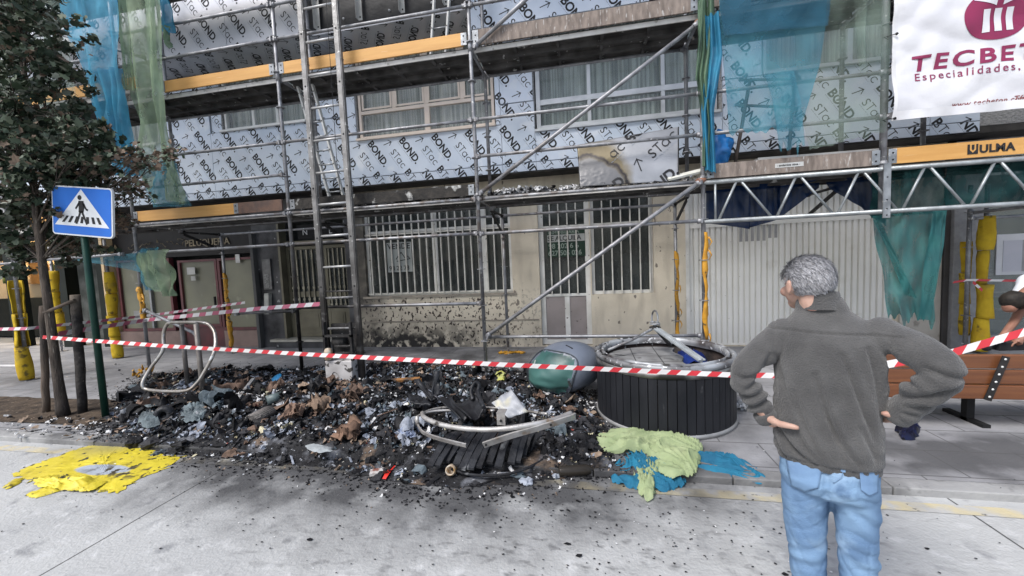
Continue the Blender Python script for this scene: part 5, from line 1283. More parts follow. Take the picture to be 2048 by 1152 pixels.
for k in range(7):
    xb = (-.66+k*.205)*hw; xt = xb*.80+.03*hw
    stripes.append([(xb, tb_+.035), (xb+.095*hw, tb_+.035), (xt+.09*hw, tb_+.035+hh*.27), (xt, tb_+.035+hh*.27)])
glyphs(stripes, .0045).build('crossing_stripes', m_bk, SG)
s = hh
fig = [[(.13*s*math.cos(a)*.8-.02, .56*s+.1*s*math.sin(a)) for a in [2*math.pi*k/16 for k in range(16)]],
       [(-.14*s, .43*s), (.13*s, .43*s), (.17*s, .15*s), (.12*s, -.04*s), (-.14*s, -.04*s), (-.12*s, .2*s)],
       [(-.10*s, .42*s), (-.06*s, .30*s), (-.26*s, .07*s), (-.32*s, .12*s)], [(.10*s, .42*s), (.08*s, .28*s), (.24*s, .06*s), (.28*s, .14*s), (.2*s, .28*s)],
       [(.24*s, .06*s), (.28*s, .14*s), (.36*s, .10*s), (.34*s, .03*s)],
       [(-.10*s, .0*s), (.02*s, -.0*s), (-.14*s, -.36*s), (-.22*s, -.52*s), (-.32*s, -.50*s), (-.2*s, -.3*s)], [(-.02*s, -.0*s), (.09*s, .02*s), (.2*s, -.22*s), (.34*s, -.48*s), (.25*s, -.54*s), (.11*s, -.26*s)]]
fig = [[(x*1.0, y) for x, y in P] for P in fig]
glyphs(fig, .0055).build('walking_figure', m_bk, SG)
mb = MB(); mb.tube([(sb.x, sb.y, sc.z+.1), sc+sz*.1-sn*.02], .014, 6); mb.tube([(sb.x, sb.y, sc.z-.1), sc-sz*.1-sn*.02], .014, 6); mb.build('sign_clamp', M['galv'], SG)
# bench --------------------------------------------------------------------------------------------
BE = thing('street_bench', 'varnished brown plank bench back with dark riveted strap at lower right', 'bench', (3.4, 3.9, PAVE))
m_w = pm('varnished_planks', (.17, .062, .022), (.12, .042, .016), 3.5, .42, 0, .15, 50, stretch=(.5, 3, 9), coat=.2)
yb_ = 4.0; tl = A(1760, 712, yb_); bl_ = A(1760, 798, yb_); tr = A(2060, 708, yb_)
zt, zb = A(1900, 709, yb_).z, A(1900, 797, yb_).z; dzp = (zt-zb)/3
for k in range(3):
    mb = MB(); mb.box(2.1, 5.6, yb_-.02+.012*k, yb_+.02+.012*k, zb+k*dzp+.005, zb+(k+1)*dzp-.004); mb.build('back_plank', m_w, BE, bevel=.008)
for k in range(3):
    mb = MB(); mb.box(2.1, 5.6, yb_+.10+k*.13, yb_+.215+k*.13, zb+.03, zb+.07); mb.build('seat_plank', m_w, BE, bevel=.006)
for x, z_ in ((A(1990, 750, yb_).x, 0), (2.3, 0), (5.3, 0)):
    mb = MB(); mb.beam((x-.07, yb_-.028, zb), (x+.05, yb_-.028, zt-.01), .008, .055, (1, 0, 0), 0)
    for k in range(6): mb.lathe((x-.07+.12*(k+.5)/6, yb_-.034, zb+(zt-zb)*(k+.5)/6), [(0, -.006), (.008, -.004), (.01, 0)], 8, 1, (0, 1, 0))
    mb.build('metal_strap', [pm('dark_strap_%d' % int(x*10), (.05, .045, .045), (.03, .03, .03), 8, .5, .5), M['white_paint']], BE)
    mb = MB(); mb.box(x-.03, x+.03, yb_+.09, yb_+.45, zb-.02, zb+.03); mb.box(x-.03, x+.03, yb_+.2, yb_+.26, PAVE, zb-.02); mb.box(x-.03, x+.03, yb_+.05, yb_+.45, PAVE, PAVE+.03); mb.build('leg', M['dark'], BE)
# bottle, nets and sheet on the road -----------------------------------------------------------------
p = G(1118, 953, 0); q = G(1212, 948, 0); ax_ = (q-p).normalized(); r_ = .042; mb = MB()
L_ = (q-p).length
mb.lathe(p+Vector((0, 0, r_)), [(0, 0), (r_*.9, 0), (r_, .012), (r_, L_*.56), (r_*.8, L_*.66), (.015, L_*.72), (.0135, L_*.95), (.016, L_*.96), (.016, L_), (0, L_)], 20, 0, ax_)
tag(mb.build('wine_bottle', pm('dark_brown_glass', (.028, .024, .020), (.02, .018, .015), 5, .16, 0)), 'dark wine bottle lying on the yellow line, neck pointing right', 'bottle')
m_gn = pm('light_green_netting', (.46, .53, .30), (.34, .42, .22), 4, .8, 0, .3, 60, alpha=.93); m_bn = pm('bright_blue_netting', (.02, .22, .36), (.012, .13, .24), 4, .8, 0, .3, 60, alpha=.93)
def two_sided(m, c):
    nt = m.node_tree; b = nt.nodes['Principled BSDF']; tr = nn(nt, 'ShaderNodeBsdfTranslucent'); tr.inputs[0].default_value = (*c, 1); ms = nn(nt, 'ShaderNodeMixShader'); ms.inputs[0].default_value = .25
    nt.links.new(b.outputs[0], ms.inputs[1]); nt.links.new(tr.outputs[0], ms.inputs[2]); nt.links.new(ms.outputs[0], nt.nodes['Material Output'].inputs[0])
two_sided(m_gn, (.3, .4, .15)); two_sided(m_bn, (.02, .25, .4))
mb = MB(); cloth_heap(mb, [(1220, 945), (1232, 918), (1262, 900), (1310, 900), (1340, 930), (1374, 955), (1370, 975), (1330, 986), (1265, 980), (1224, 966)], .0, .085, 6, .6, 2, 34, 150)
cloth_heap(mb, [(1380, 915), (1410, 905), (1460, 915), (1510, 940), (1538, 964), (1520, 970), (1470, 962), (1420, 955), (1385, 945)], .02, .06, 7, .7, 5)
tag(mb.build('fallen_net', m_bn), 'bright blue crumpled netting on the road, half under the green one', 'netting')
mb = MB(); cloth_heap(mb, [(1186, 892), (1195, 874), (1225, 864), (1310, 868), (1370, 882), (1407, 898), (1400, 928), (1388, 955), (1345, 962), (1318, 950), (1308, 925), (1290, 908), (1250, 908), (1210, 908)], .05, .10, 5, .55, 8, 40, 180, edge_h=.25, ctr=(1320, 905))
cloth_heap(mb, [(1275, 925), (1300, 915), (1335, 940), (1312, 968), (1308, 998), (1292, 1006), (1276, 985), (1264, 950)], .01, .08, 9, .7, 9, 12, 50)
tag(mb.build('fallen_net', m_gn), 'light green crumpled netting heaped in front of the standing round bin', 'netting')
m_ys = pm('bright_yellow_plastic', (.64, .53, .04), (.52, .42, .03), 4, .5, 0, .3, 14, spots=[((.04, .04, .02), 13, .63, .02), ((.30, .24, .03), 5, .62, .1)])
def ypatch(nt, x, y, z, pos):
    c = G(205, 935, .03); return step(nt, ell(nt, x, y, c.x, c.y, .34, .09, pos, .35), .95, 1.08)
overlay(m_ys, ypatch, (.36, .40, .46))
def ychar(nt, x, y, z, pos):
    c = G(290, 945, 0); return math_node(nt, 'MULTIPLY', step(nt, ell(nt, x, y, c.x, c.y-.02, .75, .16, pos, .3), .6, 1.1), nfac(nt, pos, 12, .5, .56, 5, None, 3))
overlay(m_ys, ychar, (.06, .05, .03))
def ysmoke(nt, x, y, z, pos):
    c = G(270, 875, .0); return math_node(nt, 'MULTIPLY', step(nt, ell(nt, x, y, c.x, c.y, .35, .4, pos, .4), .6, 1.4), .6)
overlay(m_ys, ysmoke, (.16, .17, .17))
mb = MB(); cloth_heap(mb, [(22, 950), (100, 918), (190, 888), (255, 870), (300, 890), (325, 912), (368, 914), (330, 938), (280, 958), (235, 988), (200, 980), (130, 975), (70, 965)], .0, .014, 5, .6, 4, 26, 150, edge_h=.4, ragged=.09)
cloth_heap(mb, [(65, 962), (110, 950), (170, 955), (215, 965), (180, 985), (110, 980), (75, 975)], .012, .035, 9, .9, 6, 14, 80)
cloth_heap(mb, [(4, 976), (30, 958), (48, 956), (40, 968), (15, 980)], .0, .02, 8, .6, 7, 6, 30)
cloth_heap(mb, [(50, 992), (90, 975), (125, 972), (118, 984), (70, 998)], .0, .03, 8, .6, 8, 6, 30)
tag(mb.build('melted_sheet', m_ys), 'flattened bright yellow melted plastic sheet with grey patch on the road at left', 'plastic sheet')
# ------------------------------------------------------------------ burnt debris
random.seed(40)
OUT = [(222, 810), (262, 778), (300, 752), (440, 738), (560, 742), (640, 735), (745, 728), (870, 728), (1000, 738), (1060, 748), (1120, 775), (1195, 790), (1215, 850), (1230, 905), (1222, 935), (1150, 945), (1040, 958), (930, 965), (830, 962), (760, 948), (640, 925), (540, 922), (450, 905), (330, 902), (262, 885), (205, 862)]
PO = [(G(a, b, PAVE).x, G(a, b, PAVE).y) for a, b in OUT]
HILLS = [(620, 790, .30, .9), (480, 800, .22, .8), (760, 790, .28, .8), (880, 800, .22, .7), (1000, 790, .2, .7), (350, 820, .20, .6), (1120, 830, .12, .6), (930, 900, .06, .5), (600, 850, .12, .7)]
HG = [(G(a, b, .2).x, G(a, b, .2).y, h, r) for a, b, h, r in HILLS]
def base_h(x, y):
    h = 0
    for cx, cy, hh_, r in HG: h = max(h, hh_*math.exp(-((x-cx)**2/(r*1.25)**2+(y-cy)**2/(r*.55)**2)))
    return h
FAN = [(G(a, b, .08).x, G(a, b, .08).y) for a, b in ((850, 868), (1075, 868), (1095, 915), (1050, 948), (930, 955), (850, 945))]
def pile_h(x, y):
    if not inpoly(x, y, PO): return -1
    d = dpoly(x, y, PO); e = min(1, d/.30); e = e*e*(3-2*e)
    n = .5+.5*noise.noise((x*2.4, y*2.4, 3)); n2 = abs(noise.noise((x*7, y*7, 5))); n3 = noise.noise((x*17, y*17, 7)); n4 = noise.noise((x*34, y*34, 9))
    g0 = 0 if y < KERB_Y+.0 else PAVE
    if inpoly(x, y, FAN): e *= .35
    return g0+.006+e*(base_h(x, y)*(.42+.5*n)+.05*n2+.022*n3+.012*n4+.015)
xs0, xs1 = min(p[0] for p in PO), max(p[0] for p in PO); ys0, ys1 = min(p[1] for p in PO), max(p[1] for p in PO)
m_pile = pm('charred_heap', (.008, .008, .009), (.028, .028, .030), 7, .75, 0, .9, 30,
            spots=[((.13, .135, .15), 5.5, .54, .14), ((.13, .095, .07), 3.2, .58, .1), ((.36, .37, .40), 24, .655, .04), ((.5, .48, .42), 33, .70, .02)])
mb = MB(); st = .026; nx, ny = int((xs1-xs0)/st), int((ys1-ys0)/st); idx = {}; vs = []
H = {}
for j in range(ny+1):
    for i in range(nx+1):
        x, y = xs0+i*st, ys0+j*st; h = pile_h(x, y)
        if h > 0: H[(i, j)] = h; idx[(i, j)] = len(vs); vs.append((x+.008*noise.noise((x*30, y*30, 1)), y+.008*noise.noise((x*30, y*30, 4)), h))
fs = []
for (i, j), k in idx.items():
    if (i+1, j) in idx and (i, j+1) in idx and (i+1, j+1) in idx: fs.append((k, idx[(i+1, j)], idx[(i+1, j+1)], idx[(i, j+1)]))
mb.add(vs, fs, 0, False)
def zat(x, y):
    i, j = int(round((x-xs0)/st)), int(round((y-ys0)/st)); return H.get((i, j), 0 if y < KERB_Y else PAVE)
def PH(px, py, z=.12):
    """point of the heap under a sight line"""
    p = G(px, py, z)
    for k in range(6): p = G(px, py, zat(p.x, p.y))
    return p
def pmf(name, c, rough=.8, v=.6, metal=0): return pm(name, c, tuple(a*v for a in c), 25, rough, metal, .3, 60)
m_bits = [pmf('char_bits', (.013, .013, .015), .6), pmf('dark_bits', (.040, .040, .044), .7), pmf('brown_bits', (.16, .10, .07)), pmf('tan_bits', (.30, .22, .16)),
          pmf('paper_bits', (.66, .66, .66), .7, .8), pmf('ash_bits', (.32, .35, .41)), pmf('cream_bits', (.55, .50, .34)), pmf('blue_grey_bits', (.10, .13, .15)), pmf('foil_bits', (.5, .55, .62), .35, .5, .6), pmf('red_bits', (.3, .05, .04))]
def crumple(mb, c, s, mi, n=3, flat=.5, el=1.0):
    a = Vector((U(-1, 1), U(-1, 1), U(-flat, flat))).normalized(); b = a.cross(Vector((U(-.3, .3), U(-.3, .3), 1))).normalized(); w = a.cross(b)
    sd = U(0, 99); vs = []
    for j in range(n+1):
        for i in range(n+1):
            u, v = i/n-.5, j/n-.5; k = noise.noise((u*2.6+sd, v*2.6, sd))
            vs.append(Vector(c)+a*(u*s*el+s*.25*noise.noise((sd, u*3, v*3)))+b*(v*s+s*.25*noise.noise((u*3, sd, v*3)))+w*s*k*.9)
    mb.add(vs, [(j*(n+1)+i, j*(n+1)+i+1, (j+1)*(n+1)+i+1, (j+1)*(n+1)+i) for j in range(n) for i in range(n)], mi, rnd() < .5)
def zone(x, y):
    """which colours dominate where"""
    w = [11, 7, .9, .5, 1.5, 2.3, .5, 1.3, .15, .04]
    for k in range(2, 10): w[k] *= math.exp(4.2*noise.noise((x*2.6+k*7, y*3.2, k*3.1)))
    for (px, py, r, add) in ZN:
        d = math.hypot((x-px)/r, (y-py)/(r*.6))
        if d < 1:
            for k, v in add.items(): w[k] += v*(1-d*.6)
    return w
ZN = []
for px, py, r, add in ((450, 790, .7, {4: 4, 3: 3, 6: 2}), (640, 770, .8, {4: 4, 6: 2, 5: 2}), (620, 815, .6, {2: 5, 3: 5, 4: 2}), (700, 800, .6, {2: 5, 3: 3}), (560, 800, .5, {4: 5, 6: 3, 8: 1}), (770, 745, .8, {5: 7, 4: 5}), (330, 800, .5, {4: 5, 6: 2, 3: 2}), (1010, 750, .5, {4: 4, 5: 3}), (745, 808, .3, {4: 8, 5: 4}),
                       (1150, 790, .5, {4: 5, 8: 3, 5: 3}), (790, 860, .35, {5: 16, 4: 3}), (300, 870, .6, {5: 10, 7: 4}), (480, 885, .5, {5: 5, 4: 2}), (1000, 920, .6, {0: 20}), (1150, 890, .6, {0: 25}), (690, 880, .3, {2: 5, 3: 4, 9: 1}), (860, 770, .5, {2: 3})):
    q = G(px, py, .12); ZN.append((q.x, q.y, r, add))
cnt = 0
while cnt < 15000:
    x, y = U(xs0, xs1), U(ys0, ys1); h = pile_h(x, y)
    if h < 0: continue
    if inpoly(x, y, FAN) and rnd() < .8: continue
    w = zone(x, y); mi = random.choices(range(10), w)[0]; s = random.choice((.014, .018, .024, .03, .036, .055))*U(.8, 1.3)
    if mi in (4, 6, 8, 9): s *= .8
    if mi in (2, 3, 0) and rnd() < .15: s *= 1.7
    if y < KERB_Y+.1 or dpoly(x, y, PO) < .12: s *= .6
    if y < KERB_Y+.12 and rnd() < .35: continue
    crumple(mb, (x, y, h+s*.18), s, 1+mi, 4 if s > .05 else 3 if s > .03 else 2, .6, 1+(rnd() < .3)*U(.5, 2)); cnt += 1
for k in range(520):
    x, y = U(xs0, xs1), U(ys0, ys1); h = pile_h(x, y)
    if h < 0: continue
    an = U(0, 3.14); l = U(.06, .22); p = Vector((x, y, h+.01)); d = Vector((math.cos(an), math.sin(an), U(-.3, .4)))*l
    mb.beam(p-d/2, p+d/2, U(.006, .025), U(.003, .012), (U(-.4, .4), U(-.4, .4), 1), 1+random.choices((0, 1, 2, 4, 5, 7), (8, 4, 2, 1, 1, 1))[0])
for k in range(110):                     # bigger melted sheets, bags and boards
    x, y = U(xs0, xs1), U(ys0, ys1); h = pile_h(x, y)
    if h < 0 or y < KERB_Y+.15 or dpoly(x, y, PO) < .15: continue
    crumple(mb, (x, y, h+.03), U(.10, .24), 1+random.choices((0, 1, 7, 2, 5, 3), (9, 5, 2, 2, 1, .6))[0], 9, .35, U(.8, 1.6))
for k in range(60):
    x, y = U(xs0, xs1), U(ys0, ys1); h = pile_h(x, y)
    if h < 0 or y < KERB_Y+.1: continue
    an = U(0, 6.28); P = [Vector((x, y, h+.01))]
    for j in range(7): an += U(-.9, .9); P.append(P[-1]+Vector((math.cos(an), math.sin(an), U(-.3, .35)))*.045)
    mb.tube(smoothp(P, 3), U(.002, .006), 5, 1+random.choice((0, 0, 1, 4)))
for k in range(420):
    x, y = U(xs0, xs1), U(ys0, ys1); h = pile_h(x, y)
    if h < 0: continue
    nsphere(mb, (x, y, h), U(.025, .075), 8, 1.0, 2.6, k, 1+random.choices((0, 1, 2, 7, 5), (8, 4, 2, 2, 1))[0], (U(.8, 1.5), U(.7, 1.2), U(.4, .8)), False)
o = mb.build('burnt_debris', [m_pile]+m_bits); o['kind'] = 'stuff'
# flakes of soot on the road and slabs
mb = MB(); k = 0
while k < 700:
    a = random.gauss(-1.4, 2.0); y = random.gauss(2.75, .55)
    if rnd() < .3: a, y = random.gauss(.3, .8), random.gauss(2.35, .35)
    if y < 1.0 or y > 4 or a < -6 or a > 4.5 or inpoly(a, y, PO): continue
    s = U(.002, .0075)*(1 if rnd() < .95 else 2.6); an = U(0, 6.28); z = .003 if y < KERB_Y else PAVE+.005
    P = [(a+s*U(.5, 1.2)*math.cos(an+t)*1.5, y+s*U(.5, 1.2)*math.sin(an+t), z+U(.001, .006)) for t in (0, 1.3, 2.6, 3.8, 5.1)]
    mb.add(P, [(0, 1, 2, 3, 4)], 0 if rnd() < .93 else 1); k += 1
k = 0
while k < 3600:                          # charred crumbs thinning out round the heap
    x, y = U(xs0-.4, xs1+.3), U(ys0-.55, ys1+.25)
    if inpoly(x, y, PO): continue
    d = dpoly(x, y, PO)
    if rnd() > math.exp(-d/.10): continue
    z = .002 if y < KERB_Y else PAVE+.003; s = U(.005, .022)*(1-min(.7, d)); crumple(mb, (x, y, z+s*.15), s, 0 if rnd() < .9 else 1+int(rnd()*2), 2, .4, U(.8, 2)); k += 1
# pale scraps strewn on the soil and slabs at left
for k in range(160):
    p = G(U(10, 330), U(835, 880), PAVE); s = U(.01, .05); crumple(mb, (p.x, p.y, PAVE+.025+s*.2), s, random.choices((0, 1, 2), (5, 4, 3))[0], 2, .3)
for k in range(70):
    p = G(U(180, 480), U(725, 800), PAVE); s = U(.01, .04); crumple(mb, (p.x, p.y, PAVE+.01+s*.2), s, random.choices((0, 1, 2), (8, 2, 1))[0], 2, .3)
o = mb.build('soot_flakes', [m_bits[0], m_bits[4], m_bits[3]]); o['kind'] = 'stuff'
# identifiable pieces in the heap ----------------------------------------------------------------------
def debris(name, label, cat, mb, mat, **kw): return tag(mb.build(name, mat, None, **kw), label, cat)
c = PH(553, 764)+Vector((0, 0, .05)); mb = MB(); mb.lathe(c, [(0, 0), (.085, 0), (.09, .006), (.085, .014), (0, .014)], 18, 0, (-.25, -.5, .8)); debris('round_tub_lid', 'bright blue oval plastic lid lying on top of the debris', 'lid', mb, pm('sky_blue_plastic', (.03, .27, .55), (.02, .2, .42), 5, .4))
c = PH(534, 812)+Vector((0, 0, .06)); mb = MB(); mb.lathe(c, [(.045, 0), (.055, 0), (.055, .16), (.045, .16), (.045, 0)], 18, 0, (.55, .75, .1)); debris('pipe_piece', 'short grey-green pipe piece with a black open end in the debris centre', 'pipe', mb, pm('grey_green_pipe', (.12, .16, .16), (.07, .09, .09), 9, .5))
a, b = PH(476, 806)+Vector((0, 0, .05)), PH(508, 771)+Vector((0, 0, .10)); mb = MB(); mb.beam(a, b, .04, .02, (.3, -.4, 1)); debris('white_lath', 'whitish lath stuck upright in the debris left of the pipe piece', 'lath', mb, pm('ashy_white_lath', (.42, .42, .42), (.2, .2, .2), 14, .7))
mb = MB(); c = PH(505, 852)+Vector((0, 0, .06)); pts = []
for k in range(70):
    t = k/69; an = t*21; r = .012+.075*t; pts.append(Vector((c.x+r*math.cos(an), c.y-.02, c.z+r*.62*math.sin(an))))
for p_, q_ in zip(pts[:-1], pts[1:]): mb.add([p_, q_, q_+Vector((.03, .22, .02)), p_+Vector((.03, .22, .02))], [(0, 1, 2, 3)], 0, True)
debris('rolled_mat', 'grey spiral end of a rolled mat lying in the front of the debris', 'mat', mb, pm('grey_brown_felt', (.20, .18, .17), (.08, .075, .07), 12, .9), solid=.005)
mb = MB(); cloth_heap(mb, [(355, 845), (358, 825), (385, 812), (415, 814), (418, 830), (395, 848)], PH(385, 830).z, .09, 7, .6, 3, 9, 40); debris('ashy_cushion', 'lumpy blue-grey cushion remains in the left front of the debris', 'cushion', mb, pm('blue_grey_ash', (.16, .20, .215), (.08, .1, .11), 7, .85, 0, .6, 40, spots=((.3, .32, .34), 9, .6, .1)))
mb = MB(); c = PH(330, 838)+Vector((0, 0, .05)); mb.lathe(c, [(.03, -.03), (.075, -.05), (.10, 0), (.085, .05), (.04, .06), (.03, .0)], 18, 0, (.5, -.8, .2)); debris('charred_drum', 'round black charred opening beside the blue-grey cushion remains', 'drum', mb, m_cp)
mb = MB(); cloth_heap(mb, [(275, 850), (285, 820), (305, 812), (325, 815), (320, 850), (295, 858)], PH(300, 838).z, .09, 7, .6, 5, 9, 40); debris('ashy_cushion', 'smooth grey-green lump left of the charred drum opening', 'cushion', mb, bpy.data.materials['blue_grey_ash'])
mb = MB(); cloth_heap(mb, [(610, 893), (625, 888), (662, 896), (664, 904), (640, 908), (618, 902)], PH(640, 898).z, .02, 9, .5, 3, 6, 30, edge_h=.5); debris('pale_slab', 'pale grey flat slab lying in front of the debris', 'slab', mb, pm('pale_ash_slab', (.33, .36, .37), (.24, .26, .27), 9, .8))
a, b = PH(760, 770)+Vector((0, 0, .03)), PH(868, 768)+Vector((0, 0, .06)); mb = MB(); mb.beam(a, b, .06, .09, (0, -.2, 1)); debris('burnt_plank', 'orange-brown half burnt plank lying across the back of the debris', 'plank', mb, pm('burnt_orange_wood', (.26, .12, .035), (.035, .025, .02), 5, .7, 0, .5, 30, lo=.42, hi=.55), bevel=.01)
mb = MB(); P = smoothp([G(768, 958, .012), G(774, 948, .03), G(780, 940, .02), G(788, 931, .03)])
for a, b in zip(P[:-1], P[1:]): mb.beam(a, b, .035, .004, (0, .2, 1))
debris('red_strip', 'bright red plastic strip on the road before the debris', 'plastic strip', mb, pm('bright_red_plastic', (.62, .03, .02), (.5, .025, .02), 6, .4))
mb = MB(); c = G(754, 944, .02); mb.obox(c, (.05, .02, 0), (-.015, .035, .0), (0, 0, .012)); debris('crushed_carton', 'crushed white drinks carton next to the red strip', 'carton', mb, pm('stained_white_card', (.5, .48, .46), (.2, .08, .06), 22, .6, lo=.45, hi=.6))
mb = MB(); c = G(905, 950, .0); mb.lathe(c+Vector((0, 0, .045)), [(.0, -.0), (.042, 0), (.045, .02), (.04, .07), (.03, .075), (.028, .02), (0, .02)], 16, 0, (.1, -.9, .4)); debris('glass_jar', 'small greyish jar with amber inside at the foot of the charred slats', 'jar', mb, pm('ashy_jar', (.40, .36, .30), (.3, .16, .04), 24, .35))
mb = MB(); c = PH(1147, 786)+Vector((0, 0, .06)); mb.lathe(c, [(0, -.06), (.028, -.06), (.032, -.05), (.032, .05), (.026, .06), (0, .06)], 16, 0, (.1, -.5, .8)); debris('drink_can', 'pale green drinks can half upright between hood and round bin', 'can', mb, pm('faded_can', (.35, .45, .42), (.3, .34, .33), 14, .35, .5))
mb = MB(); cloth_heap(mb, [(990, 752), (1000, 742), (1012, 748), (1008, 762), (995, 764)], PH(1000, 755).z+.02, .05, 16, .8, 7, 7, 26); debris('plastic_wrap', 'yellow-green plastic wrap scrap at the back edge of debris', 'plastic wrap', mb, pm('yellow_green_film', (.50, .50, .08), (.4, .42, .2), 12, .4))
for (px, py, s, lab, col) in ((695, 880, .1, 'brown charred shoe-like lump near the front of the debris', (.20, .12, .08)), (645, 822, .11, 'crumpled tan cardboard in the middle of the debris', (.24, .165, .115)), (715, 800, .13, 'folded brown cardboard flap right of the tan cardboard', (.17, .11, .08)), (590, 838, .10, 'flat brown cardboard wedge in front of the pipe piece', (.22, .14, .10))):
    c = PH(px, py); mb = MB(); random.seed(px)
    for k in range(4): crumple(mb, (c.x+U(-.04, .04), c.y+U(-.03, .03), c.z+.05+.02*k), s*U(1.1, 1.6), 0, 6, .4, 1.4)
    debris('cardboard_scrap', lab, 'cardboard', mb, pm('scorched_card_%d' % px, col, tuple(a*.4 for a in col), 6, .9, 0, .3, 40), solid=.003)
for (px, py, n_, lab) in ((630, 800, 22, 'crumpled white paper wad in the middle of the debris'), (748, 808, 22, 'bright white shredded paper wad left of the charred plates'), (810, 875, 16, 'bluish ash-covered wad left of the collapsed bin'), (1480, 818, 12, 'torn white paper on slabs right of the standing round bin')):
    c = PH(px, py) if px < 1300 else G(px, py, PAVE); mb = MB(); random.seed(px+1)
    for k in range(n_): crumple(mb, (c.x+random.gauss(0, .06), c.y+random.gauss(0, .04), c.z+.035+U(0, .03)), U(.04, .075), 0, 3, .8, 1.3)
    debris('paper_wad', lab, 'paper', mb, pm('paper_wad_%d' % px, (.52, .54, .56) if px != 810 else (.28, .33, .45), (.38, .4, .42) if px != 810 else (.2, .24, .34), 20, .7))
mb = MB(); cloth_heap(mb, [(1790, 860), (1800, 848), (1830, 842), (1842, 860), (1832, 880), (1805, 882)], PAVE, .06, 8, .7, 3, 9, 36); debris('plastic_bag', 'dark navy crumpled plastic bag on the slabs below the bench', 'bag', mb, pm('navy_plastic', (.010, .014, .05), (.01, .01, .014), 9, .35))
# things left on the first deck ------------------------------------------------------------------------
mb = MB(); random.seed(77)
for k in range(700):
    x = U(-4.3, 1.3) if rnd() < .8 else U(-1.3, .3); y = U(5.24, 5.7); s = U(.02, .06); z = 2.605+U(0, .05)*(2 if x < -1.4 else 1)
    crumple(mb, (x, y, z+s*.2), s, random.choices((0, 1, 2, 3), (5, 4, 3, 2))[0] if x < -1.45 else random.choices((0, 1, 2, 3), (3, 3, 2, 5))[0], 2, .6)
for k in range(110): x = U(-1.2, -.5); crumple(mb, (x, 5.3+U(0, .2), 2.62+U(0, .06)), U(.04, .09), 3, 3, .6, 1.5)
for k in range(90): x = U(-.35, .25); an = U(0, 3.1); c_ = Vector((x, 5.3+U(0, .3), 2.62+U(0, .07))); d_ = Vector((math.cos(an), math.sin(an)*.3, U(-.3, .6)))*.04; mb.beam(c_-d_, c_+d_, .012, .006, mi=3)
o = mb.build('deck_debris', [m_bits[0], m_bits[1], m_bits[5], m_bits[4]]); o['kind'] = 'stuff'
mb = MB(); mb.grid(lambda u, v: (-4.2+u*2.7, 5.30+.05*noise.noise((u*9, v*3, 1)), 2.62+v*(.17+.05*noise.noise((u*12, 0, 4)))*(.7+.3*u)), 90, 10)
debris('burnt_insulation', 'burnt grey insulation strip leaning along the first deck left of centre', 'insulation', mb, pm('burnt_mineral_wool', (.03, .03, .03), (.46, .46, .45), 9, .95, 0, .9, 40, lo=.5, hi=.62), solid=.03)
# the burnt loose cladding sheet
SH = thing('loose_cladding_sheet', 'loose printed cladding sheet with brown scorched corner leaning on the first deck rail', 'sheet', (.6, 5.25, 2.6))
c0, c1_, c2_, c3_ = A(1160, 373, 5.22), A(1357, 362, 5.26), A(1357, 254, 5.42), A(1154, 290, 5.42)
m_sh = pm('loose_film_sheet', (.33, .34, .365), (.24, .25, .27), 3, .4, .2, .15, 8)
cc = A(1200, 350, 5.25); 
def scorch_a(nt, x, y, z, pos): return step(nt, ell(nt, x, z, cc.x-.05, cc.z+.02, .55, .62, pos, .35), .85, 1.1)
def scorch_b(nt, x, y, z, pos): return step(nt, ell(nt, x, z, cc.x-.08, cc.z-.12, .50, .48, pos, .35), .85, .98)
def scorch_c(nt, x, y, z, pos):
    d = ell(nt, x, z, cc.x-.08, cc.z-.12, .50, .48, pos, .35); return math_node(nt, 'MULTIPLY', step(nt, d, 1.0, 1.06), math_node(nt, 'SUBTRACT', 1, step(nt, d, .88, .98)))
overlay(m_sh, scorch_a, (.15, .12, .065)); overlay(m_sh, scorch_b, (.13, .13, .135)); overlay(m_sh, scorch_c, (.02, .015, .015))
def shp(u, v): p = c0.lerp(c1_, u).lerp(c3_.lerp(c2_, u), v); bump = max(0, .45-u)*max(0, .7-v)*.05*noise.noise((u*30, v*22, 3)); return p+Vector((0, -.04*math.sin(u*2.5)*math.sin(v*3)+bump, 0))
mb = MB(); mb.grid(shp, 60, 40); mb.build('sheet', m_sh, SH, solid=.004)
Ls, Hs = (c1_-c0).length, (c3_-c0).length; mb = MB()
for q, mi in printed_quads(Ls*.33, Ls, 0, Hs, ang=math.radians(38), rowgap=.34, ph=.1):
    mb.add([shp(min(1, x/Ls), min(1, z/Hs))+Vector((0, -.006, 0)) for x, z in q], [tuple(range(len(q)))], mi)
mb.build('printed_lettering', [m_ink, m_ink2], SH)
mb = MB(); a_, b_ = A(1357, 254, 5.40), A(1357, 345, 5.24); mb.beam(a_, b_, .012, .012); mb.build('edge_strip', M['dark'], SH)
# boards, bag and beams near the middle-right leg
mb = MB(); a, b = A(1335, 358, 5.25), A(1408, 340, 5.3); mb.beam(a, b, .10, .025, (0, -.5, 1)); debris('foam_board', 'short white foam board sticking out of the deck left of the net rope', 'board', mb, pm('dirty_white_foam', (.62, .62, .58), (.5, .5, .44), 9, .8))
mb = MB(); a, b = A(1405, 350, 5.3), A(1485, 326, 5.35); mb.beam(a, b, .08, .03, (0, -.3, 1)); debris('foam_board', 'white foam board lying on the deck under the blue sack', 'board', mb, bpy.data.materials['dirty_white_foam'])
mb = MB(); a, b = A(1512, 322, 5.45), A(1762, 303, 5.45); mb.beam(a, b, .12, .05, (0, 0, 1)); debris('aluminium_beam', 'long pale aluminium beam lying on the deck above the garage', 'beam', mb, pm('pale_aluminium', (.55, .54, .52), (.42, .41, .4), 5, .5, .2))
mb = MB(); a, b = A(1525, 335, 5.35), A(1762, 316, 5.35); mb.beam(a, b, .14, .03, (0, 0, 1)); debris('old_plank', 'weathered plank under the pale aluminium beam on the deck', 'plank', mb, M['wood_dirty'])
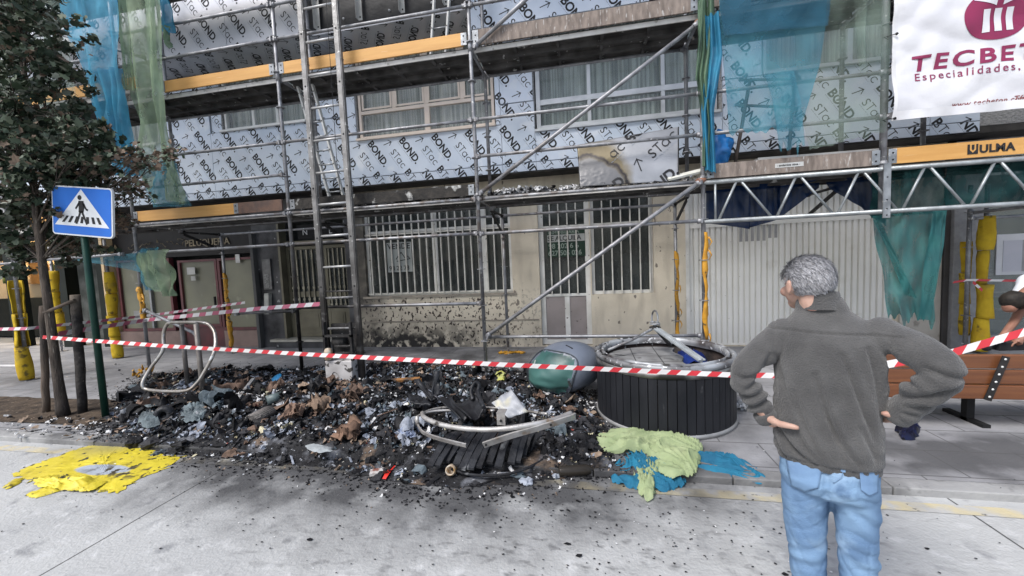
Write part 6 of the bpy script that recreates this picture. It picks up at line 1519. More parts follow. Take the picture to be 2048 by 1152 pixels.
mb = MB(); a, b = A(1790, 312, 5.6), A(2000, 292, 5.6); mb.beam(a, b, .3, .06, (0, 0, 1)); debris('stone_sill_piece', 'pale sill piece lying on the deck behind the orange toe board', 'sill', mb, pm('pale_stone', (.38, .36, .33), (.3, .28, .26), 5, .8))
mb = MB(); c = A(1436, 298, 5.45); nsphere(mb, c, .19, 26, .55, 2.3, 3, 0, (.85, .7, 1.05)); debris('debris_sack', 'bright blue plastic sack on the deck right of the net rope', 'sack', mb, pm('bright_blue_plastic', (.02, .20, .55), (.012, .12, .36), 4, .35, 0, .7, 9))
mb = MB(); mb.tube([A(1468, 340, 5.6), A(1500, 160, 5.6)], .022, 8, 0); mb.tube([A(1575, 340, 5.6), A(1590, 150, 5.6)], .022, 8); mb.tube([A(1478, 160, 5.6), A(1600, 158, 5.6)], .018, 8); mb.tube([A(1470, 210, 5.6), A(1590, 215, 5.6)], .018, 8)
debris('trestle', 'brownish steel trestle frame standing on the deck behind the blue net', 'trestle', mb, pm('brown_steel', (.13, .10, .085), (.09, .07, .06), 6, .7))
# ------------------------------------------------------------------ people
def remeshed(mb, voxel, smooth=2):
    me = bpy.data.meshes.new('tmp'); me.from_pydata([tuple(v) for v in mb.v], [], mb.f); ob = bpy.data.objects.new('tmp', me); link(ob)
    r = ob.modifiers.new('r', 'REMESH'); r.mode = 'VOXEL'; r.voxel_size = voxel
    if smooth: s = ob.modifiers.new('s', 'SMOOTH'); s.iterations = smooth; s.factor = .6
    bpy.context.view_layer.update(); dg = bpy.context.evaluated_depsgraph_get(); out = bpy.data.meshes.new_from_object(ob.evaluated_get(dg))
    bpy.data.objects.remove(ob); return out
def loft(mb, secs, n=24, mi=0, p=2.3):
    """secs: (centre, half vector a, half vector b) rings, closed at both ends"""
    vs = []; fs = []; m = len(secs)
    for c, a, b in secs:
        c, a, b = Vector(c), Vector(a), Vector(b)
        for k in range(n):
            t = 2*math.pi*k/n; ct, st_ = math.cos(t), math.sin(t)
            vs.append(c+a*(math.copysign(abs(ct)**(2/p), ct))+b*(math.copysign(abs(st_)**(2/p), st_)))
    for i in range(m-1):
        for k in range(n): fs.append((i*n+k, i*n+(k+1) % n, (i+1)*n+(k+1) % n, (i+1)*n+k))
    fs += [tuple(range(n-1, -1, -1)), tuple((m-1)*n+k for k in range(n))]; mb.add(vs, fs, mi, True)
def limb(mb, pts, rad, n=16, k=5):
    P = smoothp(pts, k); R2 = []
    for i in range(len(P)):
        t = i/k; j = min(int(t), len(rad)-2); R2.append(rad[j]+(rad[j+1]-rad[j])*(t-j))
    mb.tube(P, R2, n)
    nsphere(mb, P[0], R2[0], n, 0, 1); nsphere(mb, P[-1], R2[-1], n, 0, 1)
def to_obj(me, name, mats, parent, xform, disp=None):
    n = len(me.vertices); co = np.empty(n*3); me.vertices.foreach_get('co', co); co = co.reshape(-1, 3)
    if disp is not None:
        no = np.empty(n*3); me.vertex_normals.foreach_get('vector', no); no = no.reshape(-1, 3)
        for i in range(n): co[i] += no[i]*disp(co[i], no[i])
    out = [xform(c) for c in co]; off = parent.location
    me.vertices.foreach_set('co', np.array([(p.x-off.x, p.y-off.y, p.z-off.z) for p in out]).ravel())
    for m in mats: me.materials.append(m)
    me.polygons.foreach_set('use_smooth', [True]*len(me.polygons)); me.update(); me.name = name
    o = bpy.data.objects.new(name, me); link(o); o.parent = parent; return o
# frame of the standing man: lx to his right, ly the way he faces
VA = math.radians(27.5); MV = Vector((math.sin(VA), math.cos(VA), 0)); MR = Vector((math.cos(VA), -math.sin(VA), 0))
MC = Vector((0, 0, EYE))+ray(1655, 750)*1.58; MC.z = 0
def Lw(c): return MC+MR*c[0]+MV*c[1]+Vector((0, 0, c[2]))
def Q(px, py, ly=0.0):                 # sight point to the man's own frame on the plane ly
    d = ray(px, py); o = Vector((0, 0, EYE)); t = ((MC-o).dot(MV)+ly)/d.dot(MV); w = o+d*t-MC
    return Vector((w.dot(MR), ly, w.z))
MAN = thing('person', 'grey-haired man seen from behind in dark grey fleece and light blue jeans, hands on hips', 'person', (MC.x, MC.y, 0))
# --- jacket
mb = MB()
rows = [(1553, 1768, 922, .125, .0), (1547, 1771, 900, .135, .0), (1545, 1770, 870, .14, .0), (1547, 1768, 820, .135, .005), (1550, 1774, 760, .13, .01), (1553, 1776, 715, .125, .01), (1552, 1775, 680, .115, .012), (1563, 1762, 655, .095, .015), (1580, 1735, 637, .075, .02), (1592, 1705, 622, .062, .03), (1594, 1694, 604, .060, .035), (1600, 1688, 594, .055, .038)]
secs = []
for l, r, y, dp, cy_ in rows:
    a, b = Q(l, y, 0), Q(r, y, 0); c = (a+b)/2; tz = (b.z-a.z)
    secs.append(((c.x, cy_, c.z), ((b.x-a.x)/2, 0, 0), (0, dp, 0)))
loft(mb, secs, 32, 0, 2.4)
shL, elL, wrL = Q(1566, 668, .0), Q(1483, 752, -.09), Q(1530, 829, -.07)
shR, elR, wrR = Q(1762, 668, .0), Q(1888, 745, -.09), Q(1802, 826, -.03)
limb(mb, [shL, shL.lerp(elL, .5)+Vector((-.012, -.01, .008)), elL, elL.lerp(wrL, .5), wrL], [.064, .056, .050, .047, .041])
limb(mb, [shR, shR.lerp(elR, .5)+Vector((.012, -.01, .012)), elR, elR.lerp(wrR, .5), wrR], [.066, .058, .050, .047, .041])
me = remeshed(mb, .0065, 5)
zy = Q(1660, 661).z; zh = Q(1660, 905).z
FOLDS = [([(1592, 770), (1612, 830), (1650, 900)], 1), ([(1630, 735), (1668, 840), (1712, 905)], 1.1), ([(1682, 700), (1722, 800), (1752, 880)], 1), ([(1556, 835), (1588, 872), (1632, 903)], 1.2), ([(1552, 868), (1575, 900)], 1),
         ([(1560, 705), (1572, 760), (1598, 812)], .8), ([(1735, 690), (1752, 760), (1764, 850)], .9), ([(1648, 800), (1672, 860), (1690, 905)], .8), ([(1602, 850), (1622, 880), (1648, 905)], .9), ([(1720, 840), (1740, 880), (1750, 905)], .8),
         ([(1778, 705), (1795, 742), (1830, 765)], 1.2), ([(1795, 782), (1850, 772), (1905, 752)], 1.3), ([(1808, 800), (1855, 795), (1900, 775)], 1.2), ([(1840, 720), (1880, 735), (1925, 742)], .9), ([(1800, 812), (1832, 815)], 1),
         ([(1545, 700), (1522, 745), (1500, 765)], 1.1), ([(1470, 765), (1500, 778), (1532, 772)], 1.2), ([(1488, 800), (1518, 796), (1545, 785)], 1.2), ([(1500, 818), (1530, 812)], 1), ([(1480, 735), (1500, 742), (1530, 735)], .8)]
FL = []
for pts_, w_ in FOLDS:
    P_ = [Q(a_, b_) for a_, b_ in pts_]; P_ = smoothp([Vector((p.x, 0, p.z)) for p in P_], 5)
    FL.append(([(p.x, p.z) for p in P_], w_))
def foldsum(x, z):
    d = 0
    for P_, w_ in FL:
        best = 9; sg = 0; tt = 0
        for i in range(len(P_)-1):
            (x1, z1), (x2, z2) = P_[i], P_[i+1]; dx, dz = x2-x1, z2-z1; t = ((x-x1)*dx+(z-z1)*dz)/(dx*dx+dz*dz+1e-12); t = max(0, min(1, t))
            ex, ez = x-x1-t*dx, z-z1-t*dz; r_ = math.hypot(ex, ez)
            if r_ < best: best = r_; sg = 1 if dx*ez-dz*ex > 0 else -1; tt = (i+t)/(len(P_)-1)
        if best < .06:
            en = math.sin(math.pi*min(1, max(0, .08+.88*tt)))**.6
            d += w_*en*(-.0115*math.exp(-(best/.0085)**2)+.0075*math.exp(-((best-.021)/.013)**2)*(1 if sg > 0 else .6))
    return d
def jdisp(c, n):
    x, y, z = c; d = .008*noise.noise((x*4, y*4, z*5+2)); arm = abs(x) > .205
    if y < .05: d += foldsum(x, z)
    d += .0035*noise.noise((x*16, y*16, z*12))+.004*abs(noise.noise((x*9+z*5, y*9, z*7)))
    if arm:
        q = abs(x)*40+z*52; d += .0028*math.sin(q+3*noise.noise((x*9, y*9, z*9)))
    zhh = zh-.09*(x+.02)*0
    if z < zhh-.005: d += -.007+.0012*math.sin(x*230+2*noise.noise((x*20, 0, 0)))
    d -= .0040*math.exp(-((z-zhh+.004)/.0045)**2)
    if not arm and y < .06: d -= .0055*math.exp(-((z-zy-.012*x*x*8)/.004)**2)-.0015*math.exp(-((z-zy-.010)/.006)**2)
    if abs(abs(x)-.172-(z-1.3)*.05) < .006 and 1.15 < z < 1.42 and y < .05: d -= .004
    return d
m_fl = pm('dark_grey_fleece', (.094, .093, .092), (.066, .065, .065), 9, .98, 0, .5, 170, spec=.12)
m_fl.node_tree.nodes['Principled BSDF'].inputs['Sheen Weight'].default_value = .25
m_fl.node_tree.nodes['Principled BSDF'].inputs['Sheen Roughness'].default_value = .5
jk = to_obj(me, 'fleece_jacket', [m_fl], MAN, Lw, jdisp)
mb = MB(); cz_ = Q(1641, 602, .03)
prof_ = [(1.16, -.040), (1.10, -.022), (1.06, -.004), (1.03, .014), (1.00, .030), (.96, .037), (.90, .030), (.88, .010), (.90, -.02)]
def colf(u, v):
    i = v*(len(prof_)-1); k = min(int(i), len(prof_)-2); t = i-k; rr = prof_[k][0]*(1-t)+prof_[k+1][0]*t; dz_ = prof_[k][1]*(1-t)+prof_[k+1][1]*t; an = 2*math.pi*u
    w_ = 1+.03*noise.noise((math.cos(an)*3, math.sin(an)*3, v*4))
    return Lw((cz_.x+.062*rr*w_*math.cos(an), .028+.067*rr*w_*math.sin(an), cz_.z+dz_-.012*math.sin(an)+.004*noise.noise((math.cos(an)*2, math.sin(an)*2, 3))))
mb.grid(colf, 60, 24)
mb.build('collar', m_fl, MAN)
for wr, el in ((wrL, elL), (wrR, elR)):
    mb = MB(); d = (wr-el).normalized(); P = [Lw(wr+d*t) for t in (-.012, .0, .012, .026, .034)]; mb.tube(P, [.0435, .0455, .045, .043, .036], 20); mb.build('cuff', m_fl, MAN)
# --- jeans
mb = MB()
def row(l, r, y, dp, cy_=0): a, b = Q(l, y), Q(r, y); c = (a+b)/2; return ((c.x, cy_, c.z), ((b.x-a.x)/2, 0, 0), (0, dp, 0))
loft(mb, [row(1562, 1760, 880, .105), row(1558, 1764, 925, .12, -.008), row(1558, 1764, 950, .128, -.012), row(1562, 1763, 970, .12, -.005), row(1590, 1740, 990, .08, .01)], 28, 0, 2.5)
def leg(l, r, sgn):
    S = [row(l[0], r[0], 940, .105), row(l[1], r[1], 985, .098), row(l[2], r[2], 1060, .085), row(l[3], r[3], 1150, .072)]
    c = S[-1][0]; S += [((c[0]+.0, .01, .42), (.062, 0, 0), (0, .066, 0)), ((c[0], .0, .22), (.056, 0, 0), (0, .062, 0)), ((c[0], .0, .07), (.060, 0, 0), (0, .066, 0)), ((c[0], .0, .045), (.058, 0, 0), (0, .064, 0))]
    loft(mb, S, 22, 0, 2.3)
leg((1560, 1563, 1569, 1580), (1660, 1659, 1656, 1655), -1); leg((1660, 1664, 1668, 1676), (1764, 1764, 1762, 1757), 1)
me = remeshed(mb, .0065, 4)
def pdisp(c, n):
    x, y, z = c; d = .006*noise.noise((x*6, y*6, z*4))
    lx = x-.0
    if z > .72: d -= .014*math.exp(-(x/.012)**2)*(1 if y < 0 else 0)
    k = math.exp(-((z-.66)/.09)**2); d += .0035*k*math.sin((z*60)+abs(x)*75+4*noise.noise((x*5, y*5, z*4)))*(.5+noise.noise((x*7, y*7, z*7)))
    k2 = math.exp(-((z-.42)/.12)**2); d += .0042*k2*(.6+noise.noise((x*9, y*9, z*9)))*math.sin(z*85+2.5*noise.noise((x*10, y*10, z*5))+math.copysign(2.2, x)*x*20)
    k3 = math.exp(-((z-.12)/.1)**2); d += .006*k3*math.sin(z*90+2*noise.noise((x*10, y*10, z*5)))
    w1 = abs(math.sin(z*24+x*30+5*noise.noise((x*5, y*5, z*3.5)))); w2 = abs(math.sin(z*38-x*26+5*noise.noise((x*6, y*6, z*4+5)))); d += -.0048*(1-w1)**3*(1-.6*k)*(.4+.9*abs(noise.noise((x*4, y*4, z*4+9))))-.003*(1-w2)**3+.005*abs(noise.noise((x*10, y*10, z*9)))-.002
    return d
m_jn = pm('light_blue_denim', (.20, .315, .46), (.11, .19, .32), 5, .85, 0, .3, 220, spots=[((.34, .47, .62), 4.2, .55, .2), ((.10, .17, .28), 9, .60, .12)], spec=.2)
jn = to_obj(me, 'jeans', [m_jn], MAN, Lw, pdisp)
from mathutils.bvhtree import BVHTree
def bvh_of(o): return BVHTree.FromPolygons([tuple(Vector(v.co)+o.parent.location) for v in o.data.vertices], [tuple(p.vertices) for p in o.data.polygons])
bj = bvh_of(jn)
def onb(bv, px, py, off=.003):
    o = Vector((0, 0, EYE)); d = ray(px, py).normalized(); h = bv.ray_cast(o, d, 5)
    return (h[0]-d*off) if h[0] else None
m_st_ = pm('denim_seam', (.20, .32, .48), (.10, .17, .28), 60, .85)
m_pk = pm('denim_pocket', (.17, .28, .43), (.11, .19, .33), 6, .85, 0, .1, 120, spots=((.32, .46, .62), 6, .56, .2))
def patch(poly, nu=12, nv=14, mat=m_pk, name='back_pocket'):
    """poly: four corners tl,tr,br,bl, bottom bowed"""
    tl_, tr_, br_, bl2 = poly; mb = MB(); ok = []
    vs = []
    for j in range(nv+1):
        for i in range(nu+1):
            u, v = i/nu, j/nv; x = (tl_[0]*(1-u)+tr_[0]*u)*(1-v)+(bl2[0]*(1-u)+br_[0]*u)*v; y = (tl_[1]*(1-u)+tr_[1]*u)*(1-v)+(bl2[1]*(1-u)+br_[1]*u)*v+10*v*(1-abs(2*u-1))
            p = onb(bj, x, y, .007); vs.append(p)
    if not all(vs): return None
    mb.add(vs, [(j*(nu+1)+i, j*(nu+1)+i+1, (j+1)*(nu+1)+i+1, (j+1)*(nu+1)+i) for j in range(nv) for i in range(nu)], 0, True)
    return mb.build(name, mat, MAN, solid=.002)
def seam(pts, r=.0016, name='seam'):
    mb = MB(); P = []
    for a, b in zip(pts[:-1], pts[1:]):
        for k in range(8):
            p = onb(bj, a[0]+(b[0]-a[0])*k/8, a[1]+(b[1]-a[1])*k/8, .004)
            if p: P.append(p)
    if len(P) > 2: mb.tube(P, r, 5); mb.build(name, m_st_, MAN)
patch([(1572, 920), (1645, 934), (1636, 975), (1583, 972)]); patch([(1718, 934), (1757, 934), (1755, 985), (1722, 980)])
seam([(1573, 921), (1576, 950), (1584, 973), (1612, 984), (1636, 976), (1644, 936)]); seam([(1720, 937), (1722, 965), (1724, 982), (1742, 992), (1755, 985)])
seam([(1689, 935), (1683, 955), (1664, 968)]); seam([(1573, 921), (1645, 935)])
mb = MB()
for x0 in (1643, 1688):
    a, b = onb(bj, x0, 926, .006), onb(bj, x0-2, 944, .006)
    if a and b: mb.beam(a, b, .014, .003, tuple(-MV))
mb.build('belt_loop', m_pk, MAN)
# --- body: head, neck, hands in one mesh
mb = MB(); hc = Q(1614, 566, .035)
FD = Vector((-.62, .78, -.05)).normalized(); SD = Vector((FD.y, -FD.x, 0)).normalized()      # face direction, his right side
UPv = Vector((0, 0, 1))
def hp_(f, s_, u): return hc+FD*f+SD*s_+UPv*u
def ell_(c, rf, rs, ru, n=20):
    vs = []; fs = []; m = n//2+2
    for j in range(m+1):
        th = math.pi*j/m
        for i in range(n): ph = 2*math.pi*i/n; vs.append(c+FD*(rf*math.sin(th)*math.cos(ph))+SD*(rs*math.sin(th)*math.sin(ph))+UPv*(ru*math.cos(th)))
    for j in range(m):
        for i in range(n): fs.append((j*n+i, j*n+(i+1) % n, (j+1)*n+(i+1) % n, (j+1)*n+i))
    mb.add(vs, fs)
ell_(hp_(-.005, 0, .015), .092, .072, .085); ell_(hp_(.035, 0, -.035), .058, .056, .068); ell_(hp_(.055, 0, -.085), .035, .034, .028)
ell_(hp_(.075, 0, -.03), .022, .03, .03); ell_(hp_(.098, 0, -.022), .016, .011, .022); ell_(hp_(.09, 0, .018), .012, .038, .010)
ell_(hp_(.083, 0, -.062), .014, .020, .006); ell_(hp_(.083, 0, -.073), .013, .018, .006)
for s_ in (-1, 1):
    ell_(hp_(.073, s_*.038, -.035), .02, .02, .022); ell_(hp_(.079, s_*.028, .000), .010, .012, .007)
    e = hp_(-.008, s_*.074, -.012); ell_(e, .020, .012, .033); ell_(e+FD*-.008+SD*s_*.014, .016, .006, .030)
    ell_(e+SD*s_*.006+UPv*-.026, .009, .006, .010)
limb(mb, [hp_(-.03, 0, -.04), hp_(-.035, 0, -.09), Vector((Q(1640, 620).x, .02, Q(1640, 625).z))], [.050, .046, .046])
limb(mb, [Vector((Q(1645, 620).x, .02, Q(1645, 630).z)), Vector((.0, .01, 1.2)), Vector((0, 0, .85))], [.046, .08, .07])
def hand(wr, el, tk, side):
    """hand on the hip: back of the hand outwards, thumb behind, four fingers round to the front"""
    d = (wr-el).normalized(); s_ = side
    limb(mb, [wr-d*.05, wr, wr+Vector((-s_*.014, .004, -.012))], [.029, .027, .027], 12)
    loft(mb, [(wr+Vector((-s_*.004, -.006, -.004)), (.012, -.010, .030), (s_*.014, .006, 0)), (wr+Vector((-s_*.022, .016, -.012)), (.004, -.012, .038), (.013, .004, 0)), (wr+Vector((-s_*.034, .046, -.022)), (0, -.008, .038), (.012, .004, 0)), (wr+Vector((-s_*.042, .074, -.03)), (0, -.006, .034), (.010, .004, 0))], 14, 0, 2.4)
    base = wr+Vector((-s_*.006, -.018, .004))
    limb(mb, [base, base+Vector((-s_*.034*tk, -.030*tk, -.002)), base+Vector((-s_*.068*tk, -.046*tk, .002)), base+Vector((-s_*.094*tk, -.050*tk, .002))], [.0170, .0145, .0122, .0098], 12, 4)
    for k in range(4):
        o = wr+Vector((-s_*.044, .076, -.004-.017*k)); ln = (.060, .068, .064, .050)[k]
        limb(mb, [o, o+Vector((-s_*.012, ln*.45, -.010)), o+Vector((-s_*.032, ln*.78, -.018)), o+Vector((-s_*.052, ln*.92, -.022))], [.0102, .0096, .0088, .0075], 8, 3)
hand(wrL+Vector((.012, -.01, -.008)), elL, 1.0, -1); hand(wrR+Vector((-.006, .012, -.010)), elR, .38, 1)
me = remeshed(mb, .0042, 3)
m_sk = pm('weathered_skin', (.46, .30, .235), (.38, .225, .175), 12, .5, 0, .12, 90, spots=((.44, .22, .18), 18, .6, .1), spec=.35)
m_sk.node_tree.nodes['Principled BSDF'].inputs['Subsurface Weight'].default_value = .12
m_sk.node_tree.nodes['Principled BSDF'].inputs['Subsurface Radius'].default_value = (.02, .008, .005)
bd = to_obj(me, 'body', [m_sk], MAN, Lw, lambda c, n: .0006*noise.noise((c[0]*60, c[1]*60, c[2]*60)))
for s_ in (-1, 1):
    mb = MB(); c = Lw(hp_(.081, s_*.028, .0)); nsphere(mb, c, .010, 12, 0); mb.build('eye', pm('eye_%d' % s_, (.6, .6, .58), (.5, .5, .48), 3, .2), MAN)
# --- hair: a close cap plus many short strands
m_hr = pm('grey_hair', (.32, .32, .335), (.25, .25, .26), 30, .6, 0, .5, 150, stretch=(1, 1, .5), spec=.4)
m_hr2 = pm('silver_hair', (.40, .40, .42), (.33, .33, .35), 60, .6, spec=.4); m_hr3 = pm('dark_grey_hair', (.16, .16, .17), (.12, .12, .125), 60, .6)
def hairline(f, s_, u): # is this spot of the skull covered with hair
    if u > .055: return f < .088
    if u > .02: return f < .055+.3*(u-.02)
    if u > -.045: return f < .008-(.02-u)*.35
    return f < -.028
mb = MB(); vs = []; idx = {}; n_, m_ = 44, 26; pts = []
for j in range(m_+1):
    th = math.pi*j/m_
    for i in range(n_):
        ph = 2*math.pi*i/n_; f, s_, u = math.sin(th)*math.cos(ph), math.sin(th)*math.sin(ph), math.cos(th)
        k = 1+.05*noise.noise((f*5, s_*5, u*5))
        P = (-.007+.100*f*k, .080*s_*k, .015+.096*u*k*(1 if u > 0 else .92)); pts.append(P)
fs = []
for j in range(m_):
    for i in range(n_):
        q = [j*n_+i, j*n_+(i+1) % n_, (j+1)*n_+(i+1) % n_, (j+1)*n_+i]
        if all(hairline(*pts[a]) for a in q): fs.append(tuple(q))
mb.add([Lw(hp_(*p)) for p in pts], fs, 0, True)
random.seed(5)
for k in range(5200):
    th = math.acos(U(-.62, 1)); ph = U(0, 2*math.pi); f, s_, u = math.sin(th)*math.cos(ph), math.sin(th)*math.sin(ph), math.cos(th)
    p = (-.007+.098*f, .078*s_, .015+.094*u*(1 if u > 0 else .92))
    if not hairline(*p): continue
    nrm = Vector((f, s_, u)); fl = Vector((-.75+.4*noise.noise((f*3, s_*3, u*3)), .35*noise.noise((s_*3, f*3, 1+u*3))+.15, -.15-.75*(1-max(0, u)))); tg = (fl-nrm*fl.dot(nrm)).normalized()
    L_ = U(.018, .038)*(1 if u > -.1 else .7); a = Vector(p); side = nrm.cross(tg).normalized()*U(.0009, .0017)
    cu = U(-.6, .6)+.8*noise.noise((f*8, s_*8, u*8)); tg2 = (tg+nrm.cross(tg)*cu*.6).normalized()
    b = a+tg*L_*.5+nrm*U(.004, .009); c = b+tg2*L_*.5+nrm*U(-.004, .004)
    V = [a-side, a+side, b+side, b-side, c+side*.4, c-side*.4]
    mb.add([Lw(hp_(*v)) for v in V], [(0, 1, 2, 3), (3, 2, 4, 5)], random.choices((0, 1, 2), (5, 4, 2))[0], True)
mb.build('hair', [m_hr, m_hr2, m_hr3], MAN)
# --- shoes
for x0 in (-.075, .08):
    c = Q(1617 if x0 < 0 else 1716, 1150).x; mb = MB()
    loft(mb, [((c, -.085, .035), (.030, 0, 0), (0, 0, .03)), ((c, -.06, .045), (.038, 0, 0), (0, 0, .044)), ((c, .02, .045), (.040, 0, 0), (0, 0, .045)), ((c, .10, .032), (.046, 0, 0), (0, 0, .031)), ((c, .165, .022), (.040, 0, 0), (0, 0, .02)), ((c, .19, .018), (.02, 0, 0), (0, 0, .012))], 18)
    mb.v = [tuple(Lw(v)) for v in mb.v]; mb.build('shoe', pm('dark_shoe_%d' % (x0*100), (.05, .04, .035)), MAN, bevel=.002)

# --- camera operator bending at the right edge
PX = Vector((4.62, 4.95, 0)); PC = thing('person', 'bald dark-haired cameraman in white bending over a black video camera at right edge', 'person', PX)
PC['label'] = 'cameraman in white shirt bending forward over a black video camera at right edge'
hd = A(2030, 602, 4.95); OFF = Vector((0, 0, 0))
idn = lambda c: Vector(c)
mb = MB()
hip = Vector((hd.x+.72, 5.15, .88)); chest = Vector((hd.x+.34, 5.02, 1.20)); nk = Vector((hd.x+.20, 4.98, 1.20))
def limbw(pts, rad, n=14): limb(mb, pts, rad, n)
limbw([nk+Vector((.05, 0, 0)), nk, hd+Vector((.05, 0, .03))], [.06, .055, .06])
nsphere(mb, hd, .098, 20, .08, 1.5, 2, 0, (1.05, .85, .95)); nsphere(mb, hd+Vector((-.05, -.01, -.06)), .06, 14, .1, 1.5, 3); nsphere(mb, hd+Vector((-.085, -.02, -.04)), .018, 8, 0)
shp1, shp2 = chest+Vector((-.03, -.19, .02)), chest+Vector((-.03, .19, .02))
cmp_ = A(2010, 690, 4.7)
for s_, q in ((shp1, cmp_+Vector((.10, .0, .03))), (shp2, cmp_+Vector((.16, .22, .03)))):
    el_ = s_.lerp(q, .52)+Vector((.05, 0, -.03)); limbw([s_, el_, q], [.05, .04, .028])
    nsphere(mb, q, .036, 12, .2, 2, 1)
    for k in range(4): limbw([q+Vector((-.02, -.02+.014*k, 0)), q+Vector((-.05, -.022+.015*k, -.012)), q+Vector((-.062, -.02+.015*k, -.04))], [.009, .009, .008], 8)
    limbw([q+Vector((-.005, -.03, 0)), q+Vector((-.03, -.045, .012))], [.011, .009], 8)
limbw([chest, hip], [.12, .12])
to_obj(remeshed(mb, .006, 3), 'body', [pm('tanned_skin', (.30, .15, .10), (.24, .11, .075), 12, .5)], PC, idn)
mb = MB(); loft(mb, [(nk+Vector((-.01, 0, .0)), (0, .09, 0), (.03, 0, .07)), (chest+Vector((-.02, 0, .02)), (0, .21, 0), (.05, 0, .12)), (chest.lerp(hip, .5), (0, .19, 0), (.06, 0, .13)), (hip, (0, .18, 0), (.07, 0, .13)), (hip+Vector((.04, 0, -.06)), (0, .17, 0), (.06, 0, .11))], 24)
for s_ in (shp1, shp2): limb(mb, [s_+Vector((.02, 0, .02)), s_.lerp(cmp_, .28)], [.075, .068])
to_obj(remeshed(mb, .008, 3), 'white_shirt', [pm('white_cotton', (.66, .68, .72), (.56, .58, .62), 6, .85)], PC, idn, lambda c, n: .012*noise.noise((c[0]*9, c[1]*7, c[2]*9)))
mb = MB(); mb_h = hip+Vector((.04, 0, -.05))
for sy_ in (-.09, .09): limb(mb, [mb_h+Vector((0, sy_, 0)), Vector((hip.x+.02, 5.15+sy_, .48)), Vector((hip.x+.1, 5.15+sy_, .12))], [.10, .075, .06])
to_obj(remeshed(mb, .01, 3), 'trousers', [pm('dark_trousers', (.04, .04, .05))], PC, idn, lambda c, n: .01*noise.noise((c[0]*9, c[1]*7, c[2]*9)))
mb = MB()
for sy_ in (-.09, .09): c = Vector((hip.x+.06, 5.15+sy_, .09)); mb.obox(c, (.13, 0, 0), (0, .045, 0), (0, 0, .04))
mb.build('shoes', M['dark'], PC, bevel=.02)
mb = MB(); random.seed(8); nsphere(mb, hd+Vector((-.012, 0, .006)), .104, 20, .12, 2.5, 4, 0, (1.04, .9, .98))
for k in range(2600):
    d = Vector((U(-1, 1), U(-1, 1), U(-1, 1))).normalized()
    if d.x < -.35 and d.z < .1: continue
    if d.z < -.75: continue
    a = hd+Vector((d.x*1.05, d.y*.87, d.z*.97))*.1; t = d.orthogonal().normalized(); s2 = d.cross(t)*.003; mb.add([a-s2, a+s2, a+t*.014+d*.008], [(0, 1, 2)])
mb.build('hair', pm('near_black_hair', (.015, .013, .012), (.03, .025, .02), 40, .6), PC)
VC = thing('video_camera', 'black video camera with viewfinder held low above the bench at the right edge', 'video camera', cmp_)
m_vc = pm('black_camera_plastic', (.015, .015, .017), (.03, .03, .033), 9, .4)
mb = MB(); mb.obox(cmp_+Vector((.05, .04, -.01)), (.13, .02, 0), (-.01, .055, 0), (0, 0, .045)); mb.build('camera_body', m_vc, VC, bevel=.01)
mb = MB(); mb.lathe(cmp_+Vector((-.07, .03, -.015)), [(0, -.08), (.05, -.08), (.052, -.06), (.038, -.05), (.036, 0), (0, .0)], 18, 0, (1, .1, 0)); mb.build('lens', m_vc, VC)
mb = MB(); mb.tube([cmp_+Vector((-.02, .03, .035)), cmp_+Vector((-.01, .03, .07)), cmp_+Vector((.10, .04, .075)), cmp_+Vector((.12, .04, .035))], .012, 8); mb.build('top_handle', m_vc, VC)
mb = MB(); mb.obox(cmp_+Vector((-.09, -.04, .05)), (.06, -.01, .01), (0, .02, 0), (0, 0, .004)); mb.tube([cmp_+Vector((-.03, -.03, .04)), cmp_+Vector((0, 0, .04))], .008, 6); mb.build('monitor_flap', m_vc, VC)
# ------------------------------------------------------------------ tree and stakes
random.seed(17)
m_bark = pm('grey_brown_bark', (.11, .09, .075), (.05, .042, .036), 7, .95, 0, .8, 30, stretch=(3, 3, .6), spots=((.26, .24, .2), 12, .62, .08))
def scorchlow(nt, x, y, z, pos): return math_node(nt, 'MULTIPLY', step(nt, math_node(nt, 'ADD', z, math_node(nt, 'MULTIPLY', nfac(nt, pos, 3, .3, .7), .6)), .6, 1.2), .7)
overlay(m_bark, scorchlow, (.035, .03, .028))
tb0 = G(127, 832, PAVE)
TR = thing('street_tree', 'street tree with dark grey-green partly browned leaves growing beside the crossing sign', 'tree', tb0)
mb = MB(); trunk = smoothp([tb0, A(112, 730, tb0.y), A(98, 620, tb0.y), A(84, 520, tb0.y+.02), A(72, 420, tb0.y+.05), A(62, 300, tb0.y+.1), A(50, 160, tb0.y+.1), A(30, 20, tb0.y+.1), A(10, -120, tb0.y)], 4)
nT = len(trunk); mb.tube(trunk, [.050-.034*(i/nT)+.016*max(0, .08-i/nT)/.08 for i in range(nT)], 12)
def A3(px, py, dy): return A(px, py, tb0.y+dy)
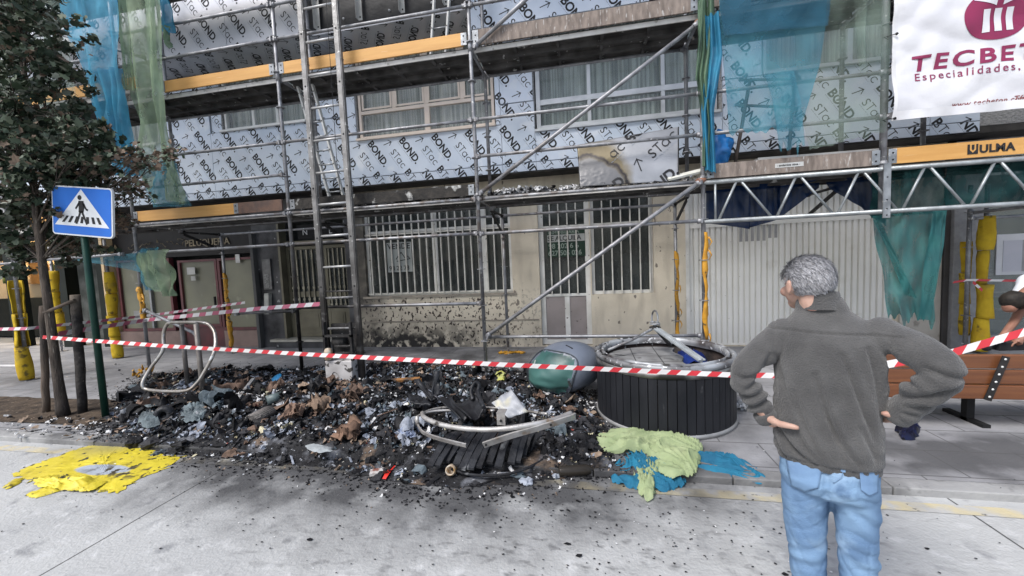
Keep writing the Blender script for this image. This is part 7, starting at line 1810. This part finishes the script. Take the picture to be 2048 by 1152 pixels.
CL = [  # clumps: sight position, depth offset, radius, share of leaves
 (30, 40, -.2, .50, 8), (-20, 150, .1, .6, 6), (60, 110, .2, .42, 6), (30, 200, -.3, .48, 8), (85, 160, -.1, .30, 4), (95, 90, .1, .22, 2.0), (70, 260, .1, .42, 7), (20, 300, -.2, .48, 8),
 (120, 240, -.2, .26, 3.2), (110, 300, .1, .33, 5), (160, 290, -.1, .26, 4), (60, 350, -.1, .42, 8), (205, 310, .0, .20, 2.6), (250, 322, .1, .17, 2.0), (285, 335, .05, .16, 1.6), (318, 325, .15, .12, .9), (345, 300, .2, .08, .35),
 (120, 355, .15, .34, 5), (180, 345, .2, .27, 3.6), (20, 400, .0, .42, 7), (80, 420, .15, .36, 6), (245, 375, .3, .20, 2.2), (285, 385, .3, .15, 1.2), (140, 440, .4, .30, 3.5), (30, 470, .1, .33, 4.5), (235, 425, .35, .16, 1.2), (255, 455, .4, .12, .7), (110, 490, .35, .27, 2.2), (60, 515, .2, .2, 1.3), (20, 545, .1, .14, .6), (170, 500, .4, .2, 1.2),
 (70, 10, .4, .3, 3), (-60, 60, .2, .7, 5), (-70, 300, .2, .7, 5), (-50, 450, .2, .5, 3), (0, -110, 0, .8, 6), (-120, -50, .2, .9, 5), (150, 245, .1, .14, .9), (140, 140, 0, .12, .6), (120, 60, .1, .12, .6)]
tips = []
for px, py, dy, r, w in CL:
    c = A3(px, py, dy); tips.append(c)
    zt_ = c.z-.4-.35*abs(c.x-tb0.x); j = min(range(nT), key=lambda i: abs(trunk[i].z-max(1.9, zt_))); s0 = trunk[j]
    mid = s0.lerp(c, .5)+Vector((U(-.06, .06), U(-.06, .06), U(.0, .12))); P = smoothp([s0, mid, c], 5); mb.tube(P, [max(.004, .018*(1-i/len(P))*min(1, .4+r)) for i in range(len(P))], 6)
    for k in range(int(4+w*2)):
        d = Vector((U(-1, 1), U(-1, 1), U(-.7, .9))).normalized()*r*U(.6, 1.0); s1 = P[random.randrange(len(P)//2, len(P))]; q = c+d
        mb.tube([s1, s1.lerp(q, .5)+Vector((0, 0, .03)), q], [.006, .004, .002], 4); 
mb.build('trunk', m_bark, TR)
m_lf = [pm('dark_leaf', (.042, .062, .036), (.024, .038, .024), 6, .6, spec=.4), pm('mid_leaf', (.105, .135, .085), (.065, .085, .055), 6, .6, spec=.4), pm('grey_leaf', (.17, .185, .145), (.11, .125, .095), 6, .6), pm('brown_leaf', (.19, .135, .095), (.115, .08, .055), 9, .8)]
mb = MB(); Wt = sum(c[4] for c in CL)
def leaf(c, s, mi):
    n = Vector((random.gauss(0, .6), random.gauss(-.25, .6), random.gauss(.5, .5))).normalized(); a = n.orthogonal().normalized(); a = Matrix.Rotation(U(0, 6.28), 3, n) @ a; b = n.cross(a); dr = U(.0, .35)
    sh = [(0, -.5), (.34, -.28), (.30, .0), (.50, .16), (.20, .22), (0, .58), (-.20, .22), (-.50, .16), (-.30, .0), (-.34, -.28)]
    V = [c+a*(x*s)+b*(y*s)-n*(abs(x)*s*dr)-n*(y*y*s*dr*.6) for x, y in sh]
    mb.add(V, [(0, 1, 2, 3, 4, 5), (0, 5, 6, 7, 8, 9)], mi)
NL = 12500
for px, py, dy, r, w in CL:
    c = A3(px, py, dy); nl = int(NL*w/Wt); brown = .10+.5*(1 if px > 220 else 0)+.25*(1 if (py > 400 and px > 100) else 0)
    subs = [c+Vector((random.gauss(0, .5), random.gauss(0, .5), random.gauss(0, .42)))*r for _ in range(max(3, int(nl/30)))]
    for k in range(nl):
        s0 = random.choice(subs); p = s0+Vector((random.gauss(0, .05), random.gauss(0, .05), random.gauss(0, .035)))
        mi = 3 if rnd() < brown else random.choices((0, 1, 2), (5, 4, 1.6))[0]
        leaf(p, U(.035, .105)*(1 if px < 220 else .7), mi)
mb.build('crown', m_lf, TR)
# stakes
def stake(px0, py0, px1, py1, label, r, mats):
    b = G(px0, py0, PAVE); t = A(px1, py1, b.y); mb = MB(); P = [b.lerp(t, k/8)+Vector((U(-.005, .005), U(-.005, .005), 0)) for k in range(9)]
    mb.tube(P, [r*(1+U(-.04, .04)) for _ in P], 12); return tag(mb.build('tree_stake', mats), label, 'stake', 'round wooden stakes beside the tree')
m_stk = pm('weathered_round_wood', (.14, .105, .08), (.07, .055, .042), 5, .9, 0, .6, 40, stretch=(3, 3, .5)); overlay(m_stk, lambda nt, x, y, z, pos: math_node(nt, 'MULTIPLY', step(nt, math_node(nt, 'ABSOLUTE', math_node(nt, 'SUBTRACT', z, 1.02)), .12, .4), .85), (.03, .025, .022))
m_stc = pm('charred_round_wood', (.022, .02, .02), (.05, .045, .042), 9, .85, 0, .8, 30, spots=((.22, .2, .18), 26, .70, .02)); overlay(m_stc, lambda nt, x, y, z, pos: step(nt, math_node(nt, 'MULTIPLY', math_node(nt, 'SUBTRACT', z, 1.22), -1), -.4, -.05), (.17, .14, .11))
stake(93, 826, 86, 612, 'brown round stake left of the slim tree trunk', .036, m_stk)
stake(166, 826, 150, 590, 'charred round stake between the tree trunk and green sign post', .045, m_stc)
mb = MB(); a = A(88, 626, 3.5); b = A(150, 600, 3.6); mb.tube([a, b], .02, 8); tag(mb.build('tree_tie_rail', m_stk), 'thin wooden cross rail joining the two tree stakes', 'rail')
